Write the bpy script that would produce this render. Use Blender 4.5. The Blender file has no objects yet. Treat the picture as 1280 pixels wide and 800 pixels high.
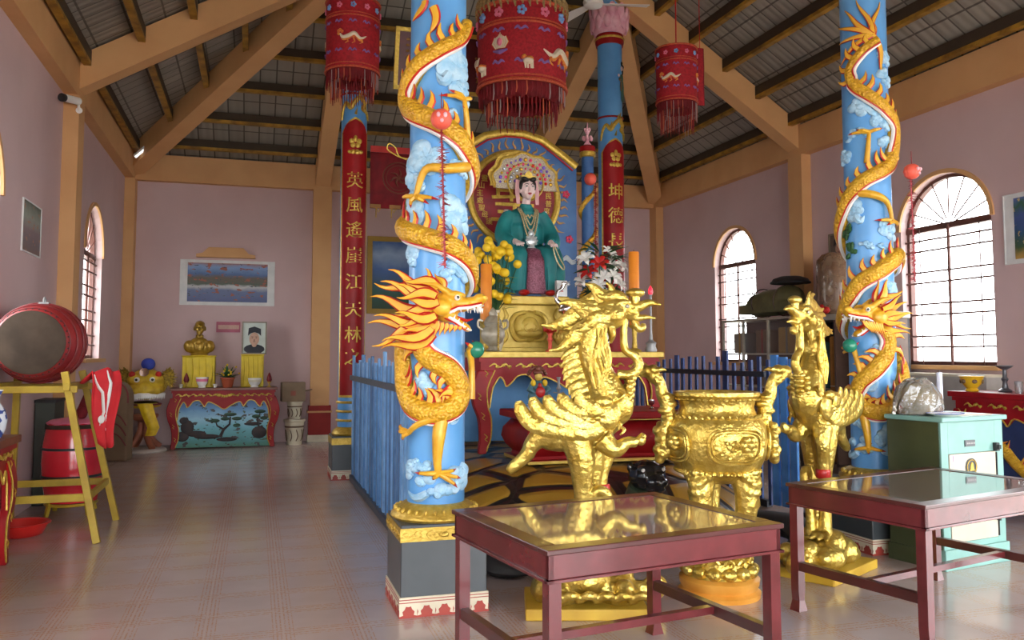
import bpy, bmesh, math, random
from mathutils import Vector, Matrix, Quaternion
random.seed(7)
PI = math.pi
SC = bpy.context.scene
COL = SC.collection
rad = math.radians

# ------------------------------------------------------------------ camera numbers (measured room coordinates)
CF, CTH, CP, CCY, CH = 1050.0, rad(17.0), rad(3.9), 372.0, 1.5
cF = Vector((math.sin(CTH)*math.cos(CP), math.cos(CTH)*math.cos(CP), math.sin(CP)))
cR = Vector((math.cos(CTH), -math.sin(CTH), 0))
cU = cR.cross(cF)
CAM = Vector((0, 0, CH))
def _ray(px, py): return cF + cR*((px-640)/CF) + cU*((CCY-py)/CF)
def at_y(px, py, y):
    r = _ray(px, py); return CAM + r*(y/r.y)
def at_x(px, py, x):
    r = _ray(px, py); return CAM + r*(x/r.x)
def at_z(px, py, z):
    r = _ray(px, py); return CAM + r*((z-CH)/r.z)

# ------------------------------------------------------------------ materials
MATS = {}
def _nodes(name):
    m = bpy.data.materials.new(name); m.use_nodes = True
    nt = m.node_tree; return m, nt, nt.nodes['Principled BSDF']
def N(nt, typ, **kw):
    n = nt.nodes.new(typ)
    for k, v in kw.items(): setattr(n, k, v)
    return n
def L(nt, a, b): nt.links.new(a, b)
def col4(c): return (c[0], c[1], c[2], 1)
def mat(name, c, rough=0.5, metal=0.0, c2=None, nscale=6, bump=0.0, bscale=40, btype='noise', spec=0.5, coat=0.0, trans=0.0, detail=4, emis=None):
    if name in MATS: return MATS[name]
    m, nt, b = _nodes(name)
    b.inputs['Roughness'].default_value = rough
    b.inputs['Metallic'].default_value = metal
    b.inputs['Specular IOR Level'].default_value = spec
    b.inputs['Coat Weight'].default_value = coat
    b.inputs['Transmission Weight'].default_value = trans
    tc = N(nt, 'ShaderNodeTexCoord')
    if c2 is None: c2 = tuple(x*0.86 for x in c)
    nz = N(nt, 'ShaderNodeTexNoise'); nz.inputs['Scale'].default_value = nscale; nz.inputs['Detail'].default_value = detail
    L(nt, tc.outputs['Object'], nz.inputs['Vector'])
    rp = N(nt, 'ShaderNodeValToRGB')
    rp.color_ramp.elements[0].position = 0.35; rp.color_ramp.elements[1].position = 0.65
    rp.color_ramp.elements[0].color = col4(c2); rp.color_ramp.elements[1].color = col4(c)
    L(nt, nz.outputs['Fac'], rp.inputs['Fac']); L(nt, rp.outputs['Color'], b.inputs['Base Color'])
    if emis:
        b.inputs['Emission Color'].default_value = col4(emis[0]); b.inputs['Emission Strength'].default_value = emis[1]
    if bump > 0:
        if btype == 'noise':
            t = N(nt, 'ShaderNodeTexNoise'); t.inputs['Scale'].default_value = bscale; t.inputs['Detail'].default_value = 3; o = t.outputs['Fac']
        elif btype == 'scale':
            t = N(nt, 'ShaderNodeTexVoronoi'); t.inputs['Scale'].default_value = bscale; t.feature = 'F1'; o = t.outputs['Distance']
        else:
            t = N(nt, 'ShaderNodeTexWave'); t.inputs['Scale'].default_value = bscale; t.inputs['Distortion'].default_value = 2; o = t.outputs['Fac']
        L(nt, tc.outputs['Object'], t.inputs['Vector'])
        bp = N(nt, 'ShaderNodeBump'); bp.inputs['Strength'].default_value = bump; bp.inputs['Distance'].default_value = 0.01
        if btype == 'scale': bp.invert = True
        L(nt, o, bp.inputs['Height']); L(nt, bp.outputs['Normal'], b.inputs['Normal'])
    MATS[name] = m
    return m

def sr(r, g, b):   # sRGB 0-255 to linear
    f = lambda v: (v/255/12.92) if v/255 <= 0.04045 else ((v/255+0.055)/1.055)**2.4
    return (f(r), f(g), f(b))

M_wall = mat('pink_wall_paint', sr(208,181,180), .75, c2=sr(201,173,172), nscale=1.2)
M_beam = mat('tan_beam_paint', sr(216,168,114), .7, c2=sr(208,159,106), nscale=2)
M_gold = mat('gold_lacquer', sr(218,192,100), .29, .78, c2=sr(190,158,66), nscale=14, bump=1.0, bscale=34)
M_goldp = mat('gold_paint', (.66,.45,.08), .36, .45, c2=(.5,.32,.04), nscale=30, bump=.5, bscale=60)
M_pale = mat('pale_gold_paint', sr(214,186,88), .42, .25, c2=sr(196,164,66), nscale=14, bump=.2, bscale=40)
M_dragon = mat('dragon_yellow_scales', sr(224,176,48), .33, .1, c2=sr(200,146,28), nscale=20, bump=1.0, bscale=52, btype='scale')
M_dragonp = mat('dragon_yellow', sr(226,176,50), .36, .05, c2=sr(208,152,34), nscale=14)
M_flame = mat('flame_orange', sr(230,180,56), .4, c2=sr(220,162,44), nscale=10)
M_red = mat('bright_red_paint', sr(196,40,34), .35, c2=sr(176,28,26))
M_redlac = mat('red_lacquer', sr(158,26,30), .42, c2=sr(136,18,24), nscale=4, spec=.25)
M_dkred = mat('dark_red_cloth', sr(128,18,28), .8, c2=sr(104,12,22), nscale=8)
M_redcloth = mat('red_embroidered_cloth', sr(170,22,36), .75, c2=sr(140,14,28), nscale=34, bump=.3, bscale=120)
M_maroon = mat('maroon_wood', sr(100,36,40), .26, c2=sr(82,28,30), nscale=5, coat=.2)
M_maroond = mat('dark_maroon_wood', sr(78,34,32), .3, c2=sr(62,26,24), nscale=5, coat=.15)
M_sky = mat('sky_blue_column_paint', sr(104,168,224), .3, c2=sr(88,152,212), nscale=2.5)
M_cloud = mat('pale_blue_cloud_relief', sr(178,212,232), .5, c2=sr(140,190,222), nscale=16, bump=.6, bscale=45)
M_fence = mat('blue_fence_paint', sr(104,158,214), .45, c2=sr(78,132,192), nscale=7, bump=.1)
M_fenced = mat('backlit_fence_blue', sr(52,80,144), .4, c2=sr(40,62,118))  # fence blue darkened, its backlit shade put into the colour
M_navy = mat('slate_rail_paint', sr(70,82,104), .5)
M_black = mat('black_gloss', (.012,.012,.014), .12, spec=.7)
M_blackm = mat('matt_black', (.02,.02,.022), .6)
M_plinth = mat('dark_grey_plinth_paint', sr(72,78,82), .32, c2=sr(62,68,72), nscale=3)
M_teal = mat('teal_velvet', sr(28,128,128), .6, c2=sr(18,108,112), nscale=5)
M_skin = mat('porcelain_skin', sr(232,208,204), .35, c2=sr(228,200,198))
M_hand = mat('pinkish_hand', sr(206,168,172), .5)
M_hair = mat('black_hair', (.014,.012,.012), .4)
M_white = mat('white_paint', sr(236,234,228), .4, c2=sr(228,226,220))
M_cream = mat('cream_paint', sr(222,214,188), .5)
M_grey = mat('grey_metal', sr(150,150,150), .4, .3)
M_chrome = mat('polished_silver', (.85,.85,.86), .12, 1.0, c2=(.8,.8,.82))
M_green = mat('leaf_green', sr(44,92,44), .5, c2=sr(28,66,34), nscale=12)
M_ygreen = mat('yellow_green_leaf', sr(150,150,40), .5)
M_yellow = mat('yellow_paint', sr(222,196,30), .5, c2=sr(206,178,22), nscale=8)
M_ybamboo = mat('yellow_stand_paint', sr(178,150,40), .45, c2=sr(158,128,28), nscale=6)
M_flower = mat('yellow_flower', sr(240,200,34), .55)
M_orange = mat('orange_wax', sr(232,140,32), .45, c2=sr(222,126,24))
M_pink = mat('pink_paint', sr(228,120,150), .5)
M_pinklot = mat('pink_lotus_petals', sr(236,190,200), .5, c2=sr(220,150,170), nscale=8)
M_blue = mat('royal_blue', sr(44,64,160), .6)
M_jade = mat('jade_green_ball', sr(44,140,112), .2, c2=sr(30,118,92))
M_brown = mat('brown_leather', sr(70,58,48), .85, c2=sr(56,46,38), nscale=6, spec=.2)
M_olive = mat('olive_brown_cloth', sr(118,96,72), .8)
M_wood = mat('brown_wood', sr(120,62,40), .4, c2=sr(98,48,30), nscale=8)
M_dwood = mat('dark_brown_wood', sr(72,44,36), .5)
M_purlin2 = mat('shaded_purlin_brown', sr(62,50,36), .7)  # dark web colour paints in the shade inside the purlin channel
M_purlin = mat('mustard_purlin_paint', sr(176,134,44), .6, c2=sr(122,88,28), nscale=6)
M_orball = mat('coral_paper', sr(234,96,76), .55)
M_tinsel = mat('dark_red_tinsel', sr(150,36,44), .35, .3)
M_silverp = mat('silver_grey_ceramic', sr(178,170,152), .35, .2, c2=sr(150,140,120), nscale=16)
M_mint = mat('mint_cabinet_paint', sr(126,172,164), .45, c2=sr(118,162,154), nscale=4)
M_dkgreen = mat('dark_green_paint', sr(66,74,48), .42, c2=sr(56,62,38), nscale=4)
M_bluep = mat('backdrop_blue_paint', sr(70,116,170), .5, c2=sr(48,92,150), nscale=4)
M_bluebd = mat('blue_board_paint', sr(92,152,204), .5, c2=sr(78,136,190), nscale=4)
M_purple = mat('violet_thread', sr(132,96,160), .7)
M_paper = mat('white_paper', sr(226,228,226), .6)
M_alu = mat('aluminium_frame', sr(176,168,152), .4, .4)

# ------------------------------------------------------------------ mesh builder
def frame_of(d, up=None):
    d = Vector(d).normalized()
    u = Vector(up) if up is not None else Vector((0, 0, 1))
    if abs(d.dot(u.normalized())) > .985: u = Vector((1, 0, 0)) if abs(d.x) < .9 else Vector((0, 1, 0))
    s = d.cross(u).normalized(); t = s.cross(d).normalized()
    return d, s, t
def spline(pts, n):
    """Catmull-Rom through points (tuples of any length), n samples per span"""
    out = []; P = [tuple(p) for p in pts]
    for i in range(len(P)-1):
        p0 = P[max(i-1, 0)]; p1 = P[i]; p2 = P[i+1]; p3 = P[min(i+2, len(P)-1)]
        for k in range(n):
            t = k/n
            out.append(tuple(.5*((2*b)+(-a+c)*t+(2*a-5*b+4*c-d)*t*t+(-a+3*b-3*c+d)*t**3) for a, b, c, d in zip(p0, p1, p2, p3)))
    out.append(P[-1]); return out

class MB:
    def __init__(s): s.v = []; s.f = []; s.m = []; s.X = None
    def at(s, mtx): s.X = mtx; return s
    def add(s, vs, fs, m=0):
        o = len(s.v)
        if s.X is not None: vs = [s.X @ Vector(q) for q in vs]
        s.v += [tuple(q) for q in vs]
        for f in fs: s.f.append(tuple(i+o for i in f)); s.m.append(m)
        return s
    def box(s, c, d, rz=0, m=0, R=None):
        x, y, z = d[0]/2, d[1]/2, d[2]/2
        vs = [Vector((a*x, b*y, e*z)) for e in (-1, 1) for a, b in ((-1, -1), (1, -1), (1, 1), (-1, 1))]
        Mx = R if R is not None else Matrix.Rotation(rz, 3, 'Z')
        vs = [Mx @ q + Vector(c) for q in vs]
        return s.add(vs, [(3, 2, 1, 0), (4, 5, 6, 7), (0, 1, 5, 4), (1, 2, 6, 5), (2, 3, 7, 6), (3, 0, 4, 7)], m)
    def bx(s, x0, x1, y0, y1, z0, z1, m=0):
        return s.box(((x0+x1)/2, (y0+y1)/2, (z0+z1)/2), (abs(x1-x0), abs(y1-y0), abs(z1-z0)), m=m)
    def bar(s, p0, p1, w, h, up=(0, 0, 1), m=0):
        p0, p1 = Vector(p0), Vector(p1); d, a, t = frame_of(p1-p0, up); vs = []
        for p in (p0, p1):
            for i, j in ((-1, -1), (1, -1), (1, 1), (-1, 1)): vs.append(p+a*(i*w/2)+t*(j*h/2))
        return s.add(vs, [(3, 2, 1, 0), (4, 5, 6, 7), (0, 1, 5, 4), (1, 2, 6, 5), (2, 3, 7, 6), (3, 0, 4, 7)], m)
    def tube(s, path, r, n=8, m=0, flat=1.0, up=None, cap=True):
        P = [Vector(p[:3]) for p in path]; K = len(P)
        if isinstance(r, (int, float)): r = [r]*K
        if len(r) != K:
            r = [r[min(int(i/(K-1)*(len(r)-1)), len(r)-2)]*(1-((i/(K-1)*(len(r)-1)) - min(int(i/(K-1)*(len(r)-1)), len(r)-2))) + r[min(int(i/(K-1)*(len(r)-1)), len(r)-2)+1]*((i/(K-1)*(len(r)-1)) - min(int(i/(K-1)*(len(r)-1)), len(r)-2)) for i in range(K)]
        vs = []; prev = None
        for i in range(K):
            d = (P[min(i+1, K-1)]-P[max(i-1, 0)])
            if d.length < 1e-9: d = Vector((0, 0, 1))
            d.normalize()
            if prev is None:
                _, a, t = frame_of(d, up)
            else:
                a = prev - d*prev.dot(d)
                if a.length < 1e-6: _, a, t = frame_of(d, up)
                a.normalize(); t = a.cross(d)
            if up is not None: _, a, t = frame_of(d, up)
            prev = a
            for k in range(n):
                an = 2*PI*k/n; vs.append(P[i]+a*(math.cos(an)*r[i])+t*(math.sin(an)*r[i]*flat))
        fs = [(i*n+k, i*n+(k+1) % n, (i+1)*n+(k+1) % n, (i+1)*n+k) for i in range(K-1) for k in range(n)]
        if cap: fs += [tuple(reversed(range(n))), tuple(range((K-1)*n, K*n))]
        return s.add(vs, fs, m)
    def cyl(s, p0, p1, r0, r1=None, n=16, m=0): return s.tube([p0, p1], [r0, r0 if r1 is None else r1], n, m)
    def cone(s, p0, p1, r, n=7, m=0): return s.tube([p0, p1], [r, r*.04], n, m)
    def lathe(s, prof, n=24, c=(0, 0, 0), m=0, axis=None, sx=1, sy=1, ripple=0, rn=8):
        vs = []
        Rm = Matrix.Identity(3) if axis is None else Vector((0, 0, 1)).rotation_difference(Vector(axis)).to_matrix()
        for r, z in prof:
            for k in range(n):
                a = 2*PI*k/n; q = max(r, .0004)*(1+ripple*math.cos(a*rn))
                vs.append(Rm @ Vector((q*math.cos(a)*sx, q*math.sin(a)*sy, z)) + Vector(c))
        K = len(prof)
        fs = [(i*n+k, i*n+(k+1) % n, (i+1)*n+(k+1) % n, (i+1)*n+k) for i in range(K-1) for k in range(n)]
        fs += [tuple(reversed(range(n))), tuple(range((K-1)*n, K*n))]
        return s.add(vs, fs, m)
    def ell(s, c, r, R=None, n=12, k=8, m=0):
        if isinstance(r, (int, float)): r = (r, r, r)
        vs = []; c = Vector(c)
        for i in range(k+1):
            ph = -PI/2 + PI*i/k; cr = max(math.cos(ph), .002)
            for j in range(n):
                a = 2*PI*j/n; q = Vector((r[0]*cr*math.cos(a), r[1]*cr*math.sin(a), r[2]*math.sin(ph)))
                vs.append((R @ q if R is not None else q)+c)
        fs = [(i*n+j, i*n+(j+1) % n, (i+1)*n+(j+1) % n, (i+1)*n+j) for i in range(k) for j in range(n)]
        fs += [tuple(reversed(range(n))), tuple(range(k*n, (k+1)*n))]
        return s.add(vs, fs, m)
    def ring(s, c, R, r, axis=(0, 0, 1), n=28, k=6, a0=0, a1=2*PI, m=0, sy=1):
        Rm = Vector((0, 0, 1)).rotation_difference(Vector(axis)).to_matrix(); c = Vector(c)
        full = abs(a1-a0-2*PI) < 1e-6
        path = [c + Rm @ Vector((R*math.cos(a0+(a1-a0)*i/n), R*sy*math.sin(a0+(a1-a0)*i/n), 0)) for i in range(n+1)]
        return s.tube(path, r, k, m, cap=not full)
    def prism(s, poly, org, ax, ay, dep, m=0, m2=None):
        """polygon (2d points) in plane org+ax*u+ay*v, extruded by vector dep"""
        org, ax, ay, dep = Vector(org), Vector(ax), Vector(ay), Vector(dep); n = len(poly)
        if ax.cross(ay).dot(dep) < 0: poly = list(reversed(poly))
        ar = sum(poly[i][0]*poly[(i+1) % n][1]-poly[(i+1) % n][0]*poly[i][1] for i in range(n))
        vs = [org+ax*u+ay*w for u, w in poly] + [org+ax*u+ay*w+dep for u, w in poly]
        fs = [tuple(reversed(range(n))), tuple(range(n, 2*n))]
        sd = [(i, (i+1) % n, (i+1) % n+n, i+n) for i in range(n)]
        s.add(vs, fs, m); o = len(s.v)-2*n
        for f in sd: s.f.append(tuple(i+o for i in f)); s.m.append(m if m2 is None else m2)
        return s
    def blade(s, path, widths, th, nrm, m=0, me=1, ridge=.68):
        """flame/feather: a tapering leaf with a raised middle; edges use material me"""
        P = [Vector(p[:3]) for p in path]; K = len(P); nrm = Vector(nrm).normalized(); vs = []
        for i in range(K):
            u = i/(K-1)*(len(widths)-1); j = min(int(u), len(widths)-2); w = widths[j]+(widths[j+1]-widths[j])*(u-j)
            d = (P[min(i+1, K-1)]-P[max(i-1, 0)]).normalized(); a = nrm.cross(d).normalized(); t = th*min(1, w/max(widths)+.15)
            for q, h in ((-1, 0), (-ridge, .7), (0, 1), (ridge, .7), (1, 0), (ridge, -.7), (0, -1), (-ridge, -.7)): vs.append(P[i]+a*(q*w/2)+nrm*(h*t/2))
        for i in range(K-1):
            for k in range(8):
                s.add([], []); o = len(s.v)
        base = len(s.v)
        if s.X is not None: vs = [s.X @ q for q in vs]
        s.v += [tuple(q) for q in vs]
        for i in range(K-1):
            for k in range(8):
                s.f.append((base+i*8+k, base+i*8+(k+1) % 8, base+(i+1)*8+(k+1) % 8, base+(i+1)*8+k)); s.m.append(me if k in (0, 3, 4, 7) else m)
        s.f.append(tuple(base+k for k in reversed(range(8)))); s.m.append(me)
        s.f.append(tuple(base+(K-1)*8+k for k in range(8))); s.m.append(me)
        return s
    def islands(s):
        par = list(range(len(s.v)))
        def fd(a):
            while par[a] != a: par[a] = par[par[a]]; a = par[a]
            return a
        for f in s.f:
            for q in f[1:]: par[fd(q)] = fd(f[0])
        g = {}
        for i, f in enumerate(s.f): g.setdefault(fd(f[0]), []).append(i)
        return list(g.values())
    def split(s, name, mats, parent, per=1, **kw):
        """one object for every loose piece (or every run of `per` pieces)"""
        isl = s.islands(); out = []
        for k in range(0, len(isl), per):
            fi = [i for q in isl[k:k+per] for i in q]; vi = sorted({v for i in fi for v in s.f[i]}); mp = {v: j for j, v in enumerate(vi)}
            b = MB(); b.v = [s.v[v] for v in vi]; b.f = [tuple(mp[v] for v in s.f[i]) for i in fi]; b.m = [s.m[i] for i in fi]; out.append(b.build(name, mats, parent, **kw))
        return out
    def build(s, name, mats, parent=None, smooth=True, ang=42, bevel=0, remesh=0, sub=0, rsm=0, loc=None, rz=0, solid=0):
        me = bpy.data.meshes.new(name); me.from_pydata(s.v, [], s.f)
        if not isinstance(mats, (list, tuple)): mats = [mats]
        for q in mats: me.materials.append(q)
        if len(mats) > 1: me.polygons.foreach_set('material_index', [min(i, len(mats)-1) for i in s.m])
        me.validate(); bm = bmesh.new(); bm.from_mesh(me); bmesh.ops.recalc_face_normals(bm, faces=bm.faces); bm.to_mesh(me); bm.free()
        if smooth:
            me.shade_smooth()
            if not remesh: me.set_sharp_from_angle(angle=rad(ang))
        o = bpy.data.objects.new(name, me); COL.objects.link(o)
        if parent is not None: o.parent = parent
        if loc is not None: o.location = loc
        if rz: o.rotation_euler.z = rz
        if remesh:
            q = o.modifiers.new('fuse', 'REMESH'); q.mode = 'VOXEL'; q.voxel_size = remesh; q.use_smooth_shade = True
            if rsm:
                q = o.modifiers.new('relax', 'SMOOTH'); q.factor = .5; q.iterations = rsm
        if bevel:
            q = o.modifiers.new('edge', 'BEVEL'); q.width = bevel; q.segments = 2; q.limit_method = 'ANGLE'; q.angle_limit = rad(40)
        return o

# ------------------------------------------------------------------ scene graph
def tag(o, label, cat, group=None, kind=None):
    o['label'] = label; o['category'] = cat
    if group: o['group'] = group
    if kind: o['kind'] = kind
    return o
def thing(name, label, cat, loc=(0, 0, 0), rz=0, group=None):
    o = bpy.data.objects.new(name, None); COL.objects.link(o); o.empty_display_size = .1
    o.location = loc; o.rotation_euler = (0, 0, rz)
    return tag(o, label, cat, group)
def struct(o): o['kind'] = 'structure'; return o
def plab(o, s): o['label'] = s; return o
def copy_tree(o, parent=None):
    c = o.copy(); COL.objects.link(c)
    if parent is not None: c.parent = parent
    for ch in list(o.children): copy_tree(ch, c)
    return c
def glyph_mesh(txt, size, depth):
    cu = bpy.data.curves.new('t', 'FONT'); cu.body = txt; cu.size = size; cu.extrude = depth; cu.align_x = 'CENTER'; cu.align_y = 'CENTER'
    cu.resolution_u = 2
    o = bpy.data.objects.new('t', cu); COL.objects.link(o)
    dg = bpy.context.evaluated_depsgraph_get(); me = bpy.data.meshes.new_from_object(o.evaluated_get(dg))
    vs = [tuple(v.co) for v in me.vertices]; fs = [tuple(p.vertices) for p in me.polygons]
    bpy.data.objects.remove(o); bpy.data.curves.remove(cu); bpy.data.meshes.remove(me)
    if vs:   # recentre on the drawn shape
        x0 = min(v[0] for v in vs); x1 = max(v[0] for v in vs); y0 = min(v[1] for v in vs); y1 = max(v[1] for v in vs)
        vs = [(v[0]-(x0+x1)/2, v[1]-(y0+y1)/2, v[2]) for v in vs]
    return vs, fs
def circ(r, n, cx=0, cy=0, sy=1): return [(cx+r*math.cos(2*PI*i/n), cy+r*sy*math.sin(2*PI*i/n)) for i in range(n)]
# ================================================================== THE SETTING
XL, XR, YB, YF = -2.1, 7.7, 15.2, -3.0
ZB0, ZB1 = 4.42, 4.86          # wall-top beam
SL, SR_, SB = .60, .655, .418   # roof slopes
CXL, CXR, CYB = 1.1, 4.78, 10.6

# ---- floor: 40 cm glazed tiles with a woven orange line pattern along their joints
def floor_mat():
    m, nt, b = _nodes('glazed_floor_tiles')
    tc = N(nt, 'ShaderNodeTexCoord'); sp = N(nt, 'ShaderNodeSeparateXYZ'); L(nt, tc.outputs['Object'], sp.inputs[0])
    def math_(op, a, bb=None, c=None):
        n = N(nt, 'ShaderNodeMath', operation=op)
        for i, v in enumerate((a, bb, c)):
            if v is None: continue
            if isinstance(v, (int, float)): n.inputs[i].default_value = v
            else: L(nt, v, n.inputs[i])
        return n.outputs[0]
    def dist(o, off):     # distance to nearest joint, metres
        u = math_('FRACT', math_('DIVIDE', math_('ADD', o, off), .41))
        return math_('MULTIPLY', math_('MINIMUM', u, math_('SUBTRACT', 1.0, u)), .41)
    dx = dist(sp.outputs['X'], .23); dy = dist(sp.outputs['Y'], .1)
    def band(d, a, w):   # 1 inside |d-a|<w
        return math_('LESS_THAN', math_('ABSOLUTE', math_('SUBTRACT', d, a)), w)
    nz = N(nt, 'ShaderNodeTexNoise'); nz.inputs['Scale'].default_value = 55; L(nt, tc.outputs['Object'], nz.inputs['Vector'])
    dash = math_('GREATER_THAN', nz.outputs['Fac'], .47)
    st = math_('MAXIMUM', math_('MAXIMUM', band(dx, .012, .004), band(dx, .034, .004)), band(dx, .054, .003))
    sty = math_('MAXIMUM', band(dy, .02, .006), band(dy, .05, .005))
    st = math_('MULTIPLY', math_('MAXIMUM', st, sty), dash)
    gro = math_('MAXIMUM', math_('LESS_THAN', dx, .003), math_('LESS_THAN', dy, .003))
    n2 = N(nt, 'ShaderNodeTexNoise'); n2.inputs['Scale'].default_value = 3; n2.inputs['Detail'].default_value = 6; L(nt, tc.outputs['Object'], n2.inputs['Vector'])
    rp = N(nt, 'ShaderNodeValToRGB'); rp.color_ramp.elements[0].color = col4(sr(166,150,146)); rp.color_ramp.elements[1].color = col4(sr(188,172,166)); L(nt, n2.outputs['Fac'], rp.inputs[0])
    mx = N(nt, 'ShaderNodeMix', data_type='RGBA'); L(nt, math_('MULTIPLY', st, .6), mx.inputs[0]); L(nt, rp.outputs[0], mx.inputs[6]); mx.inputs[7].default_value = col4(sr(176,124,78))
    m2 = N(nt, 'ShaderNodeMix', data_type='RGBA'); L(nt, gro, m2.inputs[0]); L(nt, mx.outputs[2], m2.inputs[6]); m2.inputs[7].default_value = col4(sr(184,166,156))
    L(nt, m2.outputs[2], b.inputs['Base Color'])
    b.inputs['Roughness'].default_value = .17; b.inputs['Specular IOR Level'].default_value = .55
    n3 = N(nt, 'ShaderNodeTexNoise'); n3.inputs['Scale'].default_value = 4; L(nt, tc.outputs['Object'], n3.inputs['Vector'])
    bp = N(nt, 'ShaderNodeBump'); bp.inputs['Strength'].default_value = .06; bp.inputs['Distance'].default_value = .02; L(nt, n3.outputs['Fac'], bp.inputs['Height']); L(nt, bp.outputs[0], b.inputs['Normal'])
    return m
M_floor = floor_mat()
struct(MB().bx(XL-.25, XR+.25, YF-.25, YB+.25, -.12, 0).build('floor', M_floor, smooth=False))

# ---- walls with arched openings
def arch_pts(u0, u1, z0, zs, zt, n=16):
    """opening outline from lower left counter-clockwise, semi-elliptic head"""
    c = (u0+u1)/2; a = (u1-u0)/2; h = zt-zs
    return [(u0, z0), (u1, z0)] + [(c+a*math.cos(PI*i/n), zs+h*math.sin(PI*i/n)) for i in range(n+1)]
def wall_with_openings(name, org, au, L_, Hh, th, ops):
    """wall in plane org + au*u + z, thickness vector th; ops = arch lists sorted by u"""
    mb = MB(); org = Vector(org); au = Vector(au); up = Vector((0, 0, 1)); th = Vector(th); u = 0.0
    for (u0, u1, z0, zs, zt) in ops:
        mb.prism([(u, 0), (u0, 0), (u0, Hh), (u, Hh)], org, au, up, th)
        if z0 > 0.001: mb.prism([(u0, 0), (u1, 0), (u1, z0), (u0, z0)], org, au, up, th)
        n = 16; c = (u0+u1)/2; a = (u1-u0)/2; h = zt-zs
        for i in range(n):
            p = (c-a*math.cos(PI*i/n), zs+h*math.sin(PI*i/n)); q = (c-a*math.cos(PI*(i+1)/n), zs+h*math.sin(PI*(i+1)/n))
            mb.prism([p, q, (q[0], Hh), (p[0], Hh)], org, au, up, th)
        u = u1
    mb.prism([(u, 0), (L_, 0), (L_, Hh), (u, Hh)], org, au, up, th)
    return struct(mb.build(name, M_wall, smooth=False))
HW = ZB1
# right wall, u runs along +y from YF
RW = [(7.2, 8.55), (11.75, 13.0)]; SD = (.6, 3.6)   # near bay of the right wall: unseen doorway, added for more light from the right
wall_with_openings('wall_right', (XR, YF, 0), (0, 1, 0), YB-YF, HW, (.22, 0, 0), [(SD[0]-YF, SD[1]-YF, 0, 2.8, 3.5)]+[(a-YF, b-YF, 1.38, 3.03, 3.63) for a, b in RW])
LWn = [(-.6, .7), (2.6, 3.9), (6.75, 8.05), (11.75, 13.05)]
wall_with_openings('wall_left', (XL, YF, 0), (0, 1, 0), YB-YF, HW, (-.22, 0, 0), [(a-YF, b-YF, 1.45, 2.86, 3.5) for a, b in LWn])
struct(MB().bx(XL-.22, XR+.22, YB, YB+.22, 0, HW).build('wall_back', M_wall, smooth=False))
# front wall behind the camera: three wide doorways standing open to the yard
FD = [(XL+.7, XL+3.4), (XL+3.75, XL+6.05), (XL+6.4, XR-.7)]
FD = [(-1.5, 1.1), (1.5, 4.1), (4.5, 7.1)]
wall_with_openings('wall_front', (XL-.22, YF, 0), (1, 0, 0), XR-XL+.44, HW, (0, -.22, 0), [(a-XL+.22, b-XL+.22, 0, 3.0, 3.6) for a, b in FD])

# ---- pilasters, beams and rafters
TR = [0]
def trim(mb, m=M_beam, bevel=0):
    TR[0] += 1; return struct(mb.build('trim_%d' % TR[0], m, smooth=False, bevel=bevel))
for y in (1.2, 5.8, 10.45, YB-.12):
    trim(MB().bx(XL-.01, XL+.16, y-.16, y+.16, 0, ZB0))
    trim(MB().bx(XR-.16, XR+.01, y-.16, y+.16, 0, ZB0))
for x in (CXL, CXR):
    trim(MB().bx(x-.16, x+.16, YB-.16, YB+.01, 0, ZB0))
trim(MB().bx(XL-.01, XL+.14, YF, YB, ZB0, ZB1)); trim(MB().bx(XR-.14, XR+.01, YF, YB, ZB0, ZB1)); trim(MB().bx(XL, XR, YB-.14, YB+.01, ZB0, ZB1))
def zl(x): return ZB1+SL*(x-XL)
def zr(x): return ZB1+SR_*(XR-x)
def zb(y): return ZB1+SB*(YB-y)
AX = (SR_*XR+SL*XL)/(SL+SR_); AZ = zl(AX); AY = YB-(AZ-ZB1)/SB
def slope_bar(p0, p1, w, dep):
    """a beam following the roof underside: top edge on p0-p1, vertical depth dep"""
    p0, p1 = Vector(p0), Vector(p1); d = (p1-p0); s = Vector((d.y, -d.x, 0)).normalized()*(w/2); dz = Vector((0, 0, -dep))
    vs = [p0-s, p0+s, p0+s+dz, p0-s+dz, p1-s, p1+s, p1+s+dz, p1-s+dz]
    return MB().add(vs, [(0, 1, 2, 3), (7, 6, 5, 4), (0, 4, 5, 1), (1, 5, 6, 2), (2, 6, 7, 3), (3, 7, 4, 0)])
e = -.035
for y in (10.5, 5.4):
    trim(slope_bar((XL+.1, y, zl(XL+.1)+e), (AX, y, AZ+e), .26, .40))
    trim(slope_bar((XR-.1, y, zr(XR-.1)+e), (AX, y, AZ+e), .26, .40))
trim(slope_bar((XL, YB, ZB1+e), (AX, AY, AZ+e), .28, .40))
trim(slope_bar((XR, YB, ZB1+e), (AX, AY, AZ+e), .28, .40))
for x in (CXL, CXR):
    z1 = zl(x) if x < AX else zr(x)
    trim(slope_bar((x, YB-.1, zb(YB-.1)+e), (x, YB-(z1-ZB1)/SB, z1+e), .26, .40))
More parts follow.
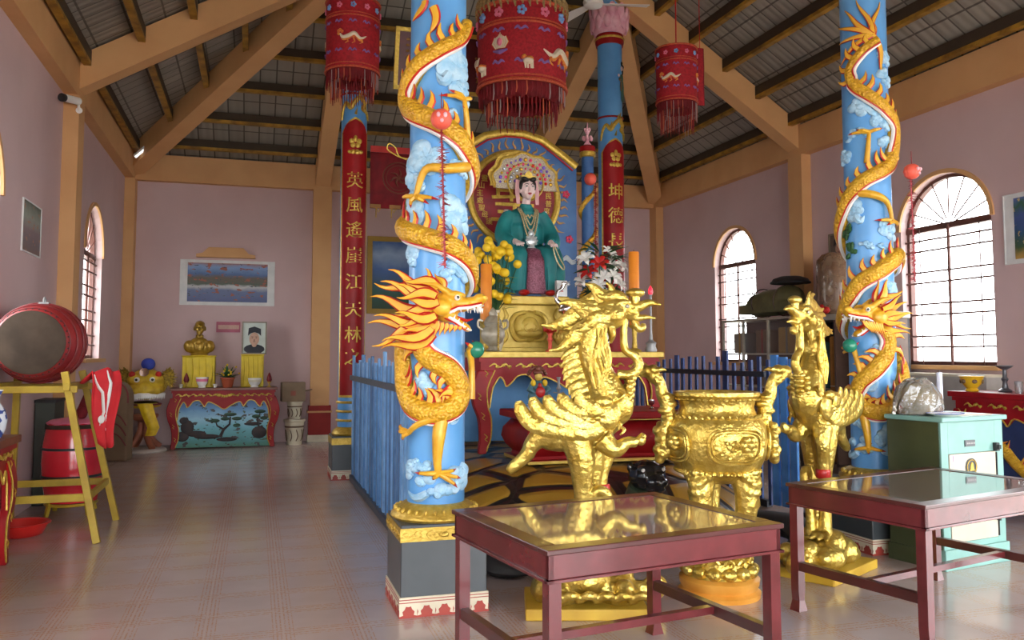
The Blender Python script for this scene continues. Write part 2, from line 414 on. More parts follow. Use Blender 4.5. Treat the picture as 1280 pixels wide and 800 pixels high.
# ---- purlins
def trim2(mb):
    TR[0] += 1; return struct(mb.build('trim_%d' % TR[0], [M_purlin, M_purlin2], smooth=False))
def hipx_l(y): return XL+(zb(y)-ZB1)/SL
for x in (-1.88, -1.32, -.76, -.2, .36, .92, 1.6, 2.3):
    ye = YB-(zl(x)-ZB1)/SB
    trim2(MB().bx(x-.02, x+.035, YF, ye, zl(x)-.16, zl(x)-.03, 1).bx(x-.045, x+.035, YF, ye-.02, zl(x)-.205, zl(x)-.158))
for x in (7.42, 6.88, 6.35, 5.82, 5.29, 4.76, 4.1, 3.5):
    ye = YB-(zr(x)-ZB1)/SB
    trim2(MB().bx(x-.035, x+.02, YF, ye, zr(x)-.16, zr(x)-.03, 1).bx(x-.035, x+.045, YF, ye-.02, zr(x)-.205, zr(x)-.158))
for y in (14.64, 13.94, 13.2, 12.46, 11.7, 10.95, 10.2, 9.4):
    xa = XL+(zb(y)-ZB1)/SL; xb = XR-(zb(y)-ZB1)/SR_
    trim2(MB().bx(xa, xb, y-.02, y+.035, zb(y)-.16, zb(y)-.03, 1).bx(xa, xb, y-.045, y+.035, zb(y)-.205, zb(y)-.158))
# ---- roof sheets
def roof_mat(name, axis):
    m, nt, b = _nodes(name)
    tc = N(nt, 'ShaderNodeTexCoord'); mp = N(nt, 'ShaderNodeMapping'); L(nt, tc.outputs['Object'], mp.inputs[0])
    if axis == 'y': mp.inputs['Rotation'].default_value = (0, 0, PI/2)
    br = N(nt, 'ShaderNodeTexBrick'); br.offset = 0; br.inputs['Scale'].default_value = 1
    br.inputs['Brick Width'].default_value = .24; br.inputs['Row Height'].default_value = .36; br.inputs['Mortar Size'].default_value = .012; br.inputs['Mortar Smooth'].default_value = .3
    br.inputs['Color1'].default_value = col4(sr(150,144,132)); br.inputs['Color2'].default_value = col4(sr(136,132,122)); br.inputs['Mortar'].default_value = col4(sr(84,78,70))
    L(nt, mp.outputs[0], br.inputs['Vector']); L(nt, br.outputs['Color'], b.inputs['Base Color'])
    wv = N(nt, 'ShaderNodeTexWave'); wv.bands_direction = 'X'; wv.inputs['Scale'].default_value = 1.31*2; L(nt, mp.outputs[0], wv.inputs['Vector'])
    bp = N(nt, 'ShaderNodeBump'); bp.inputs['Strength'].default_value = .35; bp.inputs['Distance'].default_value = .02; L(nt, wv.outputs['Fac'], bp.inputs['Height']); L(nt, bp.outputs[0], b.inputs['Normal'])
    b.inputs['Roughness'].default_value = .7
    return m
M_roofb = roof_mat('roof_tiles_back', 'x'); M_roofs = roof_mat('roof_tiles_side', 'y')
def roof(name, pts, m):
    P = [Vector(p) for p in pts]; n = (P[1]-P[0]).cross(P[2]-P[0]).normalized()
    if n.z < 0: n = -n
    k = len(P); mb = MB(); mb.add(P+[p+n*.06 for p in P], [tuple(range(k)), tuple(range(k, 2*k))]+[(i, (i+1) % k, (i+1) % k+k, i+k) for i in range(k)])
    return struct(mb.build(name, m, smooth=False))
oh = .5
roof('ceiling_left', [(XL-oh, YF-oh, zl(XL-oh)), (XL-oh, YB+oh*SL/SB, zl(XL-oh)), (AX, AY, AZ), (AX, YF-oh, AZ)], M_roofs)
roof('ceiling_right', [(XR+oh, YF-oh, zr(XR+oh)), (XR+oh, YB+oh*SR_/SB, zr(XR+oh)), (AX, AY, AZ), (AX, YF-oh, AZ)], M_roofs)
roof('ceiling_back', [(XL-oh, YB+oh*SL/SB, zl(XL-oh)), (XR+oh, YB+oh*SR_/SB, zr(XR+oh)), (AX, AY, AZ)], M_roofb)
gb = MB(); gb.prism([(XL-.22, ZB1), (XR+.22, ZB1), (AX, AZ)], (0, YF, 0), (1, 0, 0), (0, 0, 1), (0, -.22, 0)); struct(gb.build('wall_gable', M_wall, smooth=False))

# ---- windows: frame, transom, fan bars, security bars, glass
def glass_mat():
    m, nt, b = _nodes('window_glass'); 
    tr = N(nt, 'ShaderNodeBsdfTransparent'); gl = N(nt, 'ShaderNodeBsdfGlossy'); gl.inputs['Roughness'].default_value = .02
    mx = N(nt, 'ShaderNodeMixShader'); mx.inputs[0].default_value = .06; out = nt.nodes['Material Output']
    tr.inputs[0].default_value = (.96, .97, .97, 1)
    L(nt, tr.outputs[0], mx.inputs[1]); L(nt, gl.outputs[0], mx.inputs[2]); L(nt, mx.outputs[0], out.inputs[0]); return m
M_glass = glass_mat()
M_winred = mat('brown_red_window_paint', sr(98,56,46), .5)
WN = [0]
def window(x, y0, y1, z0, zs, zt, side):
    """side=+1: right wall (room towards -x)"""
    WN[0] += 1; s = -side   # direction into the room
    xo = x+.12*side; c = (y0+y1)/2; a = (y1-y0)/2; h = zt-zs
    w = thing('window_%d' % WN[0], 'arched window', 'window', (xo, c, z0)); struct(w); del w['label']; del w['category']
    f = MB(); H1 = zs-z0; t = .045
    f.bx(-.03, .03, -a, -a+t, 0, H1); f.bx(-.03, .03, a-t, a, 0, H1); f.bx(-.03, .03, -a, a, 0, t); f.bx(-.04, .04, -a, a, H1-.035, H1+.035)
    n = 20
    for i in range(n):
        p = [(k*math.cos(PI*j/n), H1+h*(k/a)*math.sin(PI*j/n)) for k, j in ((a, i), (a, i+1), (a-t, i+1), (a-t, i))]
        f.prism(p, (-.03, 0, 0), (0, 1, 0), (0, 0, 1), (.06, 0, 0))
    f.build('frame', M_winred, w, smooth=False)
    g = MB(); g.prism([(-a, 0), (a, 0)]+[(a*math.cos(PI*i/n), H1+h*math.sin(PI*i/n)) for i in range(n+1)], (.004*side, 0, 0), (0, 1, 0), (0, 0, 1), (.006*side, 0, 0)); g.build('pane', M_glass, w, smooth=False)
    b = MB()
    b.cyl((s*.05, 0, 0), (s*.05, 0, H1), .018, n=8)
    for yy in (-.33*a*2, .33*a*2): b.cyl((s*.05, yy, 0), (s*.05, yy, H1), .007, n=6)
    for k in range(4):
        zz = H1*(.13+.235*k)
        for d in (0, .13): b.cyl((s*.05, -a, zz+d), (s*.05, a, zz+d), .012, n=6)
    b.build('security_bar', M_winred, w)
    fb = MB()
    for i in range(1, 8):
        an = PI*i/8; fb.cyl((s*.03, .16*a*math.cos(an), H1+.16*h*math.sin(an)), (s*.03, a*math.cos(an), H1+h*math.sin(an)), .009, n=6)
    fb.ring((s*.03, 0, H1), .16*a, .009, (1, 0, 0), 12, 5, -PI/2, PI/2) if False else None
    fb.build('fan_bar', M_winred, w)
    sl = MB().bx(s*.02, s*.20, -a-.08, a+.08, -.05, 0); sl.build('sill', M_beam, w, smooth=False)
    fr = MB()
    for i in range(n):     # raised plaster band round the head
        p = [(k*math.cos(PI*j/n), H1+(h+(k-a))*math.sin(PI*j/n)) for k, j in ((a, i), (a, i+1), (a+.05, i+1), (a+.05, i))]
        fr.prism(p, (s*.12, 0, 0), (0, 1, 0), (0, 0, 1), (s*.025, 0, 0))
    fr.build('reveal_band', M_beam, w, smooth=False)
for a, b in RW: window(XR, a, b, 1.38, 3.03, 3.63, 1)
for a, b in LWn: window(XL, a, b, 1.45, 2.86, 3.5, -1)

# ---- outside ground
mg = mat('pale_concrete_yard', sr(190,186,176), .9, nscale=2)
gy = MB(); 
for (x0, x1, y0, y1) in ((-30, XL-.25, -30, 40), (XR+.25, 38, -30, 40), (XL-.25, XR+.25, -30, YF-.25), (XL-.25, XR+.25, YB+.25, 40)): gy.bx(x0, x1, y0, y1, -.2, -.05)
struct(gy.build('trim_90', mg, smooth=False))
# back pilaster feet (red painted base with a gold line)
for x in (CXL, CXR):
    t = MB().bx(x-.19, x+.19, YB-.2, YB, 0, .62); t.bx(x-.21, x+.21, YB-.22, YB, .50, .53, 1); t.bx(x-.21, x+.21, YB-.22, YB, 0, .12, 2)
    TR[0] += 1; struct(t.build('trim_%d' % TR[0], [mat('matt_red_foot', sr(150,40,36), .75), M_beam, M_cream], smooth=False))
# ================================================================== COLUMNS
class Col:
    """a round column; a = angle in degrees seen from the doorway (0 faces it, + to the right), z in metres"""
    def __init__(s, cx, cy, R, px, face=None):
        s.cx, s.cy, s.R, s.px = cx, cy, R, px
        s.p0 = math.atan2(-cy, -cx) if face is None else face
    def z(s, py, px=None): return at_y(s.px if px is None else px, py, s.cy-s.R*.9).z
    def pt(s, a, z, r):
        t = s.p0+rad(a); return Vector((r*math.cos(t), r*math.sin(t), z))
    def nrm(s, a):
        t = s.p0+rad(a); return Vector((math.cos(t), math.sin(t), 0))
    def tan(s, a):
        t = s.p0+rad(a); return Vector((-math.sin(t), math.cos(t), 0))

def skirting(mb, h, hh):
    """tiled foot of a plinth: cream tiles with red lines and red lotus shapes, on all four sides; h = half width"""
    mb.bx(-h, h, -h, h, 0, hh, 0)
    for (nx, ny) in ((0, -1), (-1, 0), (1, 0), (0, 1)):
        au = Vector((-ny, nx, 0)); n = Vector((nx, ny, 0)); o = n*h-au*h; L_ = 2*h; k = 5
        for z0, z1 in ((hh*.86, hh*.9), (hh*.72, hh*.76), (0, hh*.1)): mb.prism([(0, z0), (L_, z0), (L_, z1), (0, z1)], o, au, (0, 0, 1), n*.002, 1)
        for i in range(k):
            c = (i+.5)*L_/k; r = L_/k*.36
            p = [(c-r*1.25, hh*.1)]+[(c+r*math.cos(PI-PI*j/8)*(1 if j % 2 else .8), hh*.14+hh*.46*math.sin(PI*j/8)*(1 if j % 2 else .86)) for j in range(9)]+[(c+r*1.25, hh*.1)]
            mb.prism(p, o, au, (0, 0, 1), n*.003, 1)
            mb.prism([(c+r*1.3, hh*.1), (c+r*1.5, hh*.3), (c+r*1.35, hh*.42)], o, au, (0, 0, 1), n*.003, 1)
def scroll_band(mb, h, z0, z1, m=0):
    """raised running scroll on the gold band of a plinth"""
    zc = (z0+z1)/2; rr = (z1-z0)*.3
    for (nx, ny) in ((0, -1), (-1, 0), (1, 0)):
        au = Vector((-ny, nx, 0)); n = Vector((nx, ny, 0)); k = 7
        for i in range(k):
            c = au*((i+.5)/k*2*h-h)+n*(h+.002); s = 1 if i % 2 else -1
            path = [c+au*(rr*1.5*(1-t*.75)*math.cos(t*7+i))+Vector((0, 0, zc+s*rr*(1-t*.75)*math.sin(t*7+i))) for t in [j/12 for j in range(13)]]
            mb.tube(path, .0035, 5, m)

def cloud(parent, C, a, z, w, h, seed=0):
    rnd = random.Random(seed); mb = MB()
    for i in range(15):
        u = rnd.uniform(-1, 1); v = rnd.uniform(-1, 1)*(1-abs(u)*.6)
        aa = a+math.degrees(u*w/2/C.R); zz = z+v*h/2; q = rnd.uniform(.55, 1)*h*.32
        n = C.nrm(aa); t = C.tan(aa); R = Matrix((n, t, (0, 0, 1))).transposed()
        mb.ell(C.pt(aa, zz, C.R+.004), (.016+.012*rnd.random(), q*1.2, q), R, 10, 6)
        p = [C.pt(aa+math.degrees(q*.75*(1-k*.05)*math.cos(k*.75+i)/C.R), zz+q*.75*(1-k*.05)*math.sin(k*.75+i), C.R+.022) for k in range(11)]
        mb.tube(p, .0035, 4)
    # trailing wisp
    sgn = 1 if rnd.random() > .5 else -1
    p = [C.pt(a+sgn*math.degrees((w*.3+w*.5*k/7)/C.R), z-h*.35-h*.25*math.sin(k/7*PI), C.R+.008) for k in range(8)]
    mb.tube(p, [.022*h/.12, .026*h/.12, .016*h/.12, .003], 7)
    return mb.build('cloud_relief', M_cloud, parent)

def dragon_leg(parent, C, pts, rr, claw_dir):
    """pts: (a, z, lift) hip to ankle, then splayed claws"""
    mb = MB(); P = [C.pt(a, z, C.R+l) for a, z, l in spline(pts, 5)]
    mb.tube(P, rr, 9)
    a, z, l = pts[-1]
    for (da, dz) in claw_dir:
        q = [C.pt(a, z, C.R+l), C.pt(a+da*.5, z+dz*.55, C.R+l+.02), C.pt(a+da*.85, z+dz*.9, C.R+l+.012)]
        mb.tube(q, [.017, .014, .010], 7)
        mb.cone(q[-1], C.pt(a+da*1.2, z+dz*1.35, C.R+l-.004), .011, 6, 1)
    for k in range(3, len(P)-1, 3): mb.cone(P[k]+Vector((0, 0, .0)), P[k]+C.tan(a)*(.03 if k % 2 else -.03)+Vector((0, 0, .02)), .008, 5, 1)
    return mb.build('leg', [M_dragonp, M_red], parent)

def dragon_head(parent, org, X, up, s, C):
    """carved head: X = snout direction. All in one frame, y across the head."""
    X = Vector(X).normalized(); Z = Vector(up); Z = (Z-X*X.dot(Z)).normalized(); Y = Z.cross(X)
    Mx = Matrix((X*s, Y*s, Z*s)).transposed().to_4x4(); Mx.translation = Vector(org)
    h = MB().at(Mx)
    h.ell((-.02, 0, 0), (.105, .08, .085)); h.ell((.07, 0, .012), (.10, .062, .048)); h.ell((.15, 0, .020), (.07, .05, .036)); h.ell((.195, 0, .040), (.038, .046, .034))
    h.ell((.222, .028, .045), .018); h.ell((.222, -.028, .045), .018)
    Rj = Matrix.Rotation(rad(38), 3, 'Y')
    h.ell((.062, 0, -.085), (.085, .05, .024), Rj); h.ell((.112, 0, -.122), (.036, .04, .022), Rj); h.ell((.0, 0, -.05), (.06, .07, .05))
    for y in (-1, 1):
        h.ell((.055, y*.05, .062), (.052, .026, .026)); h.ell((-.02, y*.075, -.01), (.06, .03, .05)); h.tube([(.02, y*.05, .075), (-.05, y*.07, .12), (-.13, y*.075, .13)], [.022, .017, .006], 8)
    h.ell((-.1, 0, -.02), (.07, .085, .085))
    hd = h.build('head', M_dragonp, parent, remesh=.0075, rsm=2)
    e = MB().at(Mx); p = MB().at(Mx)
    for y in (-1, 1):
        e.ell((.075, y*.066, .045), .017, None, 10, 8); p.ell((.082, y*.078, .046), .0085, None, 8, 6)
    e.split('eye', M_white, parent); p.split('pupil', M_black, parent)
    g = MB().at(Mx)   # gums: white and red rims of the open mouth
    for y in (-1, 1):
        g.tube([(.01, y*.055, -.045), (.08, y*.052, -.016), (.15, y*.046, -.010), (.21, y*.034, .008)], [.010, .011, .010, .007], 7)
        g.tube([(.01, y*.05, -.06), (.06, y*.048, -.085), (.115, y*.04, -.125), (.14, y*.026, -.14)], [.009, .010, .009, .006], 7)
        for t in (.05, .09, .13, .17, .2): g.cone((t, y*.045, -.013), (t+.004, y*.043, -.042), .009, 6)
        g.cone((.19, y*.036, .0), (.196, y*.034, -.045), .010, 6)
        for t in (.05, .075, .1): g.cone((t, y*.044, -.075-(t-.05)*.8), (t+.012, y*.042, -.05-(t-.05)*.8), .008, 6)
    g.build('teeth', M_white, parent)
    r = MB().at(Mx)
    r.tube([(.0, 0, -.05), (.07, 0, -.07), (.12, 0, -.085), (.155, 0, -.075)], [.028, .026, .02, .006], 8, flat=.45)
    for y in (-1, 1):
        r.tube([(.0, y*.062, -.04), (.08, y*.06, -.004), (.15, y*.053, .002), (.215, y*.04, .016)], .0055, 6)
        r.tube([(.0, y*.058, -.07), (.06, y*.055, -.1), (.12, y*.045, -.14)], .0055, 6)
    r.build('tongue_and_lips', M_red, parent)
    return Mx

def flames(name, parent, Mx, rows, th=.02, mats=None):
    """rows: (x0,z0,y, x1,z1, width, wave)"""
    mb = MB().at(Mx)
    for (x0, z0, y, x1, z1, w, wv) in rows:
        d = Vector((x1-x0, 0, z1-z0)); n = Vector((-d.z, 0, d.x)).normalized(); P = []
        for k in range(11):
            t = k/10; P.append(Vector((x0, y, z0))+d*t+n*(wv*math.sin(t*PI*1.7)*d.length)+Vector((0, y*.5*t*0, 0)))
        mb.blade(P, [w*.75, w, w*.9, w*.6, w*.3, .004], th, (0, 1, 0))
    return mb.build(name, mats or [M_flame, M_red], parent, smooth=True, ang=30)

def dragon_column(cx, cy, R, px, hz, label, group, body, rbody, clouds_, legs, head, mir, hp, ztop, tailrows=None):
    C = Col(cx, cy, R, px)
    t = thing('dragon_column', label, 'column', (cx, cy, 0), 0, group)
    hh, hw = hz, hp
    pl = MB().bx(-hw, hw, -hw, hw, 0, hh).build('plinth', M_plinth, t, smooth=False, bevel=.006)
    bd = MB(); bd.bx(-hw-.006, hw+.006, -hw-.006, hw+.006, hh-.095, hh-.018); scroll_band(bd, hw+.006, hh-.095, hh-.018); bd.build('gold_band', M_goldp, pl, ang=30)
    sk = MB(); skirting(sk, hw+.008, .115); sk.build('skirting_tiles', [M_cream, mat('brick_red_glaze', sr(168,66,54), .4)], pl, smooth=False)
    ring = MB().lathe([(R+.085, hh), (R+.10, hh+.015), (R+.095, hh+.035), (R+.06, hh+.06), (R+.03, hh+.085), (R, hh+.095)], 36)
    for k in range(28):
        a = 2*PI*k/28; ring.ell(((R+.065)*math.cos(a), (R+.065)*math.sin(a), hh+.055), (.02, .012, .02), Matrix.Rotation(a, 3, 'Z'), 8, 5)
    ring.build('base_ring', M_goldp, t)
    MB().lathe([(R, hh+.02), (R, ztop)], 48).build('shaft', M_sky, t)
    # body
    pts = [(a, C.z(py)) for a, py in body]
    sp = spline(pts, 9); K = len(sp)
    lift = .026
    P = [C.pt(a, z, R+lift) for a, z in sp]
    rr = []
    for i in range(K):
        u = i/(K-1)*(len(rbody)-1); j = min(int(u), len(rbody)-2); rr.append(rbody[j]+(rbody[j+1]-rbody[j])*(u-j))
    d = MB().tube(P, rr, 14).build('dragon', M_dragon, t)
    # back fins and belly stripe: perpendicular to the path within the surface
    fin = MB(); bl = MB(); wl = []; rl = []
    acc = 0
    for i in range(1, K-1):
        dd = (P[i+1]-P[i-1]).normalized(); n = C.nrm(sp[i][0]); u = n.cross(dd).normalized()
        if mir or i < K*.62:
            sd = C.tan(sp[i][0])*math.copysign(1, math.sin(rad(sp[i][0])))
            if u.dot(Vector((0, 0, 1))+sd*.45) < 0: u = -u
        acc += (P[i]-P[i-1]).length
        wl.append(P[i]-u*(rr[i]*.93)+n*.012); rl.append(P[i]-u*(rr[i]*.86)+n*.03)
        if acc > .075 and rr[i] > .03:
            acc = 0; b = P[i]+u*(rr[i]*.85)+n*.006; k = .075+.02*math.sin(i)
            q = [b, b+u*k*.5-dd*.012*1, b+u*k*.85+dd*.012, b+u*k*1.12+dd*.035] if False else [b, b+u*k*.5, b+u*k*.85-dd*.018, b+u*k*1.1-dd*.045]
            fin.blade(q, [.05, .046, .026, .004], .026, n)
    fin.build('spine_fin', [M_flame, M_red], d, ang=30)
    bl.tube(wl, .016, 6, 0); bl.tube(rl, .007, 5, 1); bl.build('belly_stripe', [M_white, M_red], d)
    for lg in legs: dragon_leg(d, C, [(a, C.z(py), l) for a, py, l in lg[0]], lg[1], lg[2])
    for i, (a, py, w, h) in enumerate(clouds_): cloud(t, C, a, C.z(py), w, h, i+int(px))
    return C, t, d

# ---- left front dragon column -------------------------------------------------
RL = .175
body = [(62, 22), (40, 46), (0, 66), (-38, 84), (-66, 106), (-66, 126), (-38, 142), (0, 156), (36, 172), (66, 192), (110, 216), (160, 240), (210, 260), (258, 276), (300, 288), (340, 298), (382, 308), (418, 322), (450, 340), (500, 364), (560, 392), (612, 420), (640, 452), (650, 482), (676, 506), (715, 516), (752, 506), (762, 486), (740, 462), (706, 446), (690, 424), (700, 402), (722, 388)]
C1, T1, D1 = dragon_column(1.08, 5.13, RL, 545, .52,
    'blue dragon column on the left with grey plinth standing in front of the slatted blue fence', 'front dragon columns',
    body, [.035, .058, .066, .068, .068, .066, .064, .062, .06, .064, .07, .066, .058], 
    [(35, 78, .15, .20), (52, 108, .11, .14), (10, 142, .14, .08), (-32, 200, .20, .20), (48, 205, .12, .1), (40, 262, .12, .20), (-58, 262, .08, .2), (45, 338, .20, .12), (-62, 312, .06, .14), (-5, 447, .14, .10), (8, 520, .15, .07), (-28, 478, .07, .12), (-35, 585, .16, .10), (14, 606, .30, .13), (55, 596, .12, .14), (-50, 225, .1, .1)],
    [([(62, 172, .03), (50, 140, .05), (48, 122, .04)], [.026, .018, .014], [(-40, .0), (-26, .03), (18, .02)]),
     ([(56, 206, .04), (15, 213, .055), (-20, 214, .04), (-38, 246, .04)], [.034, .032, .024, .016], [(-34, .01), (-10, -.05), (20, -.04), (34, -.02)]),
     ([(8, 524, .03), (4, 545, .045), (2, 575, .045), (4, 590, .04)], [.046, .04, .026, .02], [(-34, .0), (-8, -.03), (26, .015), (34, -.03), (28, -.07)]),
     ([(0, 520, .06), (-28, 530, .06), (-46, 540, .05)], [.026, .02, .017], [(-24, .03), (-26, -.0), (-14, -.04)]),
     ([(70, 500, .05), (72, 462, .05), (62, 436, .05)], [.026, .02, .024], [(-10, .03), (14, .04), (36, .02), (30, -.03)])],
    None, False, .255, 7.0)
toCam = C1.nrm(0); rgt = C1.tan(0)
hx = C1.pt(12, C1.z(384), RL+.10)
MxL = dragon_head(D1, hx, rgt*1+toCam*.22, (0, 0, 1), 1.02, C1)
rows = []
px_ = .0050
def fl(x0, y0, x1, y1, w, wv, yy): rows.append(((x0-553)*px_, (384-y0)*px_, yy, (x1-553)*px_, (384-y1)*px_, w*1.35, wv))
fl(545, 366, 483, 346, .062, .10, -.03); fl(540, 376, 468, 351, .062, -.09, 0); fl(536, 384, 460, 378, .064, .10, .02); fl(534, 398, 459, 408, .060, .08, .01)
fl(536, 408, 465, 425, .056, -.09, -.03); fl(538, 416, 477, 438, .05, .10, 0); fl(545, 360, 528, 342, .04, .12, -.05); fl(540, 392, 495, 392, .06, -.06, -.06); fl(542, 372, 497, 362, .055, .08, -.07)
fl(544, 370, 476, 360, .06, .09, -.05); fl(538, 400, 470, 400, .055, .09, -.06); fl(540, 410, 482, 428, .05, .08, -.08); fl(546, 364, 505, 350, .05, -.1, -.06); fl(546, 374, 500, 372, .05, -.08, -.12); fl(546, 396, 498, 396, .05, .09, -.12); fl(546, 404, 505, 416, .05, .06, -.07); fl(550, 362, 540, 345, .035, -.1, .0); fl(545, 400, 500, 404, .05, -.08, -.09); fl(548, 380, 505, 378, .05, .07, -.10)
flames('mane', D1, MxL, rows, .035)
rows = []
for k in range(7): fl(546+k*5, 402+k*1.2, 543+k*5.5, 420-k*1.5, .026, .05, -.075+.004*k)
flames('beard', D1, MxL, rows, .02)
MB().ell(C1.pt(70, C1.z(437), RL+.08), .052, None, 20, 14).build('pearl', M_jade, T1)

# ---- right front dragon column -------------------------------------------------
RR = .178
body = [(30, 52), (-4, 66), (-30, 86), (-20, 106), (10, 122), (44, 138), (78, 160), (56, 200), (30, 214), (-8, 226), (-42, 244), (-66, 264), (-96, 284), (-140, 312), (-190, 330), (-240, 330), (-276, 318), (-310, 326), (-345, 340), (-382, 354), (-412, 376), (-450, 400), (-540, 432), (-600, 452), (-632, 474), (-665, 500), (-700, 515), (-735, 512), (-755, 497), (-744, 478), (-715, 461), (-692, 442), (-686, 424), (-700, 406)]
body = [(a if i < 6 else a, p) for i, (a, p) in enumerate(body)]
C2, T2, D2 = dragon_column(4.745, 5.62, RR, 1090, .52,
    'blue dragon column on the right whose dragon faces left behind the green cabinet', 'front dragon columns',
    body, [.035, .052, .058, .062, .066, .066, .066, .066, .066, .06],
    [(-10, 130, .17, .13), (35, 150, .14, .12), (-24, 165, .14, .08), (50, 95, .1, .12), (52, 70, .1, .1), (-40, 260, .12, .16), (48, 285, .12, .14), (5, 305, .2, .06), (55, 360, .08, .12), (10, 440, .16, .1), (-20, 480, .16, .12), (-10, 560, .34, .14), (40, 545, .16, .16), (-45, 520, .1, .14), (-60, 190, .08, .1), (50, 178, .1, .1)],
    [([(0, 204, .03), (4, 180, .04), (6, 166, .04)], [.024, .018, .014], [(-38, .0), (-22, .02), (24, .02)]),
     ([(-20, 240, .03), (18, 246, .045), (42, 256, .04), (52, 276, .04)], [.034, .03, .02, .014], [(-34, -.0), (-12, -.03), (16, -.03)]),
     ([(-18, 480, .04), (-30, 450, .05), (-36, 436, .05)], [.024, .02, .022], [(-26, .03), (-36, .01), (-30, -.03), (10, .04)]),
     ([(-20, 520, .03), (-14, 540, .045), (-12, 560, .04)], [.04, .03, .02], [(-30, -.02), (0, -.04), (28, -.02)])],
    None, True, .285, 7.0)
toCam2 = C2.nrm(0); rgt2 = C2.tan(0)
hx = C2.pt(0, C2.z(396), RR+.10)
MxR = dragon_head(D2, hx, -rgt2*1+toCam2*.75, (0, 0, 1), 1.08, C2)
rows = []; px_ = .0060
def fm(x0, y0, x1, y1, w, wv, yy): rows.append(((1098-x0)*px_, (396-y0)*px_, yy, (1098-x1)*px_, (396-y1)*px_, w, wv))
for q in ((1104, 380, 1118, 352, .075, .06, .04), (1106, 384, 1142, 362, .07, -.06, 0), (1108, 390, 1152, 380, .07, .06, -.02), (1108, 396, 1152, 394, .065, .06, .03), (1107, 402, 1153, 408, .06, -.06, 0), (1105, 406, 1148, 418, .055, .05, .02), (1104, 380, 1108, 352, .05, -.06, 0), (1104, 388, 1132, 372, .06, .06, .07), (1104, 396, 1134, 390, .06, -.05, .08), (1104, 402, 1134, 406, .05, .05, .08)): fm(*q)
rows = [(a, b, y, c, d, w_, v) for (a, b, y, c, d, w_, v) in rows]
flames('mane', D2, MxR, rows, .04)
rows = []
for k in range(8): fm(1102-k*3.6, 404-k*.3, 1106-k*2.5, 420-k*.6, .026, .04, .075)
flames('beard', D2, MxR, rows, .02)
rows = []
# radiating tail flames near the top of the column
mb = MB()
for (a1, y1, w_, wv) in ((-70, 24, .05, .1), (-48, 8, .05, -.08), (-8, 0, .05, .1), (36, 4, .045, -.1), (-66, 46, .05, .08), (-70, 74, .05, -.1), (50, 96, .05, .12), (20, 20, .04, .08)):
    P = []
    for k in range(11):
        u = k/10; a = 20+(a1-20)*u; py = 46+(y1-46)*u; P.append(C2.pt(a+wv*60*math.sin(u*PI*1.6), C2.z(py), RR+.028-.012*u))
    mb.blade(P, [.05, w_, w_*.8, w_*.5, .006], .03, C2.nrm(a1*.5))
mb.build('tail_flames', [M_flame, M_red], D2, ang=30)
mb = MB()
for (a0, y0, a1, y1) in ((-60, 22, -28, 2), (-18, 44, -12, 10)):   # mane streaks on the left column top
    P = [C1.pt(a0+(a1-a0)*k/10+10*math.sin(k/10*3), C1.z(y0+(y1-y0)*k/10), RL+.012) for k in range(11)]
    mb.blade(P, [.006, .04, .055, .06, .06], .03, C1.nrm((a0+a1)/2))
mb.build('tail_flames', [M_flame, M_red], D1, ang=30)
MB().ell(C2.pt(-38, C2.z(432), RR+.085), .055, None, 20, 14).build('pearl', M_jade, T2)

for (a, py) in ((-62, 286), (-50, 312)):   # dark green leaf relief on the left flank
    g = MB(); rnd = random.Random(int(py))
    for k in range(14):
        an = rnd.uniform(0, 2*PI); q = rnd.uniform(.02, .06); Rm = Matrix((C2.nrm(a), C2.tan(a), (0, 0, 1))).transposed()
        g.ell(C2.pt(a+math.degrees(q*math.cos(an)/RR), C2.z(py)+q*math.sin(an), RR+.012), (.014, .026, .016), Rm @ Matrix.Rotation(an, 3, 'X'), 8, 5)
    g.build('leaf_relief', M_green, T2)
# ---- paper balls with tinsel garlands hanging on the front columns
def tinsel_ball(C, a, py0, py1, label, a1):
    z0 = C.z(py0); z1 = C.z(py1); q = C.pt(a, z0, C.R+.185)
    t = thing('paper_ball_ornament', label, 'ornament', (C.cx+q.x, C.cy+q.y, z0), 0, 'paper balls with tinsel on the front columns')
    b = MB().lathe([(.002, -.062), (.03, -.055), (.052, -.035), (.062, 0), (.052, .035), (.03, .055), (.002, .062)], 32, ripple=.05, rn=14).build('ball', M_orball, t)
    n = C.nrm(a); sd = C.tan(a)
    w = MB()
    for s in (-1, 1): w.ell(n*.058+sd*(.02*s)+Vector((0, 0, .012)), (.012, .012, .016))
    w.ell(n*.058-Vector((0, 0, .022)), (.011, .011, .012)); w.build('blossom_print', M_pinklot, b)
    ts = MB(); K = 44; rnd = random.Random(3); P = []
    for k in range(K+1):
        u = k/K; aa = a+(a1-a)*u; zz = -.05+(z1-z0+.05)*u
        P.append(C.pt(aa, z0+zz, C.R+.115)-q-Vector((0, 0, z0)) + Vector((0, 0, 0)))
    P = [C.pt(a+(a1-a)*k/K, 0, C.R+.155+.02*(1-k/K))-Vector((q.x, q.y, 0))+Vector((0, 0, -.05+(z1-z0+.05)*k/K)) for k in range(K+1)]
    ts.tube(P, .006, 5)
    for k in range(K):
        for j in range(7):
            an = rnd.uniform(0, 2*PI); d = Vector((math.cos(an), math.sin(an), rnd.uniform(-.6, .3))).normalized(); p = P[k].lerp(P[k+1], rnd.random()); l = rnd.uniform(.018, .036)*(1.5 if int(k/6) % 2 else .8)
            ts.tube([p, p+d*l], [.003, .001], 3)
    ts.build('tinsel_strand', M_tinsel, t)
    MB().cyl((0, 0, .05), (0, 0, .16), .003, n=5).build('string', M_tinsel, t)
    return t
tinsel_ball(C1, 3, 160, 338, 'coral paper ball with dark red tinsel on the left dragon column', 8)
tinsel_ball(C2, 62, 218, 352, 'coral paper ball with dark red tinsel on the right dragon column by the window', 74)
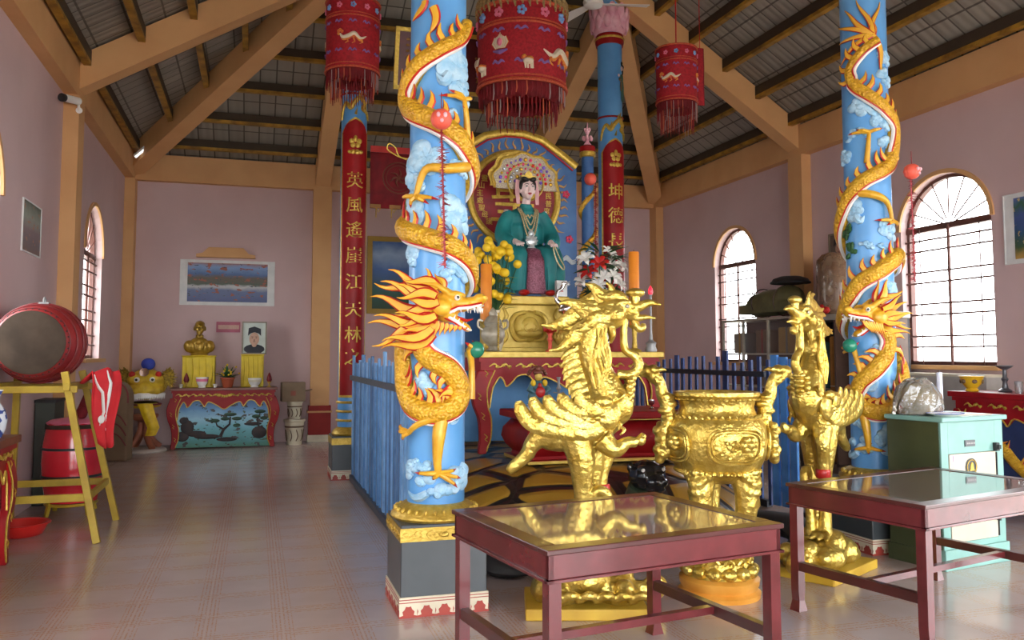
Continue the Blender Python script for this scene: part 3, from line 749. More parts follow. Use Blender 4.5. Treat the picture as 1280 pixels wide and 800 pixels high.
# gold wire loop sticking out of the left column
lp = MB(); p0 = C1.pt(-88, C1.z(190), RL)+Vector((C1.cx, C1.cy, 0))
lp.tube([p0+Vector((-.0, 0, 0))-C1.tan(0)*d+Vector((0, 0, z)) for d, z in spline([(0, -.01), (.06, .0), (.1, .02), (.14, .05), (.13, .085), (.09, .06), (.07, .01), (.02, -.015)], 6)], .004, 6)
tag(lp.build('wire_loop', M_goldp), 'thin gold wire loop sticking out of the left dragon column', 'wire')

# ---- back couplet columns -------------------------------------------------
def curved(C, mb, poly, r0, r1, m=0, na=14):
    """outline poly in (arc metres, z) clipped into strips and wrapped on the column"""
    u0 = min(p[0] for p in poly); u1 = max(p[0] for p in poly)
    def span(u):
        zs = []
        for i in range(len(poly)):
            (a, b), (c, d) = poly[i], poly[(i+1) % len(poly)]
            if (a-u)*(c-u) <= 0 and abs(a-c) > 1e-9: zs.append(b+(d-b)*(u-a)/(c-a))
        return min(zs), max(zs)
    for i in range(na):
        ua = u0+(u1-u0)*i/na; ub = u0+(u1-u0)*(i+1)/na
        za = span(min(max(ua, u0+1e-4), u1-1e-4)); zb_ = span(min(max(ub, u0+1e-4), u1-1e-4))
        A = math.degrees(ua/C.R); B = math.degrees(ub/C.R)
        q = [C.pt(A, za[0], r1), C.pt(B, zb_[0], r1), C.pt(B, zb_[1], r1), C.pt(A, za[1], r1), C.pt(A, za[0], r0), C.pt(B, zb_[0], r0), C.pt(B, zb_[1], r0), C.pt(A, za[1], r0)]
        f = [(0, 1, 2, 3), (0, 4, 5, 1), (3, 2, 6, 7)]
        if i == 0: f.append((0, 3, 7, 4))
        if i == na-1: f.append((1, 5, 6, 2))
        mb.add(q, f, m)
def couplet_column(cx, cy, R, px, label, chars, emb, zt, z0b, lotus_top):
    C = Col(cx, cy, R, px, face=-PI/2)
    t = thing('couplet_column', label, 'column', (cx, cy, 0), 0, 'couplet columns behind the altar')
    hw, hh = .24, .52
    pl = MB().bx(-hw, hw, -hw, hw, 0, hh).build('plinth', M_plinth, t, smooth=False, bevel=.006)
    MB().bx(-hw-.006, hw+.006, -hw-.006, hw+.006, hh-.1, hh-.02).build('gold_band', M_goldp, pl, smooth=False)
    sk = MB(); skirting(sk, hw+.008, .115); sk.build('skirting_tiles', [M_cream, MATS['brick_red_glaze']], pl, smooth=False)
    MB().lathe([(R+.06, hh), (R+.07, hh+.02), (R+.05, hh+.06), (R+.01, hh+.09), (R, hh+.1)], 28).build('base_ring', M_goldp, t)
    MB().lathe([(R, hh+.02), (R, lotus_top+.5)], 36).build('shaft', M_sky, t)
    w = R*1.18
    def outl(g): return [(-w+g, z0b+g), (w-g, z0b+g), (w-g, zt-.2), (w*.62, zt-.1), (w*.42-g*.3, zt-.05-g*.6), (0, zt-g), (-w*.42+g*.3, zt-.05-g*.6), (-w*.62, zt-.1), (-w+g, zt-.2)]
    b = MB(); curved(C, b, outl(0), R-.01, R+.010, 0, 16); bo = b.build('banner_border', M_goldp, t, ang=60)
    b = MB(); curved(C, b, outl(.028), R, R+.014, 0, 16); bo = b.build('banner', M_redlac, t, ang=60)
    for ch, z, sz in chars:
        vs, fs = glyph_mesh(ch, sz, .006)
        g = MB().add([C.pt(math.degrees(v[0]/R), z+v[1]*1.08, R+.016+v[2]) for v in vs], fs)
        g.build('inscription_character', M_goldp, bo, smooth=False)
    # emblem: flower over a cloud
    g = MB()
    for k in range(5):
        an = PI/2+2*PI*k/5; g.ell(C.pt(math.degrees(.045*math.cos(an)/R), emb+.045*math.sin(an), R+.016), (.026, .010, .044) if k == 0 else (.034, .010, .034))
    for u, q in ((-.06, .024), (-.025, .032), (.02, .034), (.06, .024)): g.ell(C.pt(math.degrees(u/R), emb-.12, R+.016), (.03, .010, q))
    g.build('lotus_emblem', M_goldp, bo)
    # rings, gold dragon curls above and below the banner
    rg = MB()
    for z in (zt+.30, ): rg.ring((0, 0, z), R+.004, .014, n=32)
    rg.build('red_ring', M_redlac, t)
    dr = MB()
    for (s, zc) in ((1, zt+.13),):
        P = [C.pt(a, zc+dz, R+.012) for a, dz in spline([(-70, -.16), (-58, -.02), (-40, .05), (-22, -.02), (-5, .06), (20, .12), (40, .05), (30, -.02), (55, -.06), (72, -.14)], 5)]
        dr.tube(P, [.012, .02, .026, .03, .03, .026, .02, .01], 7)
        for a, dz in ((-22, .06), (10, .17), (32, .15), (45, .02), (0, -.05), (22, .2)): dr.cone(C.pt(a, zc+dz-.05, R+.01), C.pt(a+6, zc+dz+.04, R+.02), .018, 6)
    dr.build('gold_dragon_relief', M_goldp, t)
    lw = MB()
    for k in range(4): lw.ring((0, 0, z0b-.06-.11*k), R+.006, .017, n=28)
    if z0b > .75: lw.build('gold_ring', M_goldp, t)
    # lotus capital
    lc = MB().lathe([(R+.01, lotus_top-.36), (R+.06, lotus_top-.30), (R+.09, lotus_top-.18), (R+.07, lotus_top-.05), (R+.02, lotus_top)], 28)
    for row, (n, z, rr, tilt) in enumerate(((12, lotus_top-.2, R+.075, .0), (12, lotus_top-.1, R+.085, .2))):
        for k in range(n):
            an = 2*PI*(k+.5*row)/n; Rm = Matrix.Rotation(an, 3, 'Z') @ Matrix.Rotation(tilt, 3, 'Y')
            lc.ell((rr*math.cos(an), rr*math.sin(an), z), (.03, .06, .13), Rm, 8, 7)
    lc.build('lotus_capital', M_pinklot, t)
    nk = MB().lathe([(R+.02, lotus_top-.52), (R+.03, lotus_top-.47), (R+.02, lotus_top-.37)], 28); nk.build('red_collar', M_redlac, t)
    MB().ring((0, 0, lotus_top-.43), R+.025, .018, n=32).build('collar_gold_ring', M_goldp, t)
    return C, t
CB1 = Col(1.15, CYB, .16, 438)
zc = CB1.z
C3, T3 = couplet_column(1.15, CYB, .16, 438, 'red couplet column on the left with the longer line of gold characters', [('英', zc(225), .2), ('風', zc(256), .2), ('遙', zc(287), .2), ('崖', zc(319), .2), ('江', zc(352), .2), ('天', zc(387), .2), ('林', zc(418), .2), ('之', zc(446), .2)], zc(178), zc(146), .98, 6.30)
CB2 = Col(4.67, CYB, .17, 761); zc = CB2.z
C4, T4 = couplet_column(4.67, CYB, .17, 761, 'blue and red couplet column standing right of the goddess altar', [('坤', zc(239), .22), ('德', zc(269), .22), ('長', zc(301), .22)], zc(195), zc(172), .98, 6.32)
# painted standing lady on the blue part of the right couplet column
g = [MB() for _ in range(4)]; a = 52; zz = C4.z(100)
def pe(i, da, dz, r): 
    Rm = Matrix((C4.nrm(a+da), C4.tan(a+da), (0, 0, 1))).transposed(); g[i].ell(C4.pt(a+da, zz+dz, C4.R+.004), r, Rm, 10, 7)
pe(0, 0, -.10, (.02, .05, .16)); pe(0, 6, -.2, (.018, .07, .08)); pe(0, -8, .05, (.02, .04, .06)); pe(1, -6, .19, (.022, .026, .034)); pe(1, -30, .08, (.012, .018, .02)); pe(2, 2, .215, (.024, .032, .036)); pe(2, -8, .26, (.018, .014, .026)); pe(2, 12, .16, (.014, .018, .05)); pe(3, -22, .03, (.014, .03, .025)); pe(3, -14, -.06, (.02, .02, .08))
ld = g[0].build('lady_relief', mat('dull_green_robe', sr(70,104,84), .6), T4); g[1].build('lady_face', M_skin, ld); g[2].build('lady_hair', M_hair, ld); g[3].build('lady_sash', M_olive, ld)
# ================================================================== TURTLE-SHAPED DAIS
def turtle():
    t = thing('turtle_dais', 'low turtle-shaped dais with yellow and black patterned shell carrying the altar', 'dais', (2.83, 8.3, 0))
    m, nt, b = _nodes('turtle_shell_pattern')
    tc = N(nt, 'ShaderNodeTexCoord'); mp = N(nt, 'ShaderNodeMapping'); L(nt, tc.outputs['Object'], mp.inputs[0]); mp.inputs['Scale'].default_value = (1, 1, .3)
    v = N(nt, 'ShaderNodeTexVoronoi'); v.feature = 'DISTANCE_TO_EDGE'; v.inputs['Scale'].default_value = 2.5; v.inputs['Randomness'].default_value = .9; L(nt, mp.outputs[0], v.inputs['Vector'])
    rp = N(nt, 'ShaderNodeValToRGB'); e = rp.color_ramp.elements; e[0].position = .10; e[0].color = col4(sr(34,32,34)); e[1].position = .125; e[1].color = col4(sr(176,134,46))
    L(nt, v.outputs['Distance'], rp.inputs[0]); L(nt, rp.outputs[0], b.inputs['Base Color']); b.inputs['Roughness'].default_value = .3
    bp = N(nt, 'ShaderNodeBump'); bp.inputs['Strength'].default_value = .5; bp.inputs['Distance'].default_value = .03
    r2 = N(nt, 'ShaderNodeValToRGB'); r2.color_ramp.elements[1].position = .2; L(nt, v.outputs['Distance'], r2.inputs[0]); L(nt, r2.outputs[0], bp.inputs['Height']); L(nt, bp.outputs[0], b.inputs['Normal'])
    A, B, n = 1.5, 2.6, 2.9
    def sup(a, k): c, s = math.cos(a), math.sin(a); return (A*k*math.copysign(abs(c)**(2/n), c), B*k*math.copysign(abs(s)**(2/n), s))
    prof = [(1, .16), (1.0, .22), (.965, .29), (.90, .37), (.82, .45), (.72, .52), (.60, .555), (.0, .56)]
    mb = MB(); K = 64; vs = []
    for k, z in prof:
        for i in range(K):
            x, y = sup(2*PI*i/K, max(k, .002)); vs.append((x, y, z))
    P = len(prof); mb.add(vs, [(j*K+i, j*K+(i+1) % K, (j+1)*K+(i+1) % K, (j+1)*K+i) for j in range(P-1) for i in range(K)]+[tuple(range((P-1)*K, P*K))])
    mb.build('shell', m, t, ang=60)
    sk = MB(); vs = []
    for k, z in ((.93, 0), (.96, .1), (1.01, .17), (.9, .2)):
        for i in range(K): x, y = sup(2*PI*i/K, k); vs.append((x, y, z))
    sk.add(vs, [(j*K+i, j*K+(i+1) % K, (j+1)*K+(i+1) % K, (j+1)*K+i) for j in range(3) for i in range(K)]+[tuple(reversed(range(K))), tuple(range(3*K, 4*K))])
    sk.build('body_skirt', M_blackm, t)
    # head on a raised neck
    md = mat('turtle_neck_green', sr(70,80,58), .5, c2=sr(52,60,44))
    nk = MB().tube([(-.03, -2.35, .3), (-.04, -2.48, .38), (-.05, -2.56, .53)], [.16, .14, .115], 14).build('neck', md, t)
    h = MB(); o = Vector((-.05, -2.60, .615))
    h.ell(o, (.14, .15, .115)); h.ell(o+Vector((.02, -.11, -.035)), (.09, .085, .06)); h.ell(o+Vector((.02, -.10, -.085)), (.075, .07, .035))
    for s in (-1, 1):
        h.ell(o+Vector((s*.075, -.075, .05)), (.04, .04, .034)); h.ell(o+Vector((s*.12, .02, .06)), (.03, .02, .04)); h.ell(o+Vector((.02+s*.03, -.185, -.02)), .014)
    hd = h.build('head', M_black, t, remesh=.008, rsm=2)
    e = MB()
    for s in (-1, 1): e.ell(o+Vector((s*.08, -.108, .052)), (.016, .012, .014))
    e.split('eye', M_white, hd)
    for s, nm in ((-1, 1), (1, 1)):
        f = MB().tube(spline([(s*1.15, -2.2, .14), (s*1.28, -2.5, .14), (s*1.2, -2.72, .08), (s*1.0, -2.8, .05)], 5), [.15, .16, .12, .04], 12, flat=.6)
        f.build('flipper', M_blackm, t)
    return t
turtle()

# ================================================================== GOLD PHOENIX STATUES
M_gw = mat('yellow_wood_slab', sr(196,160,50), .45, c2=sr(176,138,36), nscale=4)
def phoenix(label):
    t = thing('phoenix_statue', label, 'statue', (0, 0, 0), 0, 'pair of gold phoenix statues')
    MB().bx(-.36, .34, -.24, .24, 0, .065).build('base_slab', M_gw, t, smooth=False, bevel=.008)
    r = random.Random(4); rk = MB()
    for (x, y, z, a, b, c) in ((-.16, 0, .12, .17, .19, .12), (.1, .03, .13, .2, .18, .11), (-.02, -.06, .19, .16, .13, .10), (.0, .08, .2, .13, .1, .1), (.2, -.08, .1, .12, .11, .07), (-.25, .05, .1, .08, .12, .07), (.03, 0, .27, .10, .09, .07)): rk.ell((x, y, z), (a, b, c))
    for i in range(14): rk.ell((r.uniform(-.28, .28), r.uniform(-.18, .18), r.uniform(.08, .2)), r.uniform(.035, .07))
    rk.tube(spline([(.2, 0, .1), (.32, .0, .12), (.41, .0, .09), (.45, 0, .14), (.41, 0, .18), (.37, 0, .155), (.39, 0, .13)], 5), [.05, .05, .045, .04, .03, .025, .02], 9)
    for i in range(6): rk.tube(spline([(-.25+.1*i, -.19, .10), (-.2+.1*i, -.225, .14), (-.15+.1*i, -.2, .11), (-.17+.1*i, -.21, .09)], 4), [.024, .028, .022, .012], 7)
    rk.build('rock_base', M_gold, t, remesh=.011, rsm=2)
    b = MB()
    # trunk, chest and neck
    b.ell((-.10, 0, 1.04), (.21, .115, .115), Matrix.Rotation(rad(-12), 3, 'Y')); b.ell((.06, 0, 1.10), (.20, .125, .135), Matrix.Rotation(rad(-35), 3, 'Y')); b.ell((.185, 0, 1.20), (.115, .11, .13))
    b.ell((-.02, 0, 1.0), (.14, .1, .1))
    b.tube(spline([(.16, 0, 1.22), (.10, 0, 1.36), (.045, 0, 1.50), (.045, 0, 1.60), (.09, 0, 1.70), (.15, 0, 1.76)], 6), [.125, .092, .078, .076, .08, .08], 14)
    # tail
    b.tube(spline([(-.22, 0, 1.05), (-.31, 0, .97), (-.35, 0, .90), (-.43, 0, .83), (-.46, 0, .80)], 5), [.085, .055, .042, .036, .022], 10); b.ell((-.345, 0, .905), (.05, .045, .04))
    # standing legs: thigh, shank, foot
    for y in (-.06, .06):
        x0 = -.0+(.05 if y > 0 else -.02)
        b.tube(spline([(x0-.04, y*.9, 1.02), (x0-.005, y, .88), (x0+.0, y, .70), (x0+.0, y, .55), (x0+.01, y, .38), (x0+.02, y, .26)], 5), [.10, .085, .052, .042, .044, .05], 12)
        for a in (-.5, 0, .5): b.tube([(x0+.02, y, .27), (x0+.085, y+a*.08, .275), (x0+.13, y+a*.12, .25)], [.03, .024, .012], 8)
    # raised fore leg
    b.tube(spline([(.10, -.07, 1.0), (.17, -.09, .94), (.24, -.09, .985), (.30, -.09, .985)], 5), [.075, .05, .036, .032], 10); b.ell((.325, -.09, 1.0), (.03, .035, .035)); b.tube([(.32, -.09, 1.0), (.345, -.09, 1.035)], [.028, .02], 8)
    b.tube(spline([(.10, .07, 1.0), (.14, .09, .90), (.11, .08, .78), (.10, .07, .66)], 5), [.075, .052, .042, .04], 10)
    b.tube(spline([(.02, -.06, .62), (.07, -.06, .70), (.13, -.05, .66), (.12, -.03, .52), (.11, -.02, .38), (.11, -.02, .26)], 6), [.03, .032, .034, .034, .036, .045], 10)
    # head
    b.ell((.20, 0, 1.785), (.105, .075, .075)); b.ell((.27, 0, 1.765), (.07, .05, .05)); b.ell((.16, .0, 1.72), (.09, .08, .07))
    for y in (-1, 1): b.ell((.235, y*.05, 1.815), (.05, .022, .02)); b.ell((.19, y*.07, 1.74), (.05, .025, .045))
    b.tube(spline([(.25, 0, 1.775), (.33, 0, 1.79), (.40, 0, 1.815), (.475, 0, 1.80)], 5), [.05, .038, .026, .006], 10, flat=.9); b.tube(spline([(.25, 0, 1.74), (.32, 0, 1.722), (.38, 0, 1.728), (.44, 0, 1.72)], 5), [.036, .03, .02, .006], 10, flat=.8)
    bo = b.build('body', M_gold, t, remesh=.0085, rsm=2)
    kn = MB().cyl((.31, 0, 1.80), (.312, 0, 1.86), .026, .030, 10); kn.ell((.312, 0, 1.875), (.06, .045, .03)); kn.build('nose_knob', M_gold, bo)
    e = MB()
    for y in (-1, 1): e.ell((.255, y*.068, 1.79), (.014, .008, .012))
    e.split('eye', M_silverp, bo)
    # crest and neck flames
    c = MB()
    for (x0, z0, x1, z1, w, wv, y) in ((.22, 1.81, .0, 1.91, .11, .12, 0), (.20, 1.80, -.08, 1.85, .12, -.1, .02), (.17, 1.78, -.15, 1.78, .12, .12, -.02), (.15, 1.74, -.26, 1.71, .13, -.1, 0), (.13, 1.70, -.19, 1.63, .12, .1, .03), (.12, 1.66, -.22, 1.55, .11, -.1, -.03), (.11, 1.62, -.12, 1.50, .10, .1, 0), (.24, 1.81, .08, 1.88, .08, -.12, -.04), (.24, 1.82, .13, 1.93, .07, .12, .03), (.18, 1.77, -.02, 1.76, .10, .1, .06), (.18, 1.77, -.02, 1.76, .10, .1, -.06), (.15, 1.72, -.06, 1.66, .10, -.1, .07), (.15, 1.72, -.06, 1.66, .10, -.1, -.07)):
        d = Vector((x1-x0, 0, z1-z0)); n = Vector((-d.z, 0, d.x)).normalized()
        P = [Vector((x0, y, z0))+d*(k/10)+n*(wv*math.sin(k/10*PI*1.75)*d.length) for k in range(11)]
        c.blade(P, [w*.8, w, w*.95, w*.7, w*.42, .012], .03, (0, 1, 0))
    for k in range(8):
        u = k/7; z = 1.52-.30*u; xs = -.03+.10*max(0, u-.45)
        c.blade([(xs+.03, 0, z+.03), (xs-.03, 0, z+.015), (xs-.075, 0, z-.015), (xs-.11+.03*u, 0, z-.05)], [.07, .075, .05, .006], .03, (0, 1, 0))
    c.build('crest', M_gold, bo, ang=50)
    # beard tendril and neck feathers
    w = MB()
    w.tube(spline([(.25, 0, 1.72), (.24, 0, 1.62), (.25, 0, 1.53), (.31, 0, 1.49), (.33, 0, 1.43), (.28, 0, 1.38), (.20, 0, 1.385)], 6), [.022, .022, .024, .028, .03, .032, .03], 10)
    w.tube(spline([(.30, 0, 1.71), (.33, 0, 1.66), (.355, 0, 1.665), (.36, 0, 1.69)], 5), [.02, .024, .024, .012], 9)
    w.tube(spline([(.16, -.03, 1.68), (.17, -.04, 1.62), (.16, -.03, 1.57)], 5), [.026, .02, .004], 8); w.tube(spline([(.16, .03, 1.68), (.17, .04, 1.62), (.16, .03, 1.57)], 5), [.026, .02, .004], 8)
    w.build('beard', M_gold, bo)
    nf = MB()
    for s in (-1, 1):
        for i in range(5):
            P = [(.10-.03*k/8+.02*math.sin(k*.9+i)+.018*i-.03, s*(.085-.0*k), 1.66-.36*k/8) for k in range(9)]
            nf.tube(P, [.006, .014, .014, .010], 6)
        for i in range(8):
            a = i*.8; nf.tube(spline([(.15+.05*math.cos(a), s*(.10-.012*(i % 3)), 1.14+.03*i-.06), (.19+.04*math.cos(a+.5), s*.105, 1.12+.03*i-.06), (.17+.03*math.cos(a), s*.11, 1.09+.03*i-.06)], 4), [.008, .013, .004], 6)
    for i in range(6): nf.ell((.285-.004*i, .0, 1.36-.035*i), (.032, .05-.003*i, .026)); nf.ell((.27-.004*i, -.05, 1.345-.035*i), .024); nf.ell((.27-.004*i, .05, 1.345-.035*i), .024)
    nf.build('neck_feathers', M_gold, bo)
    # wings
    for s in (-1, 1):
        wg = MB(); y = s*.135
        for k in range(5):
            x1 = -.39+.088*k; z1 = 1.185+.012*k+(.0 if k == 0 else .012); xs = .12; zs = 1.10+.03*k
            P = [Vector(q) for q in spline([(xs, y*.9, zs), (xs-.14, y*1.06, zs-.055+.006*k), (x1+.10, y*1.12, z1-.10+.008*k), (x1+.015, y*1.1, z1-.03), (x1-.005, y*1.08, z1+.03)], 5)]
            wg.tube(P, [.026, .046, .05, .048, .044, .040, .036, .018], 10, flat=.34, up=(0, 1, 0))
        wg.ell((.11, y*.85, 1.14), (.10, .035, .085), Matrix.Rotation(rad(-30), 3, 'Y')); wg.ell((.10, y*.98, 1.225), (.06, .03, .035))
        for k in range(5): wg.ell((.05-.03*k+.04, y*1.02, 1.15-.018*k), (.03, .02, .022))
        wg.build('wing', M_gold, t, ang=50)
    lg = MB()
    for k in range(7): lg.ring((-.02+.0, -.06, .52-.03*k), .047, .006, n=12, k=5)
    lg.build('leg_scales', M_gold, t)
    MB().lathe([(.044, 0), (.05, .01), (.05, .05), (.044, .06)], 16, (.11, .075, .66)).build('red_ribbon', M_red, t)
    tx = MB(); r = random.Random(5)
    for k in range(7):
        z = .60-.045*k
        for j in range(4):
            an = -PI/2+r.uniform(-.45, .45); p = Vector((-.02+.052*math.cos(an), -.06+.052*math.sin(an), z+r.uniform(-.014, .014)))
            tx.tube([p-Vector((.012*r.uniform(.4, 1), 0, .006*r.uniform(-1, 1))), p+Vector((.012*r.uniform(.4, 1), 0, .006*r.uniform(-1, 1)))], .003, 4)
    tx.build('red_lettering', M_red, t)
    return t
ph = phoenix('gold phoenix statue facing right behind the glass-topped table by the left dragon column')
ph.location = (1.905, 4.74, 0); ph.rotation_euler = (0, 0, -CTH)
p2 = copy_tree(ph); p2['label'] = 'gold phoenix statue turned to face left beside the right dragon column'
p2.location = (3.80, 5.06, 0); p2.rotation_euler = (0, 0, rad(208))

# ================================================================== INCENSE BURNER
def burner():
    t = thing('incense_burner', 'big gold tripod incense burner with upright curled handles between the two phoenix statues', 'incense burner', (2.825, 4.78, 0))
    bs = MB().lathe([(.25, 0), (.255, .03), (.23, .05), (.245, .075), (.25, .11), (.22, .13)], 36)
    bs.build('base_drum', mat('orange_gold_base', sr(232,168,76), .35, .2, c2=sr(214,146,52), nscale=5), t)
    lb = MB().lathe([(.22, .13), (.20, .16), (.19, .22), (.21, .25), (.16, .27)], 30)
    for k in range(14):
        a = 2*PI*k/14; lb.ell((.205*math.cos(a), .205*math.sin(a), .165), (.045, .05, .04), Matrix.Rotation(a, 3, 'Z'), 8, 6); lb.tube(spline([(.2*math.cos(a+d), .2*math.sin(a+d), .22+z) for d, z in ((-.15, 0), (0, .03), (.13, .01), (.05, -.012))], 3), .013, 6)
    lb.build('lotus_base', M_gold, t)
    bd = MB().lathe([(.05, .70), (.16, .705), (.22, .74), (.27, .80), (.305, .88), (.315, .97), (.305, 1.05), (.28, 1.10), (.245, 1.13), (.232, 1.17), (.24, 1.21), (.262, 1.235), (.272, 1.245), (.272, 1.265), (.25, 1.268), (.235, 1.25), (.225, 1.18), (.05, 1.17)], 48)
    bo = bd.build('bowl', M_gold, t)
    MB().lathe([(.22, 1.215), (.1, 1.225), (.001, 1.225)], 24).build('ash', M_dkred, bo)
    # raised oval panels with flowers and a lion boss, on four sides
    Rb = .318
    def on(a, u, z, lift=0):   # point on belly
        zz = (z-.96)/.19; r = .318-.055*zz*zz+lift; an = a+u/.318; return Vector((r*math.cos(an), r*math.sin(an), z))
    for a in [rad(-108+q) for q in (12, 102, 192, 282)]:
        fr = MB(); fl_ = MB()
        for (w, h, rr) in ((.185, .105, .011), (.165, .085, .006)):
            P = []
            for k in range(41):
                s = 2*PI*k/40; c, n = math.cos(s), math.sin(s); P.append(on(a, w*math.copysign(abs(c)**.5, c), .945+h*math.copysign(abs(n)**.75, n), .004))
            fr.tube(P, rr, 6, cap=False)
        rnd = random.Random(2)
        for k in range(6): q = on(a, .06+.035*math.cos(k*PI/3), .96+.03*math.sin(k*PI/3), .008); fl_.ell(q, .026)
        fl_.ell(on(a, .06, .96, .02), .03)
        for k in range(6):
            u = -.02-.02*k; fl_.tube([on(a, .02, .945, .004), on(a, u*.6, .95+.03*math.sin(k*1.7), .006), on(a, u, .945+.045*math.sin(k*2.1), .004)], [.008, .011, .003], 6)
            fl_.ell(on(a, -.03-.016*k, .93+.05*math.sin(k*2.4), .004), .013)
        fr.build('panel_rim', M_gold, bo); fl_.build('panel_flower', M_gold, bo)
    cr, c2, c3 = MB(), MB(), MB(); rnd = random.Random(9)
    for k in range(40):
        a = 2*PI*k/40; cr.tube(spline([(.262*math.cos(a), .262*math.sin(a), 1.105), (.272*math.cos(a+.05), .272*math.sin(a+.05), 1.12), (.262*math.cos(a+.1), .262*math.sin(a+.1), 1.105)], 3), .011, 6)
        c2.ell((.245*math.cos(a), .245*math.sin(a), .775), (.03, .022, .018), Matrix.Rotation(a, 3, 'Z'), 7, 5)
        c3.ell((.266*math.cos(a), .266*math.sin(a), 1.222), (.008, .018, .008), Matrix.Rotation(a, 3, 'Z'), 6, 4)
    cr.build('shoulder_scroll', M_gold, bo); c2.build('belly_petals', M_gold, bo); c3.build('rim_beading', M_gold, bo)
    # dragon handles on the image left and right
    for s, a in ((1, -CTH), (-1, PI-CTH)):
        h = MB(); d = Vector((math.cos(a), math.sin(a), 0)); Z = Vector((0, 0, 1))
        def hp(r, z): return d*r+Z*z
        h.tube([tuple(hp(r, z)) for r, z in spline([(.29, .86), (.335, .93), (.33, 1.02), (.30, 1.10), (.315, 1.18), (.345, 1.25), (.36, 1.33), (.40, 1.38), (.44, 1.395)], 5)], [.03, .05, .048, .042, .045, .042, .034, .034, .03], 10)
        for k in range(4): h.ell(hp(.355-.004*k, .87+.055*k), (.042, .05, .032)); h.ell(hp(.30+.02*(k % 2), 1.10+.045*k), (.06, .05, .026)); h.ell(hp(.365+.012*(k % 2), .84+.06*k), .034); h.ell(hp(.35, .87+.06*k)+Vector((-d.y, d.x, 0))*-.045, .03); h.ell(hp(.385+.02*k, 1.33+.02*k), (.034, .05, .02))
        h.ell(hp(.445, 1.40), (.04, .045, .035)); h.ell(hp(.40, 1.41), (.03, .045, .03)); h.ell(hp(.47, 1.375), .022)
        for y in (-.035, .035): h.ell(hp(.41, 1.405)+Vector((-d.y, d.x, 0))*y, .022); h.tube([hp(.40, 1.40)+Vector((-d.y, d.x, 0))*y, hp(.35, 1.41)+Vector((-d.y, d.x, 0))*y*1.3, hp(.32, 1.40)+Vector((-d.y, d.x, 0))*y*1.2], [.02, .016, .006], 7)
        h.build('handle', M_gold, t, remesh=.009, rsm=1)
    # three legs with lion masks
    for a in (rad(-150), rad(-62), rad(75)):
        l = MB(); d = Vector((math.cos(a), math.sin(a), 0)); Z = Vector((0, 0, 1)); q = Vector((-d.y, d.x, 0))
        l.tube([tuple(d*r+Z*z) for r, z in spline([(.17, .78), (.205, .66), (.195, .52), (.16, .38), (.155, .29), (.165, .25)], 6)], [.085, .078, .066, .056, .056, .066], 14)
        l.ell(d*.245+Z*.71, (.06, .06, .05)); l.ell(d*.265+Z*.66, (.035, .04, .03))
        for s in (-1, 1):
            l.ell(d*.255+q*s*.045+Z*.735, .026); l.ell(d*.23+q*s*.075+Z*.765, (.03, .03, .035)); l.ell(d*.25+q*s*.04+Z*.66, .026)
            l.tube([tuple(d*.26+q*s*.02+Z*.64), tuple(d*.265+q*s*.035+Z*.58), tuple(d*.25+q*s*.02+Z*.53)], [.016, .014, .004], 6)
        for k in range(5): l.ell(d*(.27-.02*abs(k-2))+q*(k-2)*.03+Z*.78, .024)
        l.build('leg', M_gold, t, remesh=.008, rsm=1)
    return t
burner()

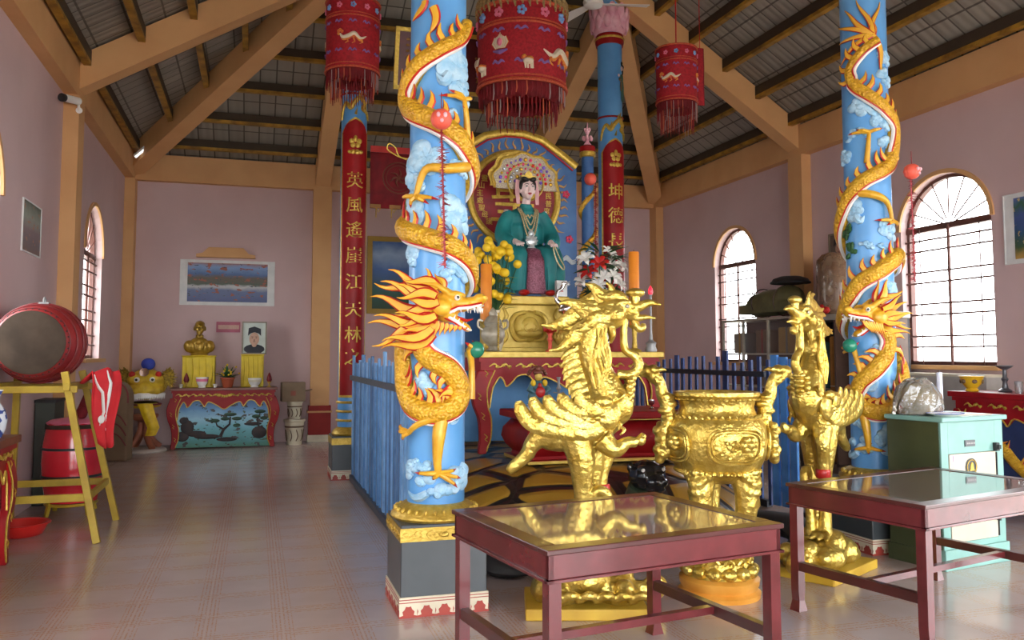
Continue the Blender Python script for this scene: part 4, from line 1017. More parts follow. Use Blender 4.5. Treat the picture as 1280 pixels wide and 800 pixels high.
# ================================================================== GLASS-TOPPED TABLES
def table_glass():
    m, nt, b = _nodes('table_glass')
    b.inputs['Base Color'].default_value = (.10, .085, .08, 1); b.inputs['Roughness'].default_value = .06; b.inputs['Specular IOR Level'].default_value = 1.0; b.inputs['Coat Weight'].default_value = .6; b.inputs['Coat Roughness'].default_value = .04
    tc = N(nt, 'ShaderNodeTexCoord'); nz = N(nt, 'ShaderNodeTexNoise'); nz.inputs['Scale'].default_value = 5; L(nt, tc.outputs['Object'], nz.inputs['Vector'])
    rp = N(nt, 'ShaderNodeValToRGB'); rp.color_ramp.elements[0].color = col4(sr(112,96,92)); rp.color_ramp.elements[1].color = col4(sr(138,122,116)); L(nt, nz.outputs['Fac'], rp.inputs[0]); L(nt, rp.outputs[0], b.inputs['Base Color'])
    return m
M_tglass = table_glass()
def low_table(label, org, rz, W, D, H, ext):
    """org = near left top corner; W along the front, D into the room"""
    t = thing('glass_topped_table', label, 'table', org, rz, 'maroon glass-topped tables')
    f = MB(); rim = .085; th = .022
    f.bx(0, W, 0, rim, H-th, H); f.bx(0, W, D-rim, D, H-th, H); f.bx(0, rim, rim, D-rim, H-th, H); f.bx(W-rim, W, rim, D-rim, H-th, H)
    f.build('top_frame', M_maroond, t, smooth=False, bevel=.004)
    MB().bx(rim-.002, W-rim+.002, rim-.002, D-rim+.002, H-th+.002, H-.003).build('glass_top', M_tglass, t, smooth=False)
    a = MB(); i = .012; h = ext
    a.bx(i, W-i, i, i+.025, H-th-h, H-th); a.bx(i, W-i, D-i-.025, D-i, H-th-h, H-th); a.bx(i, i+.025, i, D-i, H-th-h, H-th); a.bx(W-i-.025, W-i, i, D-i, H-th-h, H-th)
    a.bx(0, W, 0, .03, H-th-h-.012, H-th-h); a.bx(0, W, D-.03, D, H-th-h-.012, H-th-h); a.bx(0, .03, 0, D, H-th-h-.012, H-th-h); a.bx(W-.03, W, 0, D, H-th-h-.012, H-th-h)
    a.build('apron', M_maroon, t, smooth=False, bevel=.002)
    for x in (.015, W-.07):
        for y in (.015, D-.07):
            l = MB(); z1 = H-th-h-.01
            sx = 1 if x > W/2 else -1
            for (q, s, z0, z2) in ((0, .055, .12, z1), ): l.bx(x, x+s, y, y+s, z0, z2)
            # lower end flares into a small foot
            v = []; 
            for k, (z, o_) in enumerate(((.12, 0), (.06, -.006), (.0, .008))):
                v += [(x-max(o_, 0)+(.006 if o_ < 0 else 0), y-max(o_, 0), z), (x+.055+max(o_, 0)-(.006 if o_ < 0 else 0), y-max(o_, 0), z), (x+.055+max(o_, 0)-(.006 if o_ < 0 else 0), y+.055+max(o_, 0), z), (x-max(o_, 0)+(.006 if o_ < 0 else 0), y+.055+max(o_, 0), z)]
            l.add(v, [(j*4+i, j*4+(i+1) % 4, (j+1)*4+(i+1) % 4, (j+1)*4+i) for j in range(2) for i in range(4)]+[(3, 2, 1, 0), (8, 9, 10, 11)])
            l.build('leg', M_maroon, t, smooth=False)
    for x in (.02, W-.065): MB().bx(x, x+.04, .06, D-.06, .235, .285).build('side_stretcher', M_maroond, t, smooth=False)
    MB().bx(.05, W-.05, D*.42, D*.42+.04, .245, .28).build('cross_stretcher', M_maroon, t, smooth=False)
    return t
low_table('maroon glass-topped table in front, standing before the gold incense burner', (1.095, 3.115, 0), rad(9.2), 1.21, .98, .745, .095)
low_table('maroon glass-topped table on the right, beside the mint green cabinet', (3.255, 3.505, 0), rad(13.5), 1.42, .90, .74, .095)
# ================================================================== ALTAR
AC = 2.93
def scallop(x0, x1, ztop, zmid, zlow):
    """under-edge of an altar apron, from x0 to x1: cloud-shaped scallops"""
    w = x1-x0; P = []
    key = [(0, zlow-.22), (.015, zlow-.06), (.03, zlow), (.06, zmid-.02), (.085, zmid-.05), (.10, zlow-.02), (.13, zlow+.01), (.17, zmid-.01), (.23, zmid), (.27, zlow+.02), (.29, zlow-.01), (.33, zmid-.02), (.42, zlow+.01), (.5, zlow-.055)]
    key = key+[(1-a, b) for a, b in reversed(key[:-1])]
    return [(x0+a*w, b) for a, b in key]
def altar_table(name, label, loc, W, D, z0, H, top_m, board_m, over=.06, rz=0, cab=.16, topth=.055, carve=True, bpos=.55):
    """red lacquer altar with cabriole legs, scalloped apron outlined in gold and a painted board behind it"""
    t = thing(name, label, 'altar table', loc, rz)
    w = W/2
    MB().bx(-w-over, w+over, -over, D+over*.3, H-topth, H).build('top_slab', top_m, t, smooth=False, bevel=.006)
    f = MB(); f.bx(-w-over*.4, w+over*.4, -over*.4, D, H-topth-.04, H-topth); f.bx(-w, w, .005, D, H-topth-.13, H-topth-.04)
    fz = H-topth-.12
    P = [(-w, fz), (-w, fz-.02)]+scallop(-w+cab*.55, w-cab*.55, fz, fz-.045, fz-.13)+[(w, fz-.02), (w, fz)]
    f.prism(P, (0, .012, 0), (1, 0, 0), (0, 0, 1), (0, .03, 0)); fr = f.build('frieze', M_redlac, t, smooth=False)
    g = MB(); sc = spline([(x, .008, z) for x, z in scallop(-w+cab*.55, w-cab*.55, fz, fz-.045, fz-.13)], 4); g.tube(sc, .008, 5)
    if carve:
        zc = H-topth-.085
        for s in (-1, 1):
            for k in range(3):
                x0 = s*(.10+.26*k)*W/1.8; g.tube(spline([(x0, .0, zc-.02), (x0+s*.04, -.003, zc+.025), (x0+s*.10, -.003, zc-.005), (x0+s*.15, -.003, zc+.025), (x0+s*.2, 0, zc)], 5), [.004, .010, .006, .010, .003], 5)
                for q in range(3): g.ell((x0+s*.06*q, -.002, zc+.012*(q % 2)), (.022, .008, .016), None, 8, 5)
        for q in range(7): g.ell((.035*(q-3), -.002, zc+.012*math.cos(q)), (.022, .010, .024), None, 8, 5)
    g.build('gold_scrollwork', M_goldp, fr)
    for sx in (-1, 1):
        for y in (.0, D-.09):
            l = MB(); q = [(sx*(w-cab*.35), y+.045, fz+.0), (sx*(w+.012), y+.03, H-.34), (sx*(w-.0), y+.035, H-.5), (sx*(w-.045), y+.045, z0+.32), (sx*(w-.05), y+.045, z0+.15), (sx*(w-.028), y+.04, z0+.06), (sx*(w-.02), y+.035, z0)]
            if H-z0 < .7: q = [(sx*(w-cab*.35), y+.045, fz), (sx*(w+.012), y+.03, z0+(H-z0)*.7), (sx*(w-.01), y+.035, z0+(H-z0)*.5), (sx*(w-.045), y+.045, z0+(H-z0)*.25), (sx*(w-.03), y+.04, z0+.06), (sx*(w-.02), y+.035, z0)]
            sp = spline(q, 4); n = len(sp); rr = [.085*(1-k/(n-1))**.8+.045+.012*max(0, (k/(n-1)-.85)*6) for k in range(n)]
            vs = []
            for (x, yy, z), r in zip(sp, rr):
                for a, b in ((-1, -1), (1, -1), (1, 1), (-1, 1)): vs.append((x+a*r*.62, yy+b*min(r*.5, .045), z))
            l.add(vs, [(j*4+i, j*4+(i+1) % 4, (j+1)*4+(i+1) % 4, (j+1)*4+i) for j in range(n-1) for i in range(4)]+[(3, 2, 1, 0), tuple(n*4-4+k for k in range(4))])
            lo = l.build('leg', M_redlac, t, ang=55, bevel=.008)
            if y == 0:
                e = MB(); e.tube([(x-sx*r*.62, yy-min(r*.5, .045)-.002, z) for (x, yy, z), r in list(zip(sp, rr))[:-2]], .007, 5)
                for k in range(0, n-5, 5):
                    x, yy, z = sp[k]; r = rr[k]; e.tube(spline([(x-.02, yy-min(r*.5, .045)-.003, z), (x+.012, yy-min(r*.5, .045)-.004, z-.03), (x-.01, yy-min(r*.5, .045)-.004, z-.05), (x+.015, yy-min(r*.5, .045)-.003, z-.07)], 3), [.003, .006, .005, .003], 5)
                e.build('gold_line', M_goldp, lo)
    MB().bx(-w+.05, w-.05, D*bpos, D*bpos+.03, z0+.02, fz-(.03 if bpos < .2 else 0)).build('back_board', board_m, t, smooth=False)
    return t
altar_table('high_altar', 'tall red lacquer altar with yellow top and blue board, under the seated goddess', (AC-.01, 7.6, 0), 1.80, 1.75, .58, 1.53, M_pale, M_bluebd)

def lower_altar():
    t = thing('low_altar_chest', 'low red curved altar chest projecting in front of the high altar', 'altar chest', (2.96, 6.9, .566))
    w, d = .67, .62
    prof = [(.05, 0), (.05, .03), (.0, .035), (-.01, .06), (.045, .12), (.075, .19), (.06, .27), (.0, .345), (-.03, .36)]   # outward offset, height
    vs = []
    for o, z in prof: vs += [(-w-o, -o, z), (w+o, -o, z), (w+o, d+o, z), (-w-o, d+o, z)]
    n = len(prof); MB().add(vs, [(j*4+i, j*4+(i+1) % 4, (j+1)*4+(i+1) % 4, (j+1)*4+i) for j in range(n-1) for i in range(4)]+[(3, 2, 1, 0), tuple(n*4-4+k for k in range(4))]).build('curved_body', M_redlac, t, ang=50)
    g = MB(); g.bx(-w-.055, w+.055, -.055, d+.055, .0, .028); g.build('gold_foot', M_pale, t, smooth=False, bevel=.004)
    MB().bx(-w-.02, w+.02, -.02, d+.02, .355, .37).build('gold_neck_line', M_pale, t, smooth=False)
    MB().bx(-w-.09, w+.09, -.09, d+.09, .37, .435).build('top_board', M_redlac, t, smooth=False, bevel=.012)
    return t
lower_altar()
ZA, ZL = 1.53, 1.002

# ---- statue pedestal with carved front
def pedestal():
    t = thing('statue_pedestal', 'carved gold pedestal under the seated goddess statue', 'pedestal', (2.79, 8.45, ZA))
    w, d = .36, .75
    MB().bx(-w, w, 0, d, .0, .50).build('block', M_pale, t, smooth=False, bevel=.01)
    MB().bx(-w-.06, w+.06, -.06, d+.03, .50, .59).build('cap_slab', M_pale, t, smooth=False, bevel=.012)
    MB().bx(-w-.03, w+.03, -.03, d+.02, 0, .05).build('foot_slab', M_pale, t, smooth=False, bevel=.008)
    c = MB(); Y = Vector((0, -1, 0))
    c.ell((-.02, 0, .27), (.17, .05, .17)); c.ell((-.02, -.02, .26), (.11, .06, .12)); c.ell((-.02, -.03, .20), (.14, .05, .05))
    for s in (-1, 1):
        c.tube(spline([(-.02+s*.05, -.05, .42), (-.02+s*.16, -.02, .38), (-.02+s*.2, -.02, .27), (-.02+s*.15, -.03, .14), (-.02+s*.04, -.05, .12)], 6), [.02, .026, .028, .026, .012], 8)
        c.tube(spline([(s*.30, 0, .46), (s*.27, -.015, .38), (s*.31, -.015, .28), (s*.27, -.015, .16), (s*.32, 0, .08)], 5), [.014, .022, .018, .022, .012], 8)
        c.tube(spline([(-.02+s*.02, -.06, .30), (-.02+s*.07, -.07, .27), (-.02+s*.04, -.075, .22), (-.02, -.07, .24)], 5), .012, 6)
    c.build('carved_relief', M_pale, t); return t
pedestal()

# ---- goddess statue
def goddess():
    t = thing('goddess_statue', 'seated goddess statue in teal robe with jewelled fan headdress and white beads', 'statue', (2.89, 8.92, 2.135))
    b = MB()   # one continuous figure: head, neck, trunk, arms, lap, legs, feet
    hz = 1.225; hy = -.06
    b.ell((0, hy, hz), (.083, .098, .118)); b.ell((0, hy-.022, hz-.055), (.060, .070, .068)); b.ell((0, hy-.03, hz-.102), (.030, .040, .026))
    b.ell((-.04, hy-.066, hz-.045), (.028, .022, .030)); b.ell((.04, hy-.066, hz-.045), (.028, .022, .030))
    b.tube([(0, hy-.092, hz+.005), (0, hy-.108, hz-.03), (0, hy-.100, hz-.045)], [.009, .014, .012], 8)
    for s in (-1, 1): b.ell((s*.086, hy+.01, hz-.02), (.012, .024, .036)); b.ell((s*.012, hy-.098, hz-.042), .009)
    b.tube([(0, hy+.015, hz-.06), (0, .0, hz-.19), (0, .02, hz-.24)], [.050, .046, .07], 14)
    b.ell((0, .02, .92), (.20, .10, .10)); b.ell((0, .02, .74), (.165, .11, .20)); b.ell((0, .02, .56), (.19, .14, .12))
    for s in (-1, 1):
        b.tube(spline([(s*.19, .02, .97), (s*.25, .01, .80), (s*.262, -.05, .68), (s*.225, -.20, .61), (s*.20, -.285, .59)], 5), [.065, .058, .05, .04, .03], 10)
        b.tube(spline([(s*.09, -.0, .50), (s*.125, -.17, .46), (s*.13, -.25, .41), (s*.12, -.25, .22), (s*.12, -.24, .08)], 5), [.10, .095, .09, .07, .05], 12); b.ell((s*.12, -.29, .04), (.045, .10, .04))
    # hands resting on the knees: palm, four fingers, thumb
    for s in (-1, 1):
        o = Vector((s*.195, -.325, .580)); b.ell(o, (.040, .052, .020), Matrix.Rotation(rad(25), 3, 'X'))
        for k, (dx, ln) in enumerate(((-.031, .058), (-.010, .068), (.012, .064), (.031, .052))):
            b.tube([o+Vector((dx, -.03, -.008)), o+Vector((dx*1.15, -.03-ln*.55, -.020)), o+Vector((dx*1.2, -.03-ln*.9, -.05))], [.0105, .010, .0085], 7)
        b.tube([o+Vector((-s*.034, .0, .0)), o+Vector((-s*.052, -.025, -.008)), o+Vector((-s*.056, -.05, -.020))], [.012, .0105, .008], 7)
    bo = b.build('body', M_skin, t, remesh=.006, rsm=2)
    # face
    for s in (-1, 1):
        o = Vector((s*.034, hy-.083, hz+.008)); MB().ell(o, (.017, .010, .008), None, 10, 6).build('eye', M_white, bo); 
        MB().ell(o+Vector((0, -.006, 0)), (.0075, .006, .0075), None, 8, 6).build('iris', M_black, bo)
        MB().tube([o+Vector((-.019, .0, .003)), o+Vector((0, -.008, .0095)), o+Vector((.019, .0, .003))], [.002, .0035, .002], 5).build('eyelid_line', M_black, bo)
        MB().tube(spline([(s*.014, hy-.094, hz+.030), (s*.034, hy-.092, hz+.041), (s*.058, hy-.072, hz+.031)], 4), [.003, .0045, .002], 5).build('eyebrow', M_hair, bo)
    lp = MB(); lp.tube([(-.024, hy-.088, hz-.070), (-.008, hy-.098, hz-.066), (0, hy-.098, hz-.068), (.008, hy-.098, hz-.066), (.024, hy-.088, hz-.070)], [.002, .006, .005, .006, .002], 7); lp.tube([(-.02, hy-.088, hz-.075), (0, hy-.096, hz-.080), (.02, hy-.088, hz-.075)], [.002, .007, .002], 7)
    lp.build('lips', mat('lip_red', sr(190,60,70), .4), bo)
    hr = MB(); hr.ell((0, hy+.022, hz+.040), (.094, .100, .098)); hr.ell((0, hy+.05, hz-.01), (.09, .075, .10)); hr.ell((-.045, hy-.05, hz+.092), (.048, .048, .03), Matrix.Rotation(rad(25), 3, 'Y')); hr.ell((.045, hy-.05, hz+.092), (.048, .048, .03), Matrix.Rotation(rad(-25), 3, 'Y'))
    for s in (-1, 1): hr.ell((s*.084, hy-.01, hz+.03), (.014, .035, .05))
    hr.build('hair', M_hair, bo, remesh=.007, rsm=1)
    # robe
    r = MB()
    r.ell((0, .02, .985), (.12, .10, .055)); r.tube([(0, -.01, 1.06), (0, .0, 1.02), (0, .01, .98)], [.062, .075, .11], 16)
    r.ell((0, .03, .90), (.215, .13, .13)); r.ell((0, .03, .70), (.23, .15, .24)); r.ell((0, .03, .52), (.25, .18, .14))
    for s in (-1, 1):
        r.tube(spline([(s*.17, .02, .96), (s*.25, .01, .82), (s*.285, -.05, .68), (s*.26, -.17, .60), (s*.215, -.25, .585)], 5), [.075, .082, .092, .086, .06], 14)
        r.tube(spline([(s*.27, -.10, .58), (s*.30, -.17, .44), (s*.32, -.22, .26), (s*.31, -.22, .08)], 5), [.09, .09, .075, .06], 12, flat=.7)
        r.tube(spline([(s*.11, -.05, .48), (s*.15, -.2, .46), (s*.165, -.27, .41), (s*.165, -.28, .24), (s*.175, -.28, .05)], 5), [.12, .105, .10, .09, .10], 14)
    rb = r.build('robe', M_teal, t, remesh=.011, rsm=3)
    fo = MB()
    for s in (-1, 1):
        for k in range(5): fo.tube(spline([(s*(.13+.035*k), -.31+.018*k, .44-.02*k), (s*(.135+.036*k), -.36+.03*k, .28), (s*(.14+.042*k), -.36+.035*k, .03)], 5), [.008, .015, .018], 7)
        fo.tube(spline([(s*.05, -.07, 1.0), (s*.06, -.125, .86), (s*.055, -.135, .70), (s*.075, -.19, .58)], 5), [.010, .012, .012, .012], 7)
    fo.build('robe_folds', M_teal, rb)
    sk = MB(); m_sk = mat('maroon_sequin_skirt', sr(104,44,62), .45, .2, c2=sr(150,90,110), nscale=60, bump=.4, bscale=90)
    sk.ell((0, -.20, .47), (.115, .14, .07)); sk.tube(spline([(0, -.26, .47), (0, -.335, .39), (0, -.345, .24), (0, -.35, .02)], 5), [.085, .10, .105, .125], 16, flat=.45, up=(0, 1, 0))
    sk.build('skirt_panel', m_sk, t, remesh=.011, rsm=1)
    for s in (-1, 1): plab(MB().ell((s*.15, -.40, .03), (.055, .09, .035)).build('shoe', M_red, t), 'red shoe')
    # beads
    nk = MB()
    for (a, z1, y1, rr_) in ((.055, .80, -.165, .008), (.075, .74, -.17, .009), (.10, .66, -.175, .009), (.045, .88, -.14, .007)):
        nk.tube(spline([(-.05, .03, 1.03), (-.06-a*.5, -.075, .985), (-a*.95, -.14, .90), (-a*.45, y1, z1+.035), (0, y1-.006, z1), (a*.45, y1, z1+.035), (a*.95, -.14, .90), (.06+a*.5, -.075, .985), (.05, .03, 1.03)], 6), rr_, 7)
    nk.build('bead_necklaces', mat('ivory_gold_beads', sr(214,200,160), .35, .2, nscale=120, c2=sr(150,128,80)), t)
    pd = MB(); pd.lathe([(.005, -.02), (.06, -.015), (.065, 0), (.05, .012), (.01, .02)], 24, (0, -.195, .62), axis=(0, -1, .1)); pd.ell((0, -.19, .70), (.035, .02, .04)); pd.ell((0, -.20, .53), (.05, .02, .04)); pd.ell((0, -.205, .46), (.02, .014, .05))
    for k in range(10): pd.ell((.062*math.cos(k*.628), -.205, .62+.062*math.sin(k*.628)), .014)
    pd.build('silver_pendant', mat('silver_pendant', sr(214,216,214), .3, .5, c2=sr(170,180,184), nscale=50), t)
    rc = MB(); P = spline([(.19, -.385, .575), (.22, -.395, .50), (.27, -.385, .40), (.31, -.39, .33), (.30, -.395, .29), (.24, -.39, .36), (.20, -.39, .46), (.185, -.385, .56)], 6); rc.tube(P, .008, 6); rc.build('prayer_beads', mat('ivory_gold_beads', (1, 1, 1)), t)
    # headdress fan
    f = MB(); R0 = .38; zc = hz+.085; n = 28; yb = .015
    out = [(R0*(1+.05*math.cos(k*5))*math.cos(rad(-14)+rad(208)*k/n), zc+R0*.86*(1+.05*math.cos(k*5))*math.sin(rad(-14)+rad(208)*k/n)) for k in range(n+1)]
    f.prism(out, (0, yb, 0), (1, 0, 0), (0, 0, 1), (0, .02, 0)); hd = f.build('headdress_fan', mat('silvered_gold_brocade', sr(196,180,150), .4, .4, c2=sr(140,128,120), nscale=70, bump=.5, bscale=60), t, smooth=False)
    tr_ = MB(); tr_.tube([(x, yb-.004, z) for x, z in out], .016, 6); tr_.ring((0, yb-.012, zc), R0*.56, .010, (0, 1, 0), 24, 5, m=0); tr_.build('gold_trim', M_goldp, hd)
    gbk = MB(); gbk.prism([(x*.98-.05, z*1+.028) for x, z in out], (0, yb+.024, 0), (1, 0, 0), (0, 0, 1), (0, .015, 0)); gbk.build('gold_backing', M_goldp, hd, smooth=False)
    cr = MB(); cr.prism([(-.08, 0), (.08, 0), (.09, .04), (.045, .035), (.035, .07), (0, .09), (-.035, .07), (-.045, .035), (-.09, .04)], (0, hy-.045, hz+.10), (1, 0, 0), (0, -.1, 1), (0, .02, 0)); cr.build('tiara', M_goldp, hd, smooth=False)
    jm = [mat('jewel_pink', sr(230,60,120), .15), mat('jewel_silver', sr(210,220,230), .15, .6), mat('jewel_red', sr(220,40,40), .15), mat('jewel_gold', sr(230,180,60), .2, .5), mat('jewel_violet', sr(120,90,200), .15)]
    proto = [MB().ell((0, 0, 0), (.017, .012, .017), None, 10, 7).build('jewel', m, hd) for m in jm]; rnd = random.Random(11); used = set()
    spots = []
    for ring_, nn in ((.30, 17), (.24, 14), (.18, 11), (.12, 7)):
        for k in range(nn): a = rad(-8)+rad(196)*(k+.5)/nn; spots.append((ring_*math.cos(a), zc+ring_*.86*math.sin(a)))
    for i, (x, z) in enumerate(spots):
        k = rnd.randrange(5); 
        if k in used: o = proto[k].copy(); COL.objects.link(o)
        else: o = proto[k]; used.add(k)
        o.parent = hd; o.location = (x, yb-.012, z); q = rnd.uniform(.7, 1.35); o.scale = (q, q, q)
    rb2 = MB()
    for s in (-1, 1): rb2.blade([(s*.105, -.03, hz+.10), (s*.118, -.05, hz-.04), (s*.112, -.06, hz-.11), (s*.112, -.075, hz-.18)], [.045, .05, .045, .04], .012, (0, -1, 0), 0, 0)
    rb2.split('pink_ribbon', mat('pink_chiffon', sr(222,170,172), .6), hd)
    return t
goddess()

# ---- painted backdrop with gold ring and red disc
def backdrop():
    t = thing('painted_backdrop', 'blue painted arched backdrop with gold ring and red disc behind the goddess', 'backdrop', (AC, 9.5, .566))
    z = lambda v: v-.566
    out = [(-.80, 0), (.80, 0), (.80, z(3.80)), (.62, z(3.93)), (.36, z(4.10)), (.12, z(4.16)), (-.12, z(4.16)), (-.36, z(4.10)), (-.62, z(3.93)), (-.80, z(3.80))]
    MB().prism(out, (0, 0, 0), (1, 0, 0), (0, 0, 1), (0, .10, 0)).build('panel', M_bluep, t, smooth=False)
    b = MB(); P = [(x, -.01, zz) for x, zz in out[2:]]; b.tube(P, .045, 8, 0, flat=.5, up=(0, 1, 0)); b.build('gold_arch_border', M_goldp, t)
    b = MB(); b.tube([(x*.93, -.022, zz-.055) for x, zz in out[2:]], .010, 6); b.build('red_inner_line', M_red, t)
    zc = z(3.37)
    MB().lathe([(.002, 0), (.52, 0), (.52, .02), (.002, .02)], 48, (0, -.0, zc), axis=(0, -1, 0)).build('red_disc', mat('red_disc_paint', sr(150,24,36), .5, c2=sr(120,14,28), nscale=5), t)
    MB().ring((0, -.02, zc), .545, .042, (0, 1, 0), 64, 8).build('gold_ring', M_goldp, t)
    g = MB(); chars = '靈山主處聖母護國庇民普度眾生'
    for i, ch in enumerate(chars):
        a = rad(150)+rad(12.2)*i if i < 7 else rad(30)-rad(12.2)*(i-7)
        vs, fs = glyph_mesh(ch, .085, .006); g2 = MB().add([(v[0]+.43*math.cos(a), -.026-v[2], v[1]+zc+.43*math.sin(a)) for v in vs], fs); g2.build('disc_character', M_goldp, t, smooth=False)
    vs, fs = glyph_mesh('聖', .62, .008); MB().add([(v[0], -.028-v[2], v[1]+zc-.02) for v in vs], fs).build('centre_character', M_goldp, t, smooth=False)
    fl = MB(); rnd = random.Random(3)
    for k in range(44):
        a = 2*PI*k/44; r0, r1 = .60, .60+rnd.uniform(.07, .15); d = Vector((math.cos(a), 0, math.sin(a))); q = Vector((-d.z, 0, d.x))
        if abs(r1*math.cos(a)) > .76: r1 = .745/abs(math.cos(a))
        P = [Vector((0, -.008, zc))+d*(r0+(r1-r0)*u)+q*(.018*math.sin(u*5+k)) for u in (0, .25, .5, .75, 1)]; fl.blade(P, [.03, .03, .02, .003], .014, (0, -1, 0), 0, 1)
    fl.build('ray_flames', [mat('ray_gold', sr(196,160,90), .5), mat('ray_red', sr(170,70,60), .5)], t)
    cl = MB()
    for (x, zz, s) in ((.62, 2.35, 1), (.68, 2.1, -1), (.55, 1.95, 1), (.70, 2.62, 1), (-.62, 2.4, -1), (-.7, 2.15, 1), (.45, 2.2, -1), (.66, 1.75, 1)):
        for k in range(3): cl.tube(spline([(x-.10, -.004, z(zz)), (x-.04, -.012, z(zz)+.035*s+.02*k), (x+.03, -.012, z(zz)-.02+.02*k), (x+.09, -.004, z(zz)+.02*k)], 5), [.004, .014, .012, .003], 6)
    cl.build('white_clouds', mat('cloud_white_paint', sr(200,210,216), .6), t)
    fl = MB()
    for (x, zz) in ((.66, 3.45), (.70, 2.9), (-.66, 3.5)):
        for k in range(5): a = 2*PI*k/5; fl.ell((x+.03*math.cos(a), -.012, z(zz)+.03*math.sin(a)), (.022, .012, .022), None, 8, 5)
    fl.build('pink_flowers', mat('deep_pink_paint', sr(214,60,96), .5), t)
    return t
backdrop()
def small_column():
    t = thing('slender_dragon_post', 'slender blue post with coiled gold dragon and red cap at the right of the backdrop', 'post', (3.87, 9.48, .566))
    z = lambda v: v-.566
    MB().lathe([(.075, 0), (.075, z(3.92))], 24).build('shaft', M_bluep, t)
    P = []; n = 90
    for k in range(n+1): a = k/n*2*PI*4.2+1.0; P.append((.085*math.cos(a), .085*math.sin(a), .9+(z(3.75)-.9)*k/n))
    MB().tube(P, [.012, .03, .036, .036, .034, .03, .012], 8).build('coiled_dragon', M_dragon, t)
    c = MB(); 
    for k in range(16): 
        q = P[5+k*5]; d = Vector((q[0], q[1], 0)).normalized(); c.cone(Vector(q)+d*.015, Vector(q)+d*.05+Vector((0, 0, .045)), .014, 6)
    c.build('dragon_fins', M_flame, t)
    for zz, m, r_ in ((3.92, M_goldp, .10), (3.99, M_redlac, .098)): MB().lathe([(r_*.9, z(zz)), (r_, z(zz)+.01), (r_, z(zz)+.06), (r_*.9, z(zz)+.07)], 24).build('cap_ring', m, t)
    f = MB(); f.lathe([(.03, z(4.06)), (.05, z(4.08)), (.02, z(4.12)), (.012, z(4.2)), (.03, z(4.24)), (.01, z(4.28)), (.004, z(4.36))], 12)
    for k in range(6): a = k*PI/3; f.ell((.05*math.cos(a), .05*math.sin(a), z(4.16)), (.022, .022, .03)); f.ell((.03*math.cos(a), .03*math.sin(a), z(4.27)), (.015, .015, .022))
    f.build('flower_finial', M_pinklot, t)
    b = MB().ell((-.03, -.16, z(3.62)), .075, None, 20, 14).build('orange_ball', M_orball, t)
    ts = MB(); rnd = random.Random(1)
    for k in range(60):
        p = Vector((.05+.01*math.sin(k), -.125, z(3.55)-.95*k/60)); ts.tube([p-Vector((.02, 0, 0)), p+Vector((.02, .0, rnd.uniform(-.02, .02)))], .004, 4)
    ts.tube([(.05, -.125, z(3.6)), (.05, -.125, z(2.6))], .005, 5)
    ts.build('tinsel_strand', M_tinsel, t); return t
small_column()

# ================================================================== THINGS ON THE ALTARS
def censer(loc, label):
    t = thing('lidded_censer', label, 'censer', loc)
    MB().lathe([(.05, 0), (.07, .012), (.045, .03), (.04, .05), (.09, .09), (.115, .15), (.11, .20), (.075, .24), (.085, .26), (.09, .275), (.07, .285)], 28).build('bowl', M_silverp, t)
    MB().lathe([(.085, .28), (.08, .30), (.055, .33), (.035, .345), (.04, .37), (.025, .40), (.005, .42)], 24).build('lid', M_silverp, t)
    for s in (-1, 1): MB().tube(spline([(s*.09, 0, .2), (s*.145, 0, .24), (s*.14, 0, .30), (s*.10, 0, .29)], 5), .012, 7).build('handle', M_silverp, t)
    b = MB()
    for k in range(17): b.ell((.02, -.12, .36-.021*k), .011, None, 7, 5)
    b.build('bead_chain', M_goldp, t); return t
censer((2.17, 7.72, ZA), 'grey lidded censer on the altar, beside the left dragon head')
def candle(loc, label, h0, h1):
    t = thing('orange_candle', label, 'candle', loc, 0, 'orange altar candles')
    MB().lathe([(.07, 0), (.075, .015), (.03, .04), (.022, h0*.5), (.03, h0-.04), (.065, h0-.015), (.07, h0)], 20).build('candlestick', M_goldp, t)
    MB().lathe([(.055, h0), (.056, h1-.01), (.05, h1)], 20).build('wax', M_orange, t); MB().cyl((0, 0, h1), (0, 0, h1+.02), .004, n=5).build('wick', M_black, t); return t
candle((2.16, 7.93, ZA), 'thick orange candle in front of the yellow flowers on the altar', .30, .86)
candle((3.79, 8.02, ZA), 'thick orange candle right of the white lilies on the altar', .28, 1.05)
def vase(t, m, h=.42, r=.09): return MB().lathe([(r*.6, 0), (r*.65, .01), (r*.9, h*.2), (r, h*.45), (r*.7, h*.72), (r*.42, h*.85), (r*.55, h), (r*.45, h-.01), (r*.35, h*.84)], 24).build('vase', m, t)
